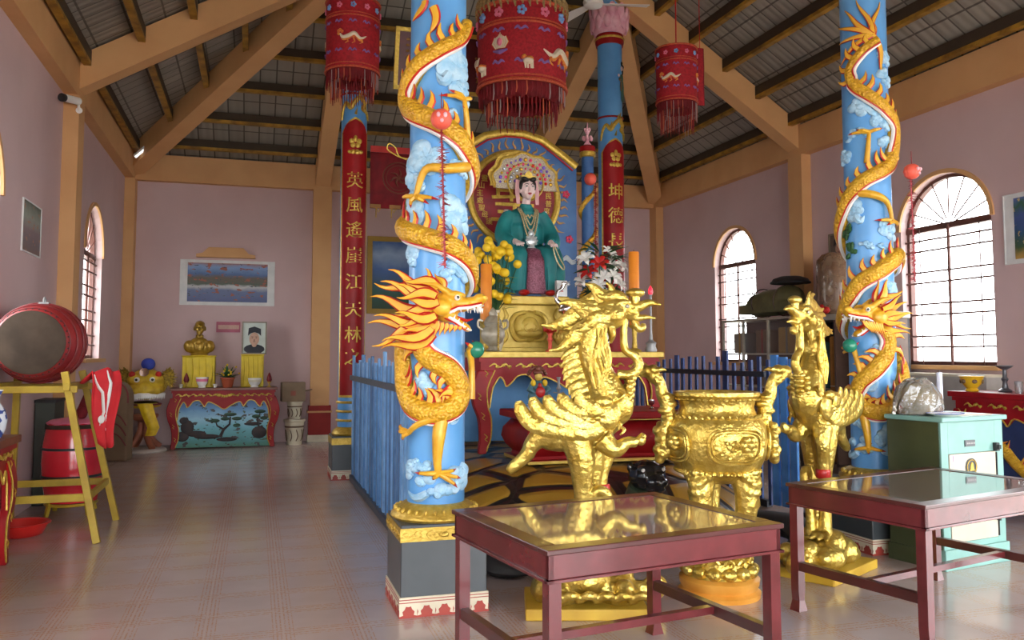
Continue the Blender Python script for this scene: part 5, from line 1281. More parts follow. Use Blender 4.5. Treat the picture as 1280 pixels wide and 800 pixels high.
def yellow_bouquet():
    t = thing('yellow_flower_vase', 'vase of round yellow blossoms at the left end of the altar', 'flower vase', (2.32, 8.16, ZA)); vase(t, M_cream)
    rnd = random.Random(6); st = MB(); P = []
    for k in range(46):
        a = rnd.uniform(0, 2*PI); r = .23*math.sqrt(rnd.random()); z = rnd.uniform(.58, 1.16)-r*.35
        P.append((r*math.cos(a)*1.05, r*math.sin(a)*.7, z))
    pr = MB(); pr.ell((0, 0, 0), .045, None, 14, 10)
    for k in range(0): a = k*2.4; z = -1+2*(k+.5)/14; q = math.sqrt(1-z*z); pr.ell((  .035*q*math.cos(a), .035*q*math.sin(a), .035*z), .016, None, 6, 4)
    pr = pr.build('blossom', M_flower, t)
    for i, p in enumerate(P):
        o = pr if i == 0 else pr.copy()
        if i: COL.objects.link(o); o.parent = t
        o.location = p; st.tube([(0, 0, .38), (p[0]*.4, p[1]*.4, .5), p], .005, 4)
    st.build('stems', M_green, t); lf = MB()
    for k in range(26): a = rnd.uniform(0, 2*PI); z = rnd.uniform(.4, .75); d = Vector((math.cos(a), math.sin(a)*.7, .25)); o = Vector((0, 0, z)); lf.blade([o+d*.05, o+d*.15, o+d*.24+Vector((0, 0, -.03))], [.01, .05, .004], .008, (0, 0, 1), 0, 0)
    lf.build('leaves', M_ygreen, t); return t
yellow_bouquet()
def lily_bouquet():
    t = thing('lily_flower_vase', 'vase of white lilies with red blooms and dark leaves on the right of the altar', 'flower vase', (3.52, 8.26, ZA)); vase(t, M_cream, .4)
    rnd = random.Random(8); st = MB()
    def lily(m):
        l = MB()
        for k in range(6):
            a = k*PI/3; d = Vector((math.cos(a), math.sin(a), 0)); l.blade([d*.006, d*.05+Vector((0, 0, .035)), d*.09+Vector((0, 0, .035)), d*.115+Vector((0, 0, .01))], [.02, .055, .045, .004], .010, (0, 0, 1), 0, 0)
        return l.build('bloom', m, t)
    W = lily(M_white); Rd = lily(M_red); fw = fr = True
    for i in range(15):
        a = rnd.uniform(0, 2*PI); r = .20*math.sqrt(rnd.random()); p = Vector((r*math.cos(a)*1.2, r*math.sin(a)*.8-.05, rnd.uniform(.72, 1.12)-r*.6))
        red = i in (3, 9)
        if red: o = Rd if fr else Rd.copy(); new = not fr; fr = False
        else: o = W if fw else W.copy(); new = not fw; fw = False
        if new: COL.objects.link(o); o.parent = t
        o.location = p; d = Vector((p.x*1.5, -.25+p.y, .3)); o.rotation_euler = d.to_track_quat('Z', 'Y').to_euler(); st.tube([(0, 0, .36), (p.x*.4, p.y*.4, .55), p], .006, 4)
    st.build('stems', M_green, t); lf = MB()
    for k in range(70): a = rnd.uniform(0, 2*PI); z = rnd.uniform(.4, 1.1); d = Vector((math.cos(a), math.sin(a)*.7, rnd.uniform(-.3, .7))); o = Vector((d.x*.05, d.y*.05, z)); lf.blade([o, o+d*.14, o+d*.27+Vector((0, 0, -.04))], [.02, .085, .004], .008, (0, -.3, 1), 0, 0)
    lf.build('leaves', M_green, t); return t
lily_bouquet()
def red_lotus():
    t = thing('red_lotus_lamp', 'small red lotus-shaped altar lamp beside the gold pedestal', 'altar lamp', (2.83, 7.95, ZA))
    MB().lathe([(.045, 0), (.05, .01), (.02, .03), (.018, .10), (.03, .12), (.018, .15), (.03, .19)], 18).build('stem', M_orball, t)
    l = MB(); l.lathe([(.02, .18), (.06, .21), (.065, .25), (.04, .28), (.001, .28)], 18)
    for k in range(9): a = k*2*PI/9; l.ell((.06*math.cos(a), .06*math.sin(a), .24), (.012, .026, .042), Matrix.Rotation(a, 3, 'Z'), 8, 6)
    l.build('petals', M_red, t); return t
red_lotus()
def gold_jar():
    t = thing('gold_incense_jar', 'round gold incense jar standing right of the red lotus lamp', 'jar', (3.03, 7.98, ZA))
    b = MB().lathe([(.06, 0), (.075, .01), (.07, .03), (.11, .08), (.125, .14), (.11, .19), (.085, .21), (.10, .23), (.09, .24), (.07, .21)], 28).build('bowl', M_pale, t)
    l = MB()
    for k in range(18): a = k*2*PI/18; l.ell((.118*math.cos(a), .118*math.sin(a), .15), (.02, .02, .04), Matrix.Rotation(a, 3, 'Z'), 6, 5)
    l.build('relief_band', M_pale, b); st = MB(); rnd = random.Random(2)
    for k in range(16): st.cyl((rnd.uniform(-.05, .05), rnd.uniform(-.05, .05), .2), (rnd.uniform(-.08, .08), rnd.uniform(-.08, .08), .36+rnd.random()*.06), .003, n=4)
    st.build('incense_sticks', M_orball, t); return t
gold_jar()
def teapot(loc, rz, label):
    t = thing('silver_teapot', label, 'teapot', loc, rz, 'polished silver teapots')
    MB().lathe([(.045, 0), (.05, .012), (.04, .02), (.085, .06), (.09, .09), (.07, .13), (.045, .145)], 28).build('pot', M_chrome, t)
    MB().lathe([(.048, .145), (.045, .155), (.02, .17), (.012, .18), (.018, .195), (.004, .205)], 20).build('lid', M_chrome, t)
    MB().tube(spline([(.07, 0, .07), (.12, 0, .09), (.15, 0, .12), (.19, 0, .135)], 5), [.026, .018, .014, .012], 10).build('spout', M_chrome, t)
    MB().tube(spline([(-.07, 0, .12), (-.13, 0, .13), (-.14, 0, .08), (-.08, 0, .05)], 5), .009, 7).build('handle', M_chrome, t); return t
teapot((3.24, 7.76, ZA), rad(-10), 'silver teapot standing directly on the yellow altar top')
st_ = thing('offering_stand', 'small gold stand on the altar carrying the upper silver teapot', 'stand', (3.28, 8.02, ZA)); MB().lathe([(.1, 0), (.1, .02), (.06, .04), (.05, .13), (.10, .16), (.11, .18), (.001, .18)], 24).build('pedestal_body', M_pale, st_)
teapot((3.28, 8.02, ZA+.18), rad(-5), 'silver teapot raised on the small gold stand')
def crane():
    t = thing('silver_crane_figure', 'polished silver crane figure on the altar left of the lilies', 'figurine', (3.12, 8.2, ZA))
    MB().lathe([(.08, 0), (.085, .02), (.05, .06), (.03, .14), (.02, .25)], 18).build('base', M_chrome, t)
    c = MB(); c.ell((0, 0, .46), (.12, .06, .06), Matrix.Rotation(rad(-20), 3, 'Y')); c.tube([(-.02, .02, .24), (-.01, .02, .34), (0, .01, .44)], [.012, .012, .02], 8); c.tube([(-.02, -.02, .24), (-.01, -.02, .34), (0, -.01, .44)], [.012, .012, .02], 8)
    c.tube(spline([(-.08, 0, .49), (-.13, 0, .54), (-.12, 0, .62), (-.07, 0, .66), (-.05, 0, .70)], 5), [.04, .024, .018, .018, .022], 10); c.ell((-.045, 0, .715), (.032, .022, .022)); c.cone((-.03, 0, .715), (.05, 0, .695), .012)
    c.tube([(.08, 0, .44), (.16, 0, .39), (.2, 0, .36)], [.045, .03, .006], 10, flat=.5); c.build('bird', M_chrome, t, remesh=.006, rsm=1); return t
crane()
def offer_box():
    t = thing('white_offering_box', 'small white box with red mark leaning at the right knee of the goddess', 'box', (3.12, 8.41, 2.121))
    MB().bx(-.06, .06, -.03, .03, 0, .17).build('carton', M_paper, t, smooth=False, bevel=.003)
    m = MB()
    for k, w_ in enumerate((.05, .035, .055, .03)): m.bx(-.025+.006*k-.012, -.025+w_-.012, -.032, -.029, .05+.018*k, .062+.018*k)
    m.build('red_mark', M_red, t, smooth=False); return t
offer_box()
def led():
    t = thing('red_bulb_lamp', 'thin altar lamp with tiny red bulb at the right end of the altar', 'lamp', (3.83, 7.72, ZA))
    MB().lathe([(.055, 0), (.06, .02), (.045, .06), (.055, .09), (.02, .12), (.012, .2), (.012, .56), (.02, .58)], 16).build('stand', M_grey, t)
    MB().lathe([(.018, .58), (.026, .61), (.02, .64), (.004, .67)], 14).build('bulb', mat('red_bulb', sr(220,30,50), .2, emis=((1, .03, .06), .6)), t); return t
led()
def idol():
    t = thing('small_idol', 'small colourful idol with white base on the low red chest', 'figurine', (2.42, 7.12, ZL))
    mb_ = mat('idol_blue_green', sr(70,110,120), .4); 
    MB().lathe([(.10, 0), (.105, .02), (.08, .045), (.09, .06)], 20, sx=1.15, sy=.8).build('white_base', M_white, t)
    b = MB(); b.ell((0, 0, .13), (.10, .07, .08)); b.ell((0, 0, .21), (.06, .045, .07)); b.tube([(-.05, 0, .25), (-.09, -.02, .19), (-.03, -.05, .15)], [.024, .026, .018], 8); b.tube([(.05, 0, .25), (.09, -.02, .19), (.03, -.05, .15)], [.024, .026, .018], 8)
    b.build('robe', mb_, t, remesh=.006, rsm=1)
    h = MB(); h.ell((0, -.01, .305), (.034, .036, .042)); h.build('face', M_pale, t)
    c = MB(); c.ell((0, .0, .34), (.045, .04, .03)); c.ell((0, 0, .37), (.025, .02, .03)); 
    for k in range(9): a = rad(20+17.5*k); c.ell((.085*math.cos(a), .03, .30+.085*math.sin(a)), .018)
    c.build('crown', M_wood, t); p = MB(); p.ell((0, -.065, .17), (.045, .02, .05)); p.ell((0, -.05, .22), (.02, .02, .03)); p.build('red_sash', M_red, t); y = MB(); y.ell((-.055, -.03, .25), (.025, .02, .03)); y.ell((.055, -.03, .25), (.025, .02, .03)); y.build('collar', M_flower, t); return t
idol()
def cstick(loc, label, h):
    t = thing('silver_candlestick', label, 'candlestick', loc)
    MB().lathe([(.04, 0), (.045, .01), (.015, .03), (.012, h*.3), (.022, h*.35), (.012, h*.4), (.012, h*.6), (.024, h*.66), (.012, h*.72), (.012, h*.9), (.02, h)], 14).build('stem', M_grey, t)
    MB().tube([(-.05, 0, h*.55), (.0, 0, h*.53), (.05, 0, h*.55)], .006, 6).build('cross_arm', M_grey, t); return t
cstick((2.60, 7.08, ZL), 'thin silver candlestick right of the small idol on the low chest', .30)
for i, (x, y, lb) in enumerate(((2.72, 7.05, 'tiny silver cup next to the thin candlestick on the low chest'), (2.82, 7.08, 'tiny silver cup halfway along the low chest behind the phoenix wing'), (3.52, 7.1, 'tiny silver cup at the right end of the low chest'))):
    t = thing('silver_cup', lb, 'cup', (x, y, ZL), 0, 'silver cups on the low chest'); MB().lathe([(.022, 0), (.024, .005), (.01, .015), (.01, .03), (.028, .05), (.03, .085), (.026, .083), (.02, .05)], 16).build('cup_body', M_chrome, t)

# ================================================================== LANTERNS
def lantern(name, label, loc, R, H, cord, fringe, motif, group):
    """loc = bottom centre of the drum"""
    t = thing(name, label, 'lantern', loc, 0, group)
    sh = MB(); n = 48; prof = [(R*.985, 0), (R*1.0, H*.04), (R*1.0, H*.96), (R*.985, H)]
    v = []
    for r, z in prof+[(r-.012, z) for r, z in reversed(prof)]:
        for k in range(n): a = 2*PI*k/n; v.append((r*math.cos(a), r*math.sin(a), z))
    K = 8; sh.add(v, [(j % K*n+k, j % K*n+(k+1) % n, (j+1) % K*n+(k+1) % n, (j+1) % K*n+k) for j in range(K) for k in range(n)]); dr = sh.build('drum_cloth', M_redcloth, t, ang=60)
    b = MB()
    for z, r in ((0, .016), (H*.055, .008), (H*.73, .012), (H*.77, .007), (H, .018)): b.ring((0, 0, z), R+.004, r*R/.4, n=48)
    b.split('orange_trim', mat('orange_gold_braid', sr(196,84,44), .6, c2=sr(160,56,34), nscale=50), dr)
    cl = C_lan = Col(loc[0], loc[1], R, 0)
    def P(a, z, l=.004): return cl.pt(a, z, R+l)
    # embroidery
    cloud_ = MB(); pk = MB(); bl = MB(); u = R/.5; EM = [mat('white_thread', sr(226,214,190), .7), mat('gold_orange_thread', sr(222,150,60), .6, c2=sr(206,96,50), nscale=25), M_pink, M_purple]
    for k in range(12):
        a = 30*k
        tgt = pk if k % 2 else bl
        for j in range(5): q = j*2*PI/5; tgt.ell(P(a+math.degrees(.035*u*math.cos(q)/R), H*.87+.035*u*math.sin(q)), .024*u, None, 7, 5)
        for z0 in (.63, .22): cloud_.tube(spline([P(a-9, H*z0), P(a-5, H*(z0+.03)), P(a-1, H*(z0-.005)), P(a+4, H*(z0+.025)), P(a+8, H*z0)], 3), [.006*u, .018*u, .012*u, .018*u, .005*u], 6)
    def dragon_m(a, z, s, sc):
        w = MB()
        pth = [Vector(q) for q in spline([P(a-s*32*sc, z+.10*u*sc), P(a-s*26*sc, z+.03*u*sc), P(a-s*14*sc, z+.05*u*sc), P(a-s*2*sc, z+.10*u*sc), P(a+s*10*sc, z+.02*u*sc), P(a+s*24*sc, z+.08*u*sc)], 5)]
        w.tube(pth, [.012*u, .036*u, .044*u, .042*u, .03*u, .006*u], 7); w.tube([p+Vector((0, 0, -.04*u)) for p in pth[3:-4]], .020*u, 6, 1)
        for d, e in ((-36, .15), (-32, .17), (-28, .14), (-36, .1)): w.ell(P(a+s*d*sc, z+e*u*sc), .03*u, m=1)
        for d in (-18, -4, 12): w.tube([P(a+s*d*sc, z+.03*u), P(a+s*(d+3)*sc, z-.05*u), P(a+s*(d-3)*sc, z-.08*u)], [.02*u, .016*u, .006*u], 6, 1)
        w.build('embroidered_dragon', EM, dr)
    def flame_m(a, z):
        w = MB()
        for k in range(7):
            q = (k-3)/3; w.blade([P(a+q*6, z), P(a+q*9.5, z+.06*u, .008), P(a+q*7, z+.12*u, .006), P(a+q*5, z+.18*u*(1-.35*abs(q)), .004)], [.02*u, .045*u, .034*u, .004], .012, cl.nrm(a), 0, 1)
        w.ell(P(a, z+.07*u, .014), (.03*u, .03*u, .045*u), m=2); w.tube([P(a-10, z-.02*u), P(a, z-.04*u, .01), P(a+10, z-.02*u)], [.01*u, .028*u, .01*u], 7, 3); w.build('embroidered_flame', EM, dr)
    def beast(a, z):
        w = MB(); w.ell(P(a, z), (.06*u, .06*u, .035*u), m=0); w.ell(P(a-5, z+.04*u), .032*u, m=1); w.ell(P(a+1, z+.025*u, .01), (.05*u, .05*u, .024*u), m=1)
        for d in (-4, -1, 3, 5): w.tube([P(a+d, z-.01*u), P(a+d+.6, z-.08*u)], [.014*u, .01*u], 5)
        w.build('embroidered_beast', EM, dr)
    for (kind, a, z, s) in motif:
        if kind == 'd': dragon_m(a, H*z, s, 1.0)
        elif kind == 'f': flame_m(a, H*z)
        else: beast(a, H*z)
    cloud_.split('violet_cloud', M_purple, dr); pk.split('pink_flower', M_pink, dr, 5); bl.split('blue_flower', mat('pale_blue_thread', sr(120,160,214), .7), dr, 5)
    # scalloped under-cloth and fringe
    uc = MB(); n = 60; v = []
    for j, (r, z) in enumerate(((R*.95, .01), (R*.88, -.07*u-.03), (R*.80, -.14*u-.03))):
        for k in range(n): a = 2*PI*k/n; q = r*(1+.02*math.cos(k*1.9)*j); v.append((q*math.cos(a), q*math.sin(a), z*(1+.05*math.sin(k*2.3)*j)))
    uc.add(v, [(j*n+k, j*n+(k+1) % n, (j+1)*n+(k+1) % n, (j+1)*n+k) for j in range(2) for k in range(n)])
    uo = uc.build('under_valance', M_dkred, t); md = uo.modifiers.new('thick', 'SOLIDIFY'); md.thickness = .006
    fg = [MB(), MB(), MB()]; rnd = random.Random(5)
    for k in range(110):
        a = 2*PI*k/110; r = R*(.97 if k % 2 else .80); z1 = (-.02 if k % 2 else -.14*u-.03); ln = fringe*(.75+.4*rnd.random())*(1 if k % 2 == 0 else .8); i = rnd.choice((0, 0, 0, 1, 2))
        fg[i].tube([(r*math.cos(a), r*math.sin(a), z1), (r*1.0*math.cos(a+.01), r*math.sin(a+.01), z1-ln*.6), (r*math.cos(a-.01), r*math.sin(a-.01), z1-ln)], [.007*u, .009*u, .005*u], 5)
    for f, m, nm in zip(fg, (M_dkred, mat('silver_fringe', sr(170,150,150), .5, .3), mat('orange_fringe', sr(190,90,60), .6)), ('red_fringe', 'silver_fringe', 'orange_fringe')): o = f.build(nm, m, t); o['kind'] = 'stuff'
    # top hoop, spokes and cord to the roof
    tp = MB()
    for k in range(3): a = k*PI/3; tp.cyl((R*math.cos(a), R*math.sin(a), H-.02), (-R*math.cos(a), -R*math.sin(a), H-.02), .008, n=6)
    tp.build('spokes', M_wood, t); zr_ = cord-loc[2]; MB().cyl((0, 0, H-.02), (0, 0, zr_), .008, n=6).build('cord', M_red, t)
    if name == 'great_lantern':
        g = MB()
        for k in range(40): a = 2*PI*k/40; g.tube([(R*1.0*math.cos(a), R*math.sin(a), H+.10), (R*1.03*math.cos(a), R*1.03*math.sin(a), H+.03), (R*1.03*math.cos(a+.03), R*1.03*math.sin(a+.03), H-.05-.03*(k % 2))], [.02, .025, .008], 6)
        g.ring((0, 0, H+.11), R, .03, n=48); g.build('gold_pelmet', mat('faded_gold_fringe', sr(168,140,90), .7, c2=sr(130,104,62), nscale=40), t)
    return t
lantern('great_lantern', 'largest red embroidered drum lantern hanging in the centre of the hall', (2.87, 9.0, 4.50), .505, .88, zb(9.0)-.1, .20, [('f', -28, .40, 1), ('d', 52, .30, -1), ('b', 8, .22, 1), ('b', -58, .2, 1), ('d', 140, .3, 1), ('f', 180, .4, 1), ('b', 215, .25, 1), ('d', 265, .3, 1)], 'red drum lanterns')
lantern('side_lantern', 'red drum lantern with white dragon in front of the left couplet column', (.95, 9.0, 4.52), .285, .76, zl(.95)-.05, .20, [('d', 5, .38, 1), ('d', 125, .38, 1), ('d', 245, .38, 1)], 'red drum lanterns')
lantern('side_lantern', 'smaller red drum lantern hanging right of the blue couplet column', (4.83, 8.97, 4.53), .245, .66, zr(4.83)-.05, .26, [('d', -12, .38, 1), ('d', 108, .38, 1), ('d', 228, .38, 1)], 'red drum lanterns')
rb_ = thing('red_tassel_strip', 'narrow dark red embroidered strip hanging at the right side of the small right lantern', 'banner strip', (5.17, 9.0, 5.27))
MB().blade([(0, 0, 0), (.005, 0, -.25), (0, 0, -.5), (.005, 0, -.72)], [.11, .11, .11, .11], .02, (0, -1, 0), 0, 1).build('cloth_strip', [M_redcloth, M_dkred], rb_)
MB().cyl((0, 0, 0), (0, 0, zr(5.17)-.06-5.27), .005, n=5).build('string', M_red, rb_)

# ceiling fan
fn = thing('ceiling_fan', 'white ceiling fan with long blades in front of the lotus capital', 'ceiling fan', (4.05, 9.7, 5.98))
MB().lathe([(.03, .30), (.035, .10), (.11, .07), (.13, .02), (.12, -.03), (.05, -.06), (.001, -.06)], 24).build('motor', M_white, fn)
zf = min(zb(9.7), zr(4.05))-5.98
MB().cyl((0, 0, .28), (0, 0, zf-.03), .016, n=8).build('down_rod', M_white, fn)
for k in range(3):
    a = rad(-12+120*k); d = Vector((math.cos(a), math.sin(a), 0)); q = Vector((-d.y, d.x, .22)); b = MB(); vs = []
    for u, w_ in ((.12, .04), (.3, .06), (.72, .075)): vs += [d*u+q*w_, d*u-q*w_, d*u-q*w_+Vector((0, 0, -.008)), d*u+q*w_+Vector((0, 0, -.008))]
    b.add(vs, [(j*4+i, j*4+(i+1) % 4, (j+1)*4+(i+1) % 4, (j+1)*4+i) for j in range(2) for i in range(4)]+[(3, 2, 1, 0), (8, 9, 10, 11)]); b.build('blade', M_white, fn, smooth=False)

# hanging red valance and gold-framed plaque between the couplet columns
def valance():
    t = thing('red_valance', 'red embroidered cloth valance with gold fringe stretched behind the left dragon column', 'valance', (1.36, 10.62, 3.36))
    W, H = 2.20, .80; n = 60; vs = []
    for j in range(5):
        for i in range(n+1): vs.append((W*i/n, .018*math.sin(i*.9)*(1-j/5), H*j/4))
    c = MB().add(vs, [(j*(n+1)+i, j*(n+1)+i+1, (j+1)*(n+1)+i+1, (j+1)*(n+1)+i) for j in range(4) for i in range(n)]); o = c.build('cloth', M_dkred, t); q = o.modifiers.new('thick', 'SOLIDIFY'); q.thickness = .008
    MB().bx(0, W, -.02, .02, H-.08, H).build('top_band', M_red, t, smooth=False)
    for k in range(3):
        x = .36+.74*k; m = MB()
        for R_, r in ((.20, .010), (.16, .006)): m.ring((x, -.02, H*.5), R_, r, (0, 1, 0), 28, 5)
        for j in range(6): a = j*PI/3; m.tube(spline([(x, -.022, H*.5), (x+.06*math.cos(a), -.024, H*.5+.06*math.sin(a)), (x+.12*math.cos(a+.5), -.022, H*.5+.12*math.sin(a+.5))], 4), [.012, .014, .004], 5)
        m.build('roundel', mat('dull_gold_thread', sr(120,60,44), .7), o)
    bd = MB(); 
    for k in range(2): x = .73+.74*k; bd.tube(spline([(x-.08, -.02, H*.34), (x-.02, -.022, H*.5), (x+.05, -.022, H*.55), (x+.1, -.02, H*.72)], 4), [.01, .03, .02, .005], 6); bd.tube([(x+.02, -.02, H*.5), (x+.12, -.022, H*.46), (x+.16, -.02, H*.36)], [.02, .02, .004], 6)
    bd.build('crane_embroidery', mat('grey_thread', sr(140,120,130), .7), o)
    MB().bx(0, W, -.012, .012, 0, .05).build('gold_braid', mat('gold_braid_cloth', sr(150,104,50), .7), t, smooth=False)
    f = MB(); rnd = random.Random(1)
    for k in range(11): x = .08+.196*k; f.tube([(x, 0, .01), (x+.03, 0, -.05), (x+.06, 0, .01)], .006, 4); f.tube([(x, 0, .0), (x, 0, -.12)], .006, 4)
    f.build('gold_fringe', M_goldp, t); return t
valance()
def plaque():
    t = thing('gold_framed_plaque', 'red lacquer plaque with gold frame hung high between left dragon column and great lantern', 'plaque', (1.62, 10.35, 4.86))
    W, H = 1.75, .72; Rm = Matrix.Rotation(rad(14), 4, 'X'); b = MB().at(Rm); b.bx(0, W, 0, .04, 0, H); b.build('board', mat('plaque_dark_red', sr(96,16,24), .4, c2=sr(80,10,18)), t, smooth=False)
    f = MB().at(Rm); f.bx(-.02, W+.02, -.03, .03, -.02, .03); f.bx(-.02, W+.02, -.03, .03, H-.03, H+.02); f.bx(-.02, .03, -.03, .03, 0, H); f.bx(W-.03, W+.02, -.03, .03, 0, H); f.build('gold_frame', M_goldp, t, smooth=False)
    g = MB().at(Rm)
    for k in range(4):
        for j in range(4): g.ell((.14+.09*j, -.008, H-.12-.07*k), (.026, .008, .016), None, 7, 5)
    GO = mat('dull_gold_relief', sr(150,104,40), .5, .2); g.split('gold_mark', GO, t)
    for x in (.65, 1.2):
        g = MB().at(Rm); g.tube(spline([(x-.15, -.008, .15), (x-.05, -.01, .3), (x+.08, -.01, .2), (x+.14, -.01, .36), (x+.05, -.01, .45)], 5), [.01, .026, .022, .018, .006], 6)
        for k in range(5): g.ell((x+.2*math.cos(k*1.3), -.008, .35+.2*math.sin(k*1.3)), .018, None, 7, 5)
        g.build('gold_ornament', GO, t)
    w_ = MB(); 
    for x in (.3, W-.3): w_.cyl(Rm @ Vector((x, .02, H)), Vector((x, .3, zb(10.65)-.1-4.86)), .006, n=5)
    w_.build('hanging_wires', M_blackm, t); return t
plaque()

# ================================================================== FENCES
def slat_fence(label, x, y0, y1, step, mats, zt, rail_z, seed, wide, loc_z=0.0):
    t = thing('slat_fence', label, 'fence', (x, y0, 0), 0, 'blue slatted fences round the altar'); rnd = random.Random(seed); L_ = y1-y0; n = int(L_/step)
    MB().bx(-.04, -.008, 0, L_, rail_z, rail_z+.055).build('top_rail', mats[1], t, smooth=False); MB().bx(-.03, .03, 0, L_, .01, .075).build('bottom_rail', mats[1], t, smooth=False)
    tones = mats[2:] or [mats[0]]
    for k in range(n+1):
        y = L_*k/n; w_ = wide*(1.7 if k % 7 == 5 else 1)*rnd.uniform(.85, 1.1); h = zt+rnd.uniform(-.05, .03)+(.07 if k % 7 == 5 else 0); ox = rnd.uniform(-.006, .006)
        MB().box((.014+ox, y, (h+.03)/2), (.024, w_, h-.03), rz=rnd.uniform(-.12, .12)).build('slat', rnd.choice(tones), t, smooth=False, bevel=.003)
    return t
slat_fence('blue slatted fence running back from the left dragon column', 1.14, 5.48, 10.28, .118, (M_fence, mat('slate_rail', sr(66,72,86), .5), M_fence, mat('light_blue_slat', sr(134,184,232), .45, c2=sr(104,158,214), nscale=7), mat('worn_blue_slat', sr(84,128,178), .5, c2=sr(66,104,152), nscale=7)), 1.44, 1.20, 2, .056)
slat_fence('blue slatted fence, coloured as backlit, behind the incense burner on the right', 4.86, 7.25, 10.25, .155, (M_fenced, mat('dark_rail', sr(40,46,60), .5)), 1.46, 1.28, 3, .05)
def gate():
    t = thing('fence_gate_leaf', 'bright blue open gate leaf of wide boards between burner and right phoenix', 'gate', (4.86, 7.18, 0), rad(8))
    for k in range(3): MB().bx(-.01+.012*k-.012, .02+.012*k-.012, -.11*k-.1, -.11*k-.01, .05, 1.50-.02*k).build('board', mat('bright_blue_board', sr(92,164,238), .4, c2=sr(70,140,222), nscale=6), t, smooth=False, bevel=.004)
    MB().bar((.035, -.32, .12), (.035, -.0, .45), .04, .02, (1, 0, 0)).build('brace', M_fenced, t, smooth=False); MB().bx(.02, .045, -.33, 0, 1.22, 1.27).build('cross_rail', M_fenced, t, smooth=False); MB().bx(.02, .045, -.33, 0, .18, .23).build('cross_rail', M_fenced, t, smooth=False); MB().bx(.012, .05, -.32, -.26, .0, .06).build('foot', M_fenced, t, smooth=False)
    return t
gate()
tag(MB().bx(4.84, 4.90, 5.93, 6.82, 0, .06).build('floor_rail', mat('dark_rail', (1, 1, 1)), smooth=False), 'dark low rail on the floor between the gate leaf and the right dragon column', 'rail')
# painting on the back wall behind the left dragon column
def framed(name, label, cat, loc, rz, W, H, fw, fm, inner, depth=.03, mount=None):
    t = thing(name, label, cat, loc, rz)
    f = MB(); f.bx(0, W, -depth, 0, 0, fw); f.bx(0, W, -depth, 0, H-fw, H); f.bx(0, fw, -depth, 0, fw, H-fw); f.bx(W-fw, W, -depth, 0, fw, H-fw); f.build('frame', fm, t, smooth=False)
    if mount:
        MB().bx(fw*.9, W-fw*.9, -depth*.55, -.002, fw*.9, H-fw*.9).build('mount', mount[0], t, smooth=False); a = mount[1]
        MB().bx(a[0], W-a[1], -depth*.62, -.004, a[2], H-a[3]).build('picture', inner, t, smooth=False)
    else: MB().bx(fw*.9, W-fw*.9, -depth*.55, -.002, fw*.9, H-fw*.9).build('picture', inner, t, smooth=False)
    return t
def paint_mat(name, stops, nscale=3, dist=.25, axis='Z', lo=0, hi=1, blobs=None):
    """painted picture: vertical colour bands disturbed by noise"""
    m, nt, b = _nodes(name); tc = N(nt, 'ShaderNodeTexCoord'); sp = N(nt, 'ShaderNodeSeparateXYZ'); L(nt, tc.outputs['Generated'], sp.inputs[0])
    nz = N(nt, 'ShaderNodeTexNoise'); nz.inputs['Scale'].default_value = nscale; nz.inputs['Detail'].default_value = 6; L(nt, tc.outputs['Generated'], nz.inputs['Vector'])
    a = N(nt, 'ShaderNodeMath', operation='MULTIPLY_ADD'); L(nt, nz.outputs['Fac'], a.inputs[0]); a.inputs[1].default_value = dist; L(nt, sp.outputs[axis], a.inputs[2])
    s2 = N(nt, 'ShaderNodeMath', operation='SUBTRACT'); L(nt, a.outputs[0], s2.inputs[0]); s2.inputs[1].default_value = dist*.5
    rp = N(nt, 'ShaderNodeValToRGB'); e = rp.color_ramp.elements
    while len(e) < len(stops): e.new(.5)
    for k, (p, c) in enumerate(stops): e[k].position = p; e[k].color = col4(c)
    L(nt, s2.outputs[0], rp.inputs[0]); out = rp.outputs[0]
    if blobs:
        for (sc, th, c) in blobs:
            n2 = N(nt, 'ShaderNodeTexNoise'); n2.inputs['Scale'].default_value = sc; n2.inputs['Detail'].default_value = 5; mp = N(nt, 'ShaderNodeMapping'); mp.inputs['Location'].default_value = (sc*1.7, sc, th*9); L(nt, tc.outputs['Generated'], mp.inputs[0]); L(nt, mp.outputs[0], n2.inputs['Vector'])
            g = N(nt, 'ShaderNodeMath', operation='GREATER_THAN'); L(nt, n2.outputs['Fac'], g.inputs[0]); g.inputs[1].default_value = th
            mx = N(nt, 'ShaderNodeMix', data_type='RGBA'); L(nt, g.outputs[0], mx.inputs[0]); L(nt, out, mx.inputs[6]); mx.inputs[7].default_value = col4(c); out = mx.outputs[2]
    L(nt, out, b.inputs['Base Color']); b.inputs['Roughness'].default_value = .45
    return m
pL = at_y(458, 392, YB); pR = at_y(574, 300, YB)
framed('gold_framed_painting', 'gold framed landscape painting with blue sky on the back wall behind the left dragon head', 'painting', (pL.x, YB-.001, pL.z), 0, pR.x-pL.x, pR.z-pL.z, .09, mat('ochre_frame', sr(170,136,50), .5), paint_mat('blue_landscape_painting', [(0, sr(40,70,50)), (.25, sr(50,96,84)), (.45, sr(70,100,140)), (.6, sr(74,110,170)), (.8, sr(150,176,206)), (1, sr(58,96,160))], 4, .3), .06)
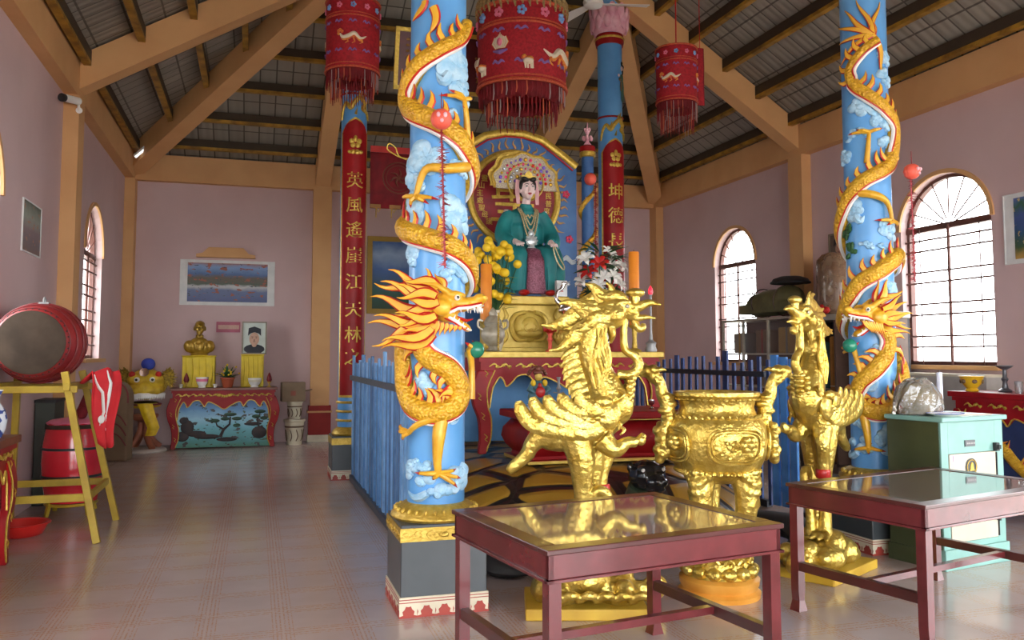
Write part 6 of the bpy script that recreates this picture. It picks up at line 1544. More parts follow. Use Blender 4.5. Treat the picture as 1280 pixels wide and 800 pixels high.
# ================================================================== LEFT SIDE
def big_drum():
    t = thing('temple_drum', 'big red barrel drum lying on its side on the yellow stand', 'drum', (-1.735, 8.02, 1.6))
    prof = [(.255, -.375), (.27, -.36), (.298, -.27), (.325, -.15), (.338, 0), (.325, .15), (.298, .27), (.27, .36), (.255, .375)]
    MB().lathe(prof, 40, axis=(0, 1, 0)).build('shell', mat('drum_red_paint', sr(156,44,44), .4, c2=sr(130,34,36), nscale=4), t)
    h = MB()
    for y, r in ((-.335, .281), (-.22, .315), (-.08, .337), (.08, .337), (.22, .315), (.335, .281)): h.ring((0, y, 0), r, .007, (0, 1, 0), 40, 6)
    h.build('hoops', mat('dark_red_hoop', sr(112,32,34), .45), t)
    for s in (-1, 1):
        MB().lathe([(.001, .386), (.235, .384), (.258, .376), (.264, .345)] if s > 0 else [(.264, -.345), (.258, -.376), (.235, -.384), (.001, -.386)], 40, axis=(0, 1, 0)).build('skin_head', M_brown, t)
    n = MB()
    for k in range(36): a = 2*PI*k/36; n.ell((.272*math.cos(a), -.352, .272*math.sin(a)), .008, None, 6, 5)
    o = n.build('nails', M_blackm, t)
    MB().ring((.02, -.05, .355), .03, .008, (1, 0, 0), 16, 6).build('ring_handle', M_grey, t); MB().bx(-.02, .06, -.09, -.01, .330, .345).build('handle_plate', M_grey, t, smooth=False)
big_drum()
def drum_stand():
    t = thing('drum_stand', 'yellow wooden stand with splayed legs under the red barrel drum', 'stand', (-1.735, 8.02, 0))
    top = {}; 
    for sx in (-1, 1):
        for sy in (-1, 1):
            xt = sx*.255; xf = .56 if sx > 0 else -.30; yf = -.53 if sy < 0 else .47
            MB().bar((xf, yf, 0), (xt, sy*.36, 1.36), .055, .05, (0, 1, 0)).build('leg', M_ybamboo, t, smooth=False, bevel=.004)
    def q(sx, sy, z):
        xf = .56 if sx > 0 else -.30; yf = -.53 if sy < 0 else .47; u = z/1.36; return Vector((xf+(sx*.255-xf)*u, yf+(sy*.36-yf)*u, z))
    for z in (1.24,):
        for sx in (-1, 1): MB().bar(q(sx, -1, z)+Vector((0, -.06, 0)), q(sx, 1, z)+Vector((0, .06, 0)), .05, .06).build('top_rail', M_ybamboo, t, smooth=False, bevel=.004)
        for sy in (-1, 1): MB().bar(q(-1, sy, z-.02)+Vector((-.07, 0, 0)), q(1, sy, z-.02)+Vector((.07, 0, 0)), .05, .055).build('top_rail', M_ybamboo, t, smooth=False, bevel=.004)
    for sy in (-1, 1): MB().bar(q(-1, sy, .36), q(1, sy, .36), .035, .06).build('stretcher', M_ybamboo, t, smooth=False, bevel=.003)
    for sx in (-1, 1): MB().bar(q(sx, -1, .36), q(sx, 1, .36), .03, .055).build('stretcher', M_ybamboo, t, smooth=False, bevel=.003)
drum_stand()
def cloth():
    t = thing('red_banner_cloth', 'red cloth with white print draped over the right side of the drum stand', 'cloth', (-1.325, 7.98, 1.30), rad(-38))
    n, k = 14, 16; vs = []
    for j in range(k+1):
        u = j/k; z = .10*math.sin(min(u*5, PI/2)) - .02 if u < .25 else .08-.62*(u-.25)/.75; x = .0+.13*math.sin(min(u*4, PI/2))+.05*u; w = .14+.03*math.sin(u*5)-.05*u
        for i in range(n+1):
            v = i/n*2-1; vs.append((x+.035*math.sin(v*5+u*4)*min(1, u*2+.2), v*w+.02*math.sin(u*6), z+.02*math.cos(v*4)*(1-u)-.05*u*abs(math.sin(v*3.2))))
    c = MB().add(vs, [(j*(n+1)+i, j*(n+1)+i+1, (j+1)*(n+1)+i+1, (j+1)*(n+1)+i) for j in range(k) for i in range(n)])
    o = c.build('cloth', mat('scarlet_cloth', sr(206,36,44), .75, c2=sr(186,26,36)), t); m = o.modifiers.new('thick', 'SOLIDIFY'); m.thickness = .010
    W = MB()
    def S(u, v, l=.014):
        j = min(int(u*k), k-1); i = min(int((v+1)/2*n), n-1); p = Vector(vs[j*(n+1)+i]); q = Vector(vs[(j+1)*(n+1)+i+1]); return p.lerp(q, .5)+Vector((l, -l*.6, .004))
    for v0, v1 in ((-.75, -.35), (-.1, .1)): W.tube([S(.3+.5*a/9, v0+(v1-v0)*math.sin(a/9*3)) for a in range(10)], [.006, .016, .018, .014, .005], 6, flat=.4)
    W.ell(S(.72, -.55), (.012, .035, .035)); W.ell(S(.85, .2), (.012, .02, .02)); W.build('white_print', M_white, o)
cloth()
def barrel():
    t = thing('red_barrel_drum', 'upright red barrel with black hoops behind the drum stand', 'barrel', (-1.64, 8.98, 0))
    f = MB(); 
    MB().ring((0, 0, .10), .22, .014, n=28).build('stand_ring', M_ybamboo, t)
    for k in range(4): a = PI/4+k*PI/2; MB().bar((.25*math.cos(a), .25*math.sin(a), 0), (.22*math.cos(a), .22*math.sin(a), .13), .03, .03).build('stand_leg', M_ybamboo, t, smooth=False)
    MB().lathe([(.20, .11), (.225, .12), (.255, .30), (.268, .48), (.262, .65), (.24, .80), (.225, .85), (.21, .86)], 36).build('body', mat('barrel_red', sr(206,42,54), .22, c2=sr(190,34,46), nscale=3, coat=.3), t)
    for z, r in ((.36, .262), (.62, .266)): MB().lathe([(r, z-.012), (r+.007, z-.01), (r+.007, z+.01), (r, z+.012)], 36).build('black_hoop', M_blackm, t)
    c = MB(); rnd = random.Random(2)
    c.lathe([(.225, .845), (.235, .86), (.20, .885), (.1, .90), (.001, .905)], 30, ripple=.04, rn=9); c.build('pink_cover', M_pink, t); MB().lathe([(.236, .80), (.243, .81), (.237, .84), (.23, .842)], 30).build('dark_rim', M_brown, t)
    r = MB(); r.ell((.08, -.08, .95), (.05, .05, .06)); r.ell((.10, -.06, 1.02), (.035, .035, .05)); r.tube([(.02, 0, .9), (.07, -.06, 1.0), (.1, -.1, 1.12)], [.03, .03, .01], 7); r.build('dark_red_bow', M_dkred, t)
barrel()
tb = thing('dark_storage_board', 'tall dark grey-green board box against the left wall behind the drum stand', 'box', (-2.0, 9.7, 0))
MB().bx(-.09, .09, -.22, .22, .0, 1.02).build('box_body', mat('grey_green_board', sr(66,70,62), .6), tb, smooth=False, bevel=.006); MB().bx(-.095, .1, -.23, .23, 1.02, 1.05).build('lid', M_blackm, tb, smooth=False)
bs = thing('red_basin', 'flat red plastic basin on the floor under the drum stand', 'basin', (-1.84, 8.0, 0))
MB().lathe([(.15, 0), (.17, .01), (.21, .09), (.225, .095), (.225, .105), (.205, .10), (.165, .02), (.001, .018)], 32).build('bowl', M_red, bs); MB().ring((0, 0, .1), .222, .008, n=32).build('rim', M_red, bs)
altar_table('red_side_altar', 'red lacquer side altar at the left edge beside the drum stand', (-1.66, 6.30, 0), 1.3, .40, 0, .92, M_wood, mat('side_altar_board', sr(150,60,60), .5), .04, rad(90), bpos=.12)
vz = thing('porcelain_vase', 'blue and white porcelain vase on the red side altar at the left edge', 'vase', (-1.74, 6.74, .92))
pm, nt_, b_ = _nodes('blue_white_porcelain'); tc_ = N(nt_, 'ShaderNodeTexCoord'); n_ = N(nt_, 'ShaderNodeTexNoise'); n_.inputs['Scale'].default_value = 18; L(nt_, tc_.outputs['Object'], n_.inputs['Vector']); r_ = N(nt_, 'ShaderNodeValToRGB'); r_.color_ramp.elements[0].position = .5; r_.color_ramp.elements[0].color = col4(sr(214,220,228)); r_.color_ramp.elements[1].position = .53; r_.color_ramp.elements[1].color = col4(sr(60,80,150)); L(nt_, n_.outputs['Fac'], r_.inputs[0]); L(nt_, r_.outputs[0], b_.inputs['Base Color']); b_.inputs['Roughness'].default_value = .2
MB().lathe([(.05, 0), (.055, .01), (.075, .06), (.085, .12), (.07, .19), (.035, .24), (.03, .28), (.05, .33), (.045, .33), (.025, .28)], 26).build('body', pm, vz); MB().ring((0, 0, .33), .047, .005, n=20).build('rim', M_white, vz)
# brown cloth-covered case and lion-dance head in the back corner
cs = thing('rounded_case', 'tall brown rounded cloth case with dark red piping against the left wall', 'case', (-1.86, 13.2, 0), rad(-12))
o = [( -.19, 0), (.19, 0), (.19, .82)]+[(.19*math.cos(PI*k/12), .90+.22*math.sin(PI*k/12)) for k in range(13)]+[(-.19, .82)]
MB().prism(o, (0, -.13, 0), (1, 0, 0), (0, 0, 1), (0, .26, 0)).build('case_body', M_olive, cs, smooth=False, bevel=.03)
pp = MB(); pp.tube([(x, -.135, z+.0) for x, z in o[2:]], .012, 6); 
for k in range(3): pp.tube(spline([(-.18, -.137, .30+.14*k), (-.05, -.14, .40+.14*k), (.08, -.14, .36+.14*k), (.18, -.137, .22+.14*k)], 5), .010, 6)
pp.build('red_piping', mat('dark_red_piping', sr(110,36,36), .6), cs)
def lion():
    t = thing('lion_dance_head', 'yellow furry lion dance head with blue pompom resting on the wooden pedestal', 'lion head', (-1.62, 14.35, .615))
    fu = mat('golden_fur', sr(176,146,40), .8, c2=sr(110,88,26), nscale=30, bump=1, bscale=50); ysk = mat('lion_yellow', sr(214,182,48), .55, c2=sr(190,152,34), nscale=10)
    b = MB(); b.ell((0, .05, .42), (.30, .28, .25)); b.ell((0, -.12, .34), (.27, .22, .12)); b.ell((0, -.22, .38), (.12, .12, .09)); b.ell((-.17, -.1, .50), (.10, .10, .09)); b.ell((.17, -.1, .50), (.10, .10, .09)); b.build('head_shell', ysk, t, remesh=.014, rsm=2)
    for s in (-1, 1):
        e = MB(); e.ell((s*.30, .02, .52), (.10, .08, .15), Matrix.Rotation(rad(s*25), 3, 'Y'))
        rnd = random.Random(3)
        for k in range(24): a = rnd.uniform(0, 2*PI); q = rnd.random()*.8; e.cone((s*.30+.08*q*math.cos(a), .0, .52+.13*q*math.sin(a)), (s*.34+.13*math.cos(a), -.05-.05*rnd.random(), .52+.18*math.sin(a)), .03, 5)
        e.build('ear', fu, t)
        MB().ell((s*.11, -.20, .50), .042, None, 14, 10).build('eye', M_white, t); MB().ell((s*.115, -.236, .50), .020, None, 10, 8).build('pupil', M_black, t)
        MB().ell((s*.19, -.14, .58), (.05, .05, .05), None, 10, 8).build('red_pompom', M_red, t)
    MB().ell((.03, -.06, .74), (.105, .10, .095), None, 18, 12).build('blue_pompom', M_blue, t); MB().lathe([(.001, 0), (.06, 0), (.07, .012), (.001, .014)], 20, (-.01, -.20, .61), axis=(0, -1, .5)).build('mirror', M_chrome, t)
    w = MB(); rnd = random.Random(5)
    for k in range(30):
        u = k/29; x = -.27+.54*u; y = -.06-.26*math.sin(u*PI); w.cone((x, y, .27), (x*1.05, y-.03, .20-.02*rnd.random()), .022, 5)
        w.ell((x, y, .28), (.022, .02, .02), None, 6, 5)
    w.build('white_lip_fur', M_white, t)
    j = MB(); j.ell((0, -.10, .10), (.24, .22, .05)); j.build('lower_jaw', ysk, t); r = MB(); r.ell((0, -.10, .15), (.21, .18, .02)); r.build('mouth_lining', M_black, t)
    f = MB(); vs = []
    for k in range(16):
        for i, (x, z) in enumerate(((.04, .14), (.10, -.04), (.17, -.22), (.13, -.34))): vs.append((x+.09*math.cos(k*2*PI/16)*(1+.25*(k % 2))*(1-.1*i), -.42+.07*math.sin(k*2*PI/16), z))
    f.add(vs, [(k*4+i, ((k+1) % 16)*4+i, ((k+1) % 16)*4+i+1, k*4+i+1) for k in range(16) for i in range(3)]+[tuple(k*4+3 for k in range(16))]); f.build('yellow_drape', mat('bright_yellow_silk', sr(232,196,30), .5, c2=sr(210,170,20), nscale=14), t)
    ls = MB(); ls.tube([(-.22+.0*k, -.26+.02*k, .10) for k in range(3)], .01, 5) if False else ls.ring((0, -.10, .12), .235, .014, n=30, sy=.92); ls.build('dark_red_lip', mat('dark_red_piping', (1, 1, 1)), t)
lion()
st_ = thing('lion_head_pedestal', 'root-like brown wooden pedestal with pale round foot under the lion head', 'pedestal', (-1.62, 14.25, 0))
MB().lathe([(.33, 0), (.34, .02), (.33, .045), (.30, .06), (.001, .062)], 32).build('round_foot', mat('pale_stone_foot', sr(196,184,172), .6), st_); pk_ = mat('reddish_root_wood', sr(166,98,70), .5, c2=sr(140,78,54), nscale=6)
for k in range(4): a = rad(35+90*k); c, s = math.cos(a), math.sin(a); MB().tube(spline([(.26*c, .26*s, .07), (.15*c, .15*s, .17), (.06*c, .06*s, .32), (.05*c, .05*s, .5)], 5), [.05, .048, .05, .045], 9).build('root_leg', pk_, st_)
MB().lathe([(.08, .46), (.19, .52), (.21, .56), (.20, .585), (.001, .59)], 28).build('tray', pk_, st_)

# ---- back left altar
M_land = paint_mat('lake_rock_painting', [(0, sr(60,120,100)), (.15, sr(70,140,140)), (.4, sr(110,180,196)), (.62, sr(150,200,220)), (.8, sr(90,140,190)), (1, sr(60,96,150))], 4, .25, blobs=[(9, .60, sr(46,44,44)), (13, .63, sr(52,78,52)), (7, .66, sr(70,46,44))])
altar_table('painted_altar_table', 'red altar table with lake landscape panel against the back wall', (-.455, 14.42, 0), 1.56, .58, 0, .97, M_wood, M_land, .045, cab=.14, topth=.04, bpos=.05)
pan = [o for o in bpy.data.objects if o.name.startswith('back_board')][-1]
pz, pf = MB(), MB(); Y0 = .026
for (x, z, a, b) in ((-.55, .34, .10, .12), (-.60, .45, .07, .06), (-.42, .24, .16, .05), (-.25, .19, .2, .04), (.05, .14, .16, .035), (.55, .24, .12, .10), (.45, .38, .14, .03), (-.62, .2, .1, .08)): pz.ell((x, Y0, z), (a, .012, b), None, 12, 7)
pz.tube([(-.05, Y0, .18), (.0, Y0, .30), (.09, Y0, .38), (.10, Y0, .50)], [.03, .024, .018, .012], 6); pz.tube([(.0, Y0, .30), (-.10, Y0, .36), (-.12, Y0, .42)], [.018, .014, .008], 6); pz.tube([(.55, Y0, .3), (.52, Y0, .45), (.56, Y0, .55)], [.02, .016, .01], 6)
for (x, z, a) in ((.10, .54, .10), (.20, .47, .08), (-.14, .44, .08), (.02, .47, .07), (.20, .36, .06), (.56, .58, .09), (.50, .50, .07), (.62, .47, .06)): pf.ell((x, Y0-.004, z), (a, .012, .03), None, 12, 6)
pz.split('painted_rock', mat('painted_rock_brown', sr(62,46,44), .6, c2=sr(40,40,44), nscale=12), pan); pf.build('painted_pine_foliage', mat('painted_pine_green', sr(50,84,60), .6, c2=sr(34,62,48), nscale=14), pan)
AT = .97
def box_stand(label, x, y, w, d, h):
    t = thing('yellow_cloth_stand', label, 'stand', (x, y, AT), 0, 'yellow cloth stands on the painted altar')
    MB().bx(-w/2, w/2, -d/2, d/2, 0, h-.02).build('covered_box', M_yellow, t, smooth=False, bevel=.012); MB().bx(-w/2-.012, w/2+.012, -d/2-.012, d/2+.012, h-.02, h).build('top_cloth', M_yellow, t, smooth=False, bevel=.008)
    f = MB()
    for k in range(5): x_ = -w/2+w*(k+.5)/5; f.tube([(x_, -d/2-.003, .02), (x_+.01, -d/2-.010, h*.5), (x_, -d/2-.003, h-.03)], [.008, .014, .006], 6)
    f.build('cloth_folds', M_yellow, t)
box_stand('wide yellow cloth stand under the gold bust', -.865, 14.72, .50, .30, .52); box_stand('narrow yellow cloth stand under the portrait frame', -.03, 14.74, .36, .26, .54)
def bust():
    t = thing('gold_bust', 'gold portrait bust of a bearded man on the wide yellow stand', 'bust', (-.87, 14.72, AT+.52))
    g = mat('bust_gold', sr(178,142,50), .3, .45, c2=sr(150,116,36), nscale=8)
    b = MB(); b.ell((0, .0, .14), (.215, .10, .14)); b.ell((-.16, .0, .15), (.085, .08, .10)); b.ell((.16, .0, .15), (.085, .08, .10)); b.ell((0, -.02, .22), (.14, .09, .08)); b.tube([(0, .01, .22), (0, 0, .34)], [.075, .06], 14)
    z = .44; b.ell((0, -.01, z+.02), (.082, .10, .105)); b.ell((0, -.045, z-.05), (.055, .06, .055)); b.tube([(0, -.095, z+.03), (0, -.122, z-.01), (0, -.105, z-.02)], [.01, .017, .014], 8); b.ell((0, -.085, z-.085), (.022, .025, .045))
    for s in (-1, 1): b.ell((s*.085, .0, z), (.014, .026, .04)); b.ell((s*.035, -.088, z+.032), (.026, .018, .010)); b.ell((s*.045, -.075, z-.02), (.028, .025, .022)); b.tube([(s*.03, -.10, .24), (s*.07, -.10, .2), (s*.05, -.105, .10)], [.014, .018, .008], 7)
    b.ell((0, .015, z+.075), (.078, .09, .055)); bo = b.build('figure', g, t, remesh=.008, rsm=2)
    MB().lathe([(.13, 0), (.135, .02), (.12, .035), (.11, .05)], 24, sx=1, sy=.7).build('socle', g, t)
    m = MB()
    for s in (-1, 1): m.ell((s*.034, -.100, z+.012), (.012, .008, .007))
    m.split('eye', M_olive, bo); MB().tube([(-.025, -.112, z-.042), (0, -.120, z-.038), (.025, -.112, z-.042)], [.003, .006, .003], 6).build('moustache', M_olive, bo)
bust()
def portrait(name, label, loc, W, H, rz=0, hat=True, bg=sr(196,206,196)):
    t = framed(name, label, 'portrait', loc, rz, W, H, .022, mat('grey_brown_frame', sr(130,118,96), .4), mat(name+'_ground', bg, .4), .03)
    y = -.020; q = [MB() for _ in range(4)]; s = W/.4
    q[0].ell((W/2, y, H*.155), (W*.42, .006, H*.15)); q[1].ell((W/2, y-.004, H*.47), (W*.20, .006, H*.20)); q[1].ell((W/2, y-.003, H*.29), (W*.10, .006, H*.08))
    q[2].prism([(W*.24, H*.56), (W*.27, H*.80), (W*.5, H*.85), (W*.76, H*.78), (W*.77, H*.56), (W*.68, H*.63), (W*.5, H*.68), (W*.33, H*.63)], (0, y-.007, 0), (1, 0, 0), (0, 0, 1), (0, -.004, 0))
    for sx in (-1, 1): q[3].ell((W/2+sx*W*.08, y-.009, H*.50), (W*.035, .003, H*.012)); q[3].ell((W/2+sx*W*.08, y-.009, H*.535), (W*.05, .003, H*.008))
    q[3].ell((W/2, y-.010, H*.385), (W*.05, .003, H*.012)); q[3].ell((W/2, y-.010, H*.43), (W*.02, .004, H*.03))
    q[0].build('dark_jacket', mat('navy_black', sr(34,36,46), .6), t); q[1].build('face', mat('warm_skin_print', sr(206,164,140), .5), t); q[2].build('black_hat', mat('navy_black', (1, 1, 1)), t, smooth=False); q[3].build('features', mat('brown_print', sr(110,70,60), .5), t)
    return t
portrait('framed_portrait', 'framed portrait of a man in black hat on the narrow yellow stand', (-.21, 14.80, AT+.542), .40, .545)
def cup(name, label, loc, m1, r, h, grp=None, cat='bowl'):
    t = thing(name, label, cat, loc, 0, grp); MB().lathe([(r*.55, 0), (r*.6, h*.06), (r*.5, h*.14), (r*.85, h*.45), (r, h*.92), (r*1.02, h), (r*.94, h*.98), (r*.75, h*.45), (.001, h*.3)], 26).build('bowl', m1[0], t)
    b = MB(); b.lathe([(r*.93, h*.60), (r*.965, h*.66), (r*1.0, h*.82), (r*.99, h*.84)], 26); b.build('painted_band', m1[1], t); return t
cup('incense_bowl', 'white bowl with pink band below the gold bust', (-.80, 14.46, AT), (M_white, M_pink), .095, .17, 'white incense bowls on the painted altar'); cup('incense_bowl', 'plain white bowl in front of the portrait stand', (.01, 14.47, AT), (M_white, M_cream), .105, .15, 'white incense bowls on the painted altar')
def small_lamp(x, lb):
    t = thing('red_oil_lamp', lb, 'oil lamp', (x, 14.50, AT), 0, 'small red oil lamps on the painted altar'); MB().lathe([(.035, 0), (.038, .01), (.012, .025), (.012, .06), (.03, .075), (.03, .09)], 14).build('brass_foot', M_goldp, t); MB().lathe([(.03, .09), (.045, .12), (.035, .17), (.015, .22), (.006, .24)], 14).build('red_glass', mat('dark_red_glass', sr(120,26,34), .15), t)
small_lamp(-1.04, 'small red oil lamp left of the pink-banded bowl'); small_lamp(.24, 'small red oil lamp at the right end of the painted altar')
for x, lb in ((-.60, 'tiny white cup right of the pink-banded bowl'), (-1.12, 'tiny white cup at the left end of the painted altar')): cup('tea_cup', lb, (x, 14.47, AT), (M_white, M_cream), .034, .06, 'tiny white cups on the painted altar', 'cup')
fp = thing('potted_plant', 'terracotta pot with leafy yellow-flowered plant between the two yellow stands', 'potted plant', (-.41, 14.49, AT)); MB().lathe([(.07, 0), (.075, .01), (.10, .13), (.11, .135), (.11, .165), (.095, .165), (.085, .12), (.001, .12)], 24).build('pot', mat('terracotta', sr(166,76,44), .6), fp)
lf = MB(); fw = MB(); rnd = random.Random(4)
for k in range(44):
    a = rnd.uniform(0, 2*PI); e = rnd.uniform(.25, 1.4); d = Vector((math.cos(a)*math.cos(e), math.sin(a)*math.cos(e)*.8, math.sin(e))); l = rnd.uniform(.16, .27); o = Vector((0, 0, .14)); d.y = -abs(d.y) if d.y > .3 else d.y; lf.blade([o, o+d*l*.5, o+d*l+Vector((0, 0, -.03))], [.01, .05, .004], .006, Vector((-d.z*math.cos(a), -d.z*math.sin(a), .8)), 0, 0)
    if k % 3 == 0: fw.ell(o+d*(l*.95), .016, None, 6, 5)
lf.build('foliage', M_green, fp); o_ = fw.build('small_flowers', M_flower, fp)
# wall things above the altar
framed('lake_poster', 'wide poster of an autumn lake with white border above the gold bust', 'poster', (-1.235, YB-.002, 2.345), 0, 1.545, .775, .014, M_paper, paint_mat('autumn_lake_print', [(0, sr(70,84,130)), (.28, sr(96,110,150)), (.40, sr(190,190,190)), (.46, sr(70,84,70)), (.62, sr(96,84,70)), (.72, sr(70,100,150)), (.88, sr(120,150,196)), (1, sr(150,110,100))], 5, .22, blobs=[(10, .60, sr(150,80,60)), (14, .64, sr(60,70,80))]), .02, (M_paper, (.12, .12, .06, .05)))
t = thing('small_red_sign', 'small pink-red sign with pale panel on the wall beside the portrait', 'sign', (-.635, YB-.002, 1.885)); MB().bx(0, .39, -.012, 0, 0, .18).build('board', mat('pink_red_sign', sr(176,84,108), .5), t, smooth=False); MB().bx(.03, .37, -.016, -.010, .055, .125).build('pale_panel', mat('pale_sign_panel', sr(206,172,160), .5, c2=sr(196,150,130), nscale=60), t, smooth=False)
TR[0] += 1; tt = MB(); tt.prism([(-.98, 0), (-.02, 0), (-.02, .05), (-.13, .07), (-.22, .17), (-.78, .17), (-.88, .07), (-.98, .05)], (0, YB, 3.16), (1, 0, 0), (0, 0, 1), (0, -.12, 0)); struct(tt.build('trim_%d' % TR[0], M_beam, smooth=False))
# stacked pots and carton right of the painted altar
def pot(label, loc, r, h):
    t = thing('cream_pot', label, 'pot', loc, 0, 'cream pots stacked by the painted altar'); MB().lathe([(r*.72, 0), (r*.74, h*.05), (r*.95, h*.9), (r*1.05, h*.92), (r*1.05, h), (r*.93, h), (r*.85, h*.5), (.001, h*.4)], 26).build('pot_body', M_cream, t)
    b = MB(); b.lathe([(r*.90, h*.68), (r*.925, h*.69), (r*.94, h*.74), (r*.90, h*.75)], 26); 
    for k in range(9): a = 2*PI*k/9; b.tube(spline([(r*.78*math.cos(a), r*.78*math.sin(a), h*.15), (r*.85*math.cos(a+.2), r*.85*math.sin(a+.2), h*.35), (r*.9*math.cos(a), r*.9*math.sin(a), h*.6)], 4), .008, 5)
    b.build('brown_pattern', M_olive, t)
pot('larger cream pot on the floor, bottom of the stack right of the painted altar', (.665, 14.72, 0), .17, .42); pot('smaller cream pot stacked in the middle under the carton', (.665, 14.72, .42), .13, .30)
t = thing('brown_carton', 'brown cardboard carton on top of the stacked cream pots', 'carton', (.63, 14.72, .72), rad(4)); MB().bx(-.19, .19, -.15, .15, 0, .32).build('box_body', mat('cardboard', sr(132,112,88), .8), t, smooth=False, bevel=.004); MB().bx(-.192, .192, -.03, .03, .318, .3225).build('tape', mat('brown_tape', sr(150,126,92), .3), t, smooth=False); MB().bx(-.05, .03, -.153, -.149, .10, .18).build('red_print', mat('faded_red_print', sr(140,80,64), .7), t, smooth=False); MB().bar((.15, -.14, .17), (.30, -.16, .20), .01, .02).build('loose_strap', M_olive, t, smooth=False)
# camera, fluorescent tube and picture on the left wall
t = thing('security_camera', 'white bullet security camera on the left tan pilaster', 'security camera', (-1.94, 10.24, 4.30)); MB().cyl((.0, -.0, .03), (-.10, -.24, -.01), .042, n=16).build('camera_body', M_white, t); MB().cyl((-.10, -.24, -.01), (-.115, -.275, -.016), .045, n=16).build('dark_lens', M_blackm, t); MB().tube([(0, .05, -.06), (0, .02, -.03), (0, -.0, .02)], .014, 8).build('bracket', M_white, t); MB().cyl((0, .055, -.06), (0, .045, -.06), .035, n=14).build('mount_plate', M_white, t)
t = thing('fluorescent_tube', 'thin white fluorescent tube fixed by the left rear roof corner', 'lamp', (-1.90, 14.52, 4.67)); MB().cyl((0, 0, 0), (.22, -.03, .21), .018, n=10).build('tube', mat('white_tube_glass', (.9,.9,.9), .2, emis=((.9, .95, 1), .5)), t); MB().bar((-.02, .0, .02), (.22, -.03, .25), .05, .03).build('holder', M_white, t, smooth=False)
framed('wall_picture', 'narrow grey landscape picture on the left wall behind the drum', 'picture', (XL+.002, 8.74, 2.47), rad(90), .70, .50, .012, M_paper, paint_mat('grey_garden_print', [(0, sr(120,96,90)), (.2, sr(110,100,104)), (.45, sr(130,112,118)), (.7, sr(150,160,150)), (.9, sr(110,122,112)), (1, sr(90,100,90))], 5, .3, blobs=[(8, .62, sr(170,120,90))]), .015)
# ================================================================== RIGHT SIDE
M_cglass = mat('showcase_glass', (.95, .97, .97), .03, trans=.92, c2=(.93, .95, .95))
def showcase():
    t = thing('glass_showcase', 'aluminium-framed glass showcase against the right wall under the far window', 'showcase', (7.08, 9.85, 0))
    W, D, H = 1.90, .46, 2.04
    MB().bx(D-.03, D, 0, W, .05, H-.03).build('back_panel', M_dwood, t, smooth=False); MB().bx(0, D, 0, W, .0, .62).build('base_cupboard', M_alu, t, smooth=False, bevel=.004); MB().bx(-.01, D+.01, -.01, W+.01, H-.035, H).build('top', M_alu, t, smooth=False)
    for y in (0, W*.36, W*.70, W): MB().bx(-.005, .03, y-.018, y+.018, .62, H-.03).build('post', M_alu, t, smooth=False)
    for z in (1.02, 1.50): MB().bx(0, D-.03, .018, W-.018, z, z+.025).build('shelf', M_alu, t, smooth=False)
    g = MB(); g.bx(.008, .014, .02, W-.02, .63, H-.04); g.build('glass_front', M_glass, t, smooth=False)
    rnd = random.Random(4); cols = [mat('case_item_%s' % n, c, .6) for n, c in (('brown', sr(110,84,60)), ('grey', sr(120,116,110)), ('red', sr(140,50,44)), ('ochre', sr(160,124,60)))]
    k = 0; names = ['left', 'centre', 'right']
    for z, zz in ((1.045, 'middle'), (1.525, 'upper')):
        for i in range(3):
            h = rnd.uniform(.22, .38); t2 = thing('boxed_offering', 'dark wrapped offering box on the %s showcase shelf, %s compartment' % (zz, ('nearest', 'centre', 'farthest')[i]), 'box', (7.29, 9.85+.34+.60*i, z+.002), 0, 'wrapped boxes in the showcase')
            w = rnd.uniform(.16, .22); MB().bx(-.13, .13, -w, w, 0, h).build('wrapped_box', cols[k % 4], t2, smooth=False, bevel=.02); MB().bx(-.135, .135, -.02, .02, -.0, h+.004).build('ribbon', cols[(k+2) % 4], t2, smooth=False); k += 1
showcase()
def bookcase():
    t = thing('dark_bookcase', 'dark open cabinet with rolled banners left of the right dragon column', 'cabinet', (7.06, 8.3, 0)); W, D, H = 1.44, .50, 2.02
    m = mat('bookcase_wood', sr(96,72,60), .5, c2=sr(80,58,48)); MB().bx(D-.03, D, 0, W, 0, H).build('back_panel', mat('bookcase_dark', sr(40,38,40), .7), t, smooth=False)
    for y in (0, W-.035, W*.5): MB().bx(0, D-.03, y, y+.035, 0, H-.06).build('side_panel', m, t, smooth=False)
    MB().bx(-.03, D, -.02, W+.02, H-.075, H).build('top_board', M_alu, t, smooth=False, bevel=.004); MB().bx(0, D-.03, .036, W-.036, .08, .12).build('shelf', m, t, smooth=False); MB().bx(.01, .03, 0, W, 0, .10).build('kick_board', m, t, smooth=False)
    for k, (c, n, h) in enumerate(((sr(150,34,36), 'red', 1.7), (sr(70,110,112), 'teal', 1.55), (sr(176,120,50), 'orange', 1.62), (sr(196,190,176), 'white', 1.5), (sr(60,80,96), 'slate blue', 1.66), (sr(150,60,44), 'rust', 1.6), (sr(110,128,100), 'sage green', 1.52))):
        y = 8.3+1.335-.16*k - (.08 if k > 3 else .0); b = thing('rolled_banner', '%s rolled cloth banner standing in the dark cabinet' % n, 'banner', (7.26, y, .122), 0, 'rolled banners in the dark cabinet')
        mm = mat('banner_%s' % n.replace(' ', '_'), c, .8, c2=tuple(v*.75 for v in c), nscale=9); MB().lathe([(.045, 0), (.05, .02), (.052, h*.5), (.048, h-.02), (.03, h)], 14, ripple=.12, rn=5).build('cloth_roll', mm, b); MB().ring((0, 0, h*.6), .052, .006, n=14).build('tie', M_cream, b)
bookcase()
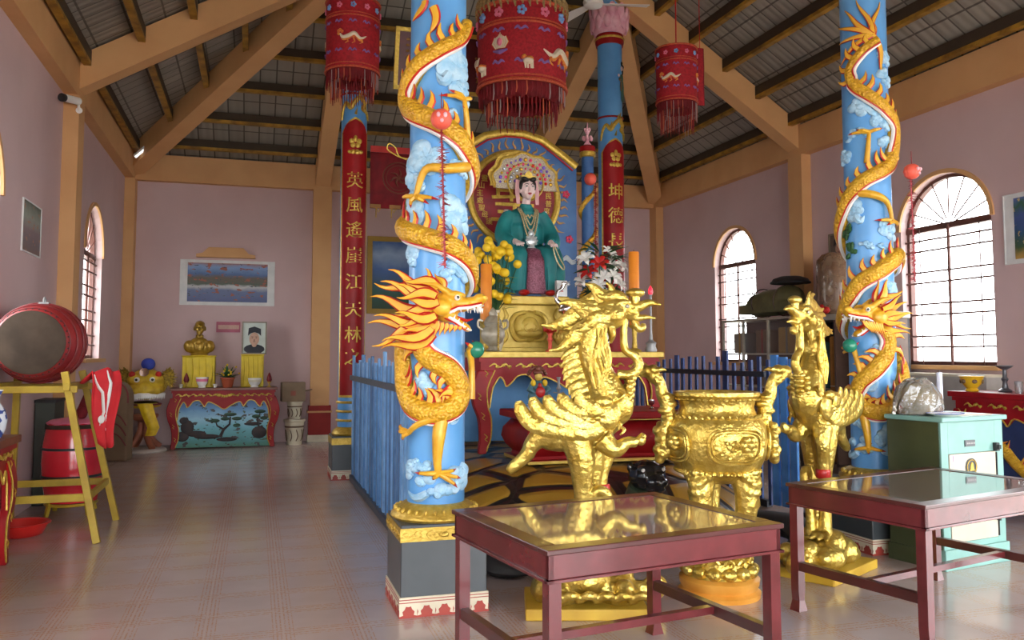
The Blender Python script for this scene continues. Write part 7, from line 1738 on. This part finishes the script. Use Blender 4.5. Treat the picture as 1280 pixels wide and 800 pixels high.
t = thing('olive_bundle', 'olive cloth-covered bundle on top of the glass showcase', 'bundle', (7.32, 10.72, 2.10)); b = MB(); b.ell((0, 0, .17), (.20, .60, .20)); b.ell((0, .3, .15), (.19, .32, .19)); b.ell((.0, -.35, .20), (.19, .33, .21)); b.bx(-.19, .19, -.62, .64, .01, .16); b.build('covered_load', mat('olive_tarp', sr(104,98,60), .7, c2=sr(84,78,46), nscale=5, bump=.5, bscale=9), t, remesh=.02, rsm=4); b = MB()
for y in (-.3, .25): b.ring((0, y, .17), .215, .008, (0, 1, 0), 24, 5)
b.split('cord', M_dwood, t)
t = thing('black_basket', 'black rounded basket on top of the olive bundle', 'basket', (7.32, 10.30, 2.515)); MB().lathe([(.26, 0), (.27, .02), (.24, .07), (.14, .105), (.001, .11)], 26).build('basket_dome', M_blackm, t); MB().ring((0, 0, .015), .27, .014, n=28).build('rim', M_blackm, t)
t = thing('wrapped_drum', 'red drum wrapped in shiny plastic on top of the dark cabinet', 'drum', (7.33, 9.28, 2.02)); MB().lathe([(.20, .01), (.225, .10), (.24, .35), (.225, .60), (.20, .68)], 28).build('drum_shell', mat('brown_red_drum', sr(128,84,62), .5, c2=sr(110,64,46)), t)
M_plast = mat('wrinkled_plastic', sr(190,156,128), .12, trans=.6, c2=sr(168,130,100), nscale=8, bump=.9, bscale=9); M_plast2 = mat('clear_wrinkled_plastic', (.93, .90, .82), .10, trans=.85, c2=(.88, .84, .74), nscale=8, bump=.9, bscale=12)
rnd = random.Random(8); b = MB(); K = 26; vs = []
for j, (r, z) in enumerate(((.25, .004), (.27, .12), (.28, .35), (.27, .58), (.255, .72), (.19, .80), (.05, .83))):
    for i in range(K): q = r*(1+rnd.uniform(-.05, .05)); vs.append((q*math.cos(2*PI*i/K), q*math.sin(2*PI*i/K), z+rnd.uniform(-.015, .015)*(j > 0)))
b.add(vs, [(j*K+i, j*K+(i+1) % K, (j+1)*K+(i+1) % K, (j+1)*K+i) for j in range(6) for i in range(K)]+[tuple(range(6*K, 7*K))]); o = b.build('plastic_wrap', M_plast, t, ang=70); b = MB(); b.ell((-.26, -.06, .06), (.04, .08, .05)); b.ell((-.27, .0, .09), (.03, .05, .05)); b.build('red_tie', M_red, t)
portrait('wall_portrait', 'framed portrait of a dark-haired man on the right wall by the dragon column', (XR-.002, 9.90, 2.76), .46, .37*1.15, rad(-90), bg=sr(110,96,84))
framed('garden_poster', 'white-bordered colour poster on the right wall at the right edge', 'poster', (XR-.002, 7.03, 2.46), rad(-90), .9, .75, .012, M_paper, paint_mat('garden_print', [(0, sr(190,150,80)), (.2, sr(60,90,60)), (.45, sr(50,84,120)), (.7, sr(70,90,150)), (.85, sr(60,100,70)), (1, sr(90,110,170))], 5, .35, blobs=[(9, .62, sr(190,170,120))]), .02, (M_paper, (.13, .13, .05, .05)))
# mint green cabinet
def mint():
    t = thing('mint_cabinet', 'mint green metal cabinet with white door and dark green sides', 'cabinet', (4.617, 4.809, 0), rad(10.3)); W, D, H = .695, .44, 1.06
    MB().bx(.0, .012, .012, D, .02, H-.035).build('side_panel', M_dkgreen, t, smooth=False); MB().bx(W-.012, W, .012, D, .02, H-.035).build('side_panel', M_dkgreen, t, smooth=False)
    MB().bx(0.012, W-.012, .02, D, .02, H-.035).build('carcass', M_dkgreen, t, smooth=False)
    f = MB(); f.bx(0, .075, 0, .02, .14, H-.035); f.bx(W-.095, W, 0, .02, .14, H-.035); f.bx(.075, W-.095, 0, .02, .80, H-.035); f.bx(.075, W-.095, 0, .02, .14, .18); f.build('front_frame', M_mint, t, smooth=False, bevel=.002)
    MB().bx(-.012, W+.012, -.018, .02, .0, .14).build('foot_board', M_mint, t, smooth=False, bevel=.004); MB().bx(-.012, .02, .02, D+.01, 0, .12).build('foot_board', M_dkgreen, t, smooth=False)
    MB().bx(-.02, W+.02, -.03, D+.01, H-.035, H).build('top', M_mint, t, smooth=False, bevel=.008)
    d = MB().bx(.078, W-.098, -.006, .016, .183, .797).build('door', mat('white_cabinet_door', sr(196,190,172), .4, c2=sr(184,176,156), nscale=3), t, smooth=False, bevel=.003)
    MB().lathe([(.001, 0), (.058, 0), (.062, .006), (.001, .008)], 32, (.31, -.006, .70), axis=(0, -1, 0)).build('round_badge', mat('dark_badge', sr(46,48,44), .3), d); MB().prism([(-.028, -.026), (.028, -.026), (.02, -.012), (.014, .018), (.004, .034), (-.004, .034), (-.014, .018), (-.02, -.012)], (.31, -.013, .70), (1, 0, 0), (0, 0, 1), (0, -.004, 0)).build('gold_bell_mark', M_goldp, d, smooth=False); MB().ring((.31, -.014, .70), .050, .003, (0, 1, 0), 32, 5).build('gold_rim', M_goldp, d)
    MB().bx(.115, .145, -.009, -.005, .745, .79).build('violet_sticker', mat('pale_violet', sr(206,180,220), .5), d, smooth=False)
    MB().bx(.255, .365, -.008, 0, .845, .89).build('name_plate', mat('slate_plate', sr(84,88,92), .35), t, smooth=False); l = MB(); 
    for k in range(4): l.bx(.270+.024*k, .287+.024*k, -.010, -.007, .862, .873)
    l.build('plate_marks', M_grey, t, smooth=False)
    h = MB(); h.bx(.575, .615, -.03, .0, .80, .86); h.bx(.580, .61, -.045, -.03, .815, .845); h.build('latch', M_blackm, t, smooth=False, bevel=.003); h = MB(); h.bx(.585, .602, -.03, -.006, .30, .34); h.build('lower_latch', M_blackm, t, smooth=False); MB().bx(.602, .608, -.012, 0, .19, .79).build('door_edge_line', M_blackm, t, smooth=False)
mint()
Rm = Matrix.Rotation(rad(10.3), 3, 'Z'); CO = Vector((4.617, 4.809, 1.06))
def oncab(x, y): return CO+Rm @ Vector((x, y, 0))
t = thing('plastic_wrapped_figure', 'gold figure crumpled in shiny clear plastic on the rear of the mint cabinet', 'wrapped figure', oncab(.16, .30)); b = MB(); b.ell((0, 0, .11), (.15, .08, .10)); b.ell((-.05, 0, .17), (.08, .07, .07)); b.bx(-.14, .14, -.07, .07, 0, .03); b.build('gold_figure', mat('dull_gold_figure', sr(128,106,50), .4, .3), t, remesh=.012, rsm=2)
b = MB(); K = 24; vs = []; rnd = random.Random(12)
for j, (r, z) in enumerate(((.20, .005), (.21, .06), (.19, .14), (.16, .21), (.09, .255), (.02, .262))):
    for i in range(K): q = r*(1+rnd.uniform(-.09, .09)); vs.append((q*math.cos(2*PI*i/K)*1.0, q*math.sin(2*PI*i/K)*.62, z+rnd.uniform(-.02, .02)*(j > 0)))
b.add(vs, [(j*K+i, j*K+(i+1) % K, (j+1)*K+(i+1) % K, (j+1)*K+i) for j in range(5) for i in range(K)]+[tuple(range(5*K, 6*K))]); b.build('plastic_wrap', M_plast2, t, smooth=False)
t = thing('white_pole_candle', 'tall thin white candle standing at the rear of the mint cabinet', 'candle', oncab(.505, .36)); MB().lathe([(.022, 0), (.022, .30), (.018, .305)], 16).build('wax', mat('bluish_white_wax', sr(214,220,236), .4), t); MB().cyl((0, 0, .30), (0, 0, .318), .003, n=5).build('wick', M_black, t)
t = thing('white_dish', 'oval white dish with blue rim at the front of the mint cabinet top', 'dish', oncab(.17, .08)); MB().lathe([(.07, 0), (.075, .004), (.12, .018), (.122, .022), (.075, .012), (.001, .010)], 32, sx=1.2, sy=.8).build('plate', M_white, t); MB().ring((0, 0, .021), .142, .003, n=36, sy=.68).build('blue_rim', M_blue, t)
t = thing('cream_sheet', 'cream paper sheet lying on the mint cabinet top', 'paper', oncab(.45, .14)); b = MB().bx(-.16, .17, -.10, .10, 0.001, .006); b.build('paper_stack', mat('cream_paper', sr(220,196,164), .7), t, smooth=False); MB().bx(-.14, .12, -.09, .08, .006, .009).build('top_sheet', M_paper, t, smooth=False)
# right altar
def pale_ledge():
    t = thing('pale_wall_ledge', 'pale tiled ledge along the right wall below the near window', 'ledge', (7.42, 7.7, 0)); MB().bx(0, .26, -.62, .58, 0, 1.26).build('ledge_body', mat('pale_ledge_paint', sr(188,184,176), .5), t, smooth=False); MB().bx(-.02, .27, -.63, .59, 1.26, 1.29).build('ledge_top', M_cream, t, smooth=False)
pale_ledge()
ra = altar_table('dragon_panel_altar', 'red altar with gold dragon on dark blue panel at the right edge', (6.90, 5.98, 0), 2.0, .50, 0, 1.13, M_redlac, mat('dark_blue_panel', sr(38,58,104), .5, c2=sr(28,44,84), nscale=4), .05, rad(-90), bpos=.05)
pn = [o for o in ra.children if o.name.startswith('back_board')][0]
d = MB(); Y = -.0
P = spline([(-.85, .012, .30), (-.70, .005, .55), (-.5, .005, .62), (-.3, .005, .45), (-.08, .005, .35), (.15, .005, .5), (.3, .005, .68), (.55, .005, .6), (.62, .005, .4), (.8, .01, .3)], 6); d.tube([(x, .02, z) for x, y, z in P], [.02, .05, .06, .06, .06, .06, .05, .04, .015], 10, flat=.5, up=(0, 1, 0)); d.build('gold_dragon_relief', M_dragon, pn)
fl_ = MB(); rnd = random.Random(6)
for k in range(26):
    i = 3+k*2 % (len(P)-5); x, y, z = P[i]; a = rnd.uniform(.3, PI-.3); d_ = Vector((math.cos(a), 0, math.sin(a))); o = Vector((x, .012, z)); fl_.blade([o, o+d_*.07, o+d_*.13+Vector((.02, 0, .01))], [.03, .035, .004], .014, (0, -1, 0))
fl_.build('dragon_flames', [M_flame, M_red], pn, ang=30)
ZR = 1.13
t = thing('yellow_bowl', 'yellow painted bowl at the far end of the dragon panel altar', 'bowl', (7.02, 6.88, ZR)); MB().lathe([(.06, 0), (.065, .012), (.05, .03), (.09, .08), (.115, .15), (.12, .155), (.105, .15), (.07, .07), (.001, .05)], 28).build('bowl', mat('bright_yellow_glaze', sr(222,178,40), .3), t); b = MB()
for k in range(6): a = k*PI/3; b.ell((.103*math.cos(a), .103*math.sin(a), .10), (.012, .025, .022), Matrix.Rotation(a, 3, 'Z'), 8, 6)
b.build('brown_motif', M_olive, t)
t = thing('grey_candle_holder', 'dark grey metal candle holder on the dragon panel altar', 'candle holder', (7.15, 6.60, ZR)); MB().lathe([(.06, 0), (.065, .015), (.03, .04), (.02, .10), (.035, .13), (.02, .15), (.018, .22), (.07, .25), (.075, .265), (.02, .262)], 22).build('holder', mat('dark_pewter', sr(104,106,112), .35, .5), t); MB().ring((0, 0, .262), .075, .005, n=24).build('rim', M_grey, t)
for x, y, lb in ((7.08, 6.38, 'glass tumbler beside the grey candle holder on the dragon panel altar'), (7.12, 6.29, 'glass tumbler nearest the right edge on the dragon panel altar')):
    t = thing('glass_tumbler', lb, 'glass', (x, y, ZR), 0, 'glass tumblers on the right altar'); MB().lathe([(.03, 0), (.032, .004), (.038, .11), (.035, .112), (.029, .008), (.001, .008)], 22).build('glass_body', mat('clear_tumbler', (.95, .97, .98), .03, trans=.85), t); MB().ring((0, 0, .111), .0365, .0025, n=22).build('rim', mat('clear_tumbler', (1, 1, 1)), t)
# ================================================================== LIGHT AND CAMERA
w = bpy.data.worlds.new('daylight'); SC.world = w; w.use_nodes = True
nt = w.node_tree; bg = nt.nodes['Background']
bg.inputs[0].default_value = (.95,.98,1.0,1); bg.inputs[1].default_value = 6.9
def portal(name, loc, rot, sx, sy):
    l = bpy.data.lights.new(name, 'AREA'); l.shape = 'RECTANGLE'; l.size = sx; l.size_y = sy; l.cycles.is_portal = True
    o = bpy.data.objects.new(name, l); COL.objects.link(o); o.location = loc; o.rotation_euler = rot; return o
for a, b in RW: portal('window_portal', (XR+.2, (a+b)/2, 2.5), (0, rad(90), 0), 2.3, b-a)
for a, b in LWn: portal('window_portal', (XL-.2, (a+b)/2, 2.45), (0, rad(-90), 0), 2.2, b-a)
portal('added_door_portal', (XR+.2, (SD[0]+SD[1])/2, 1.75), (0, rad(90), 0), 3.5, SD[1]-SD[0])
for a, b in FD: portal('door_portal', ((a+b)/2, YF-.2, 1.8), (rad(-90), 0, 0), b-a, 3.6)
cd = bpy.data.cameras.new('camera'); cam = bpy.data.objects.new('camera', cd); COL.objects.link(cam)
cd.sensor_width = 36; cd.sensor_fit = 'HORIZONTAL'; cd.lens = CF/1280*36; cd.shift_y = -(400-CCY)/1280
cd.clip_start = .05
cam.location = CAM; cam.rotation_euler = (PI/2+CP, 0, -CTH); SC.camera = cam
vs = SC.view_settings; vs.view_transform = 'Standard'; vs.look = 'None'; vs.exposure = 1.0; vs.gamma = 1; vs.use_curve_mapping = False
SC.cycles.use_denoising = True
SC.cycles.max_bounces = 10; SC.cycles.diffuse_bounces = 5; SC.cycles.glossy_bounces = 4; SC.cycles.transparent_max_bounces = 12
SC.cycles.sample_clamp_indirect = 8; SC.cycles.caustics_reflective = False; SC.cycles.caustics_refractive = False
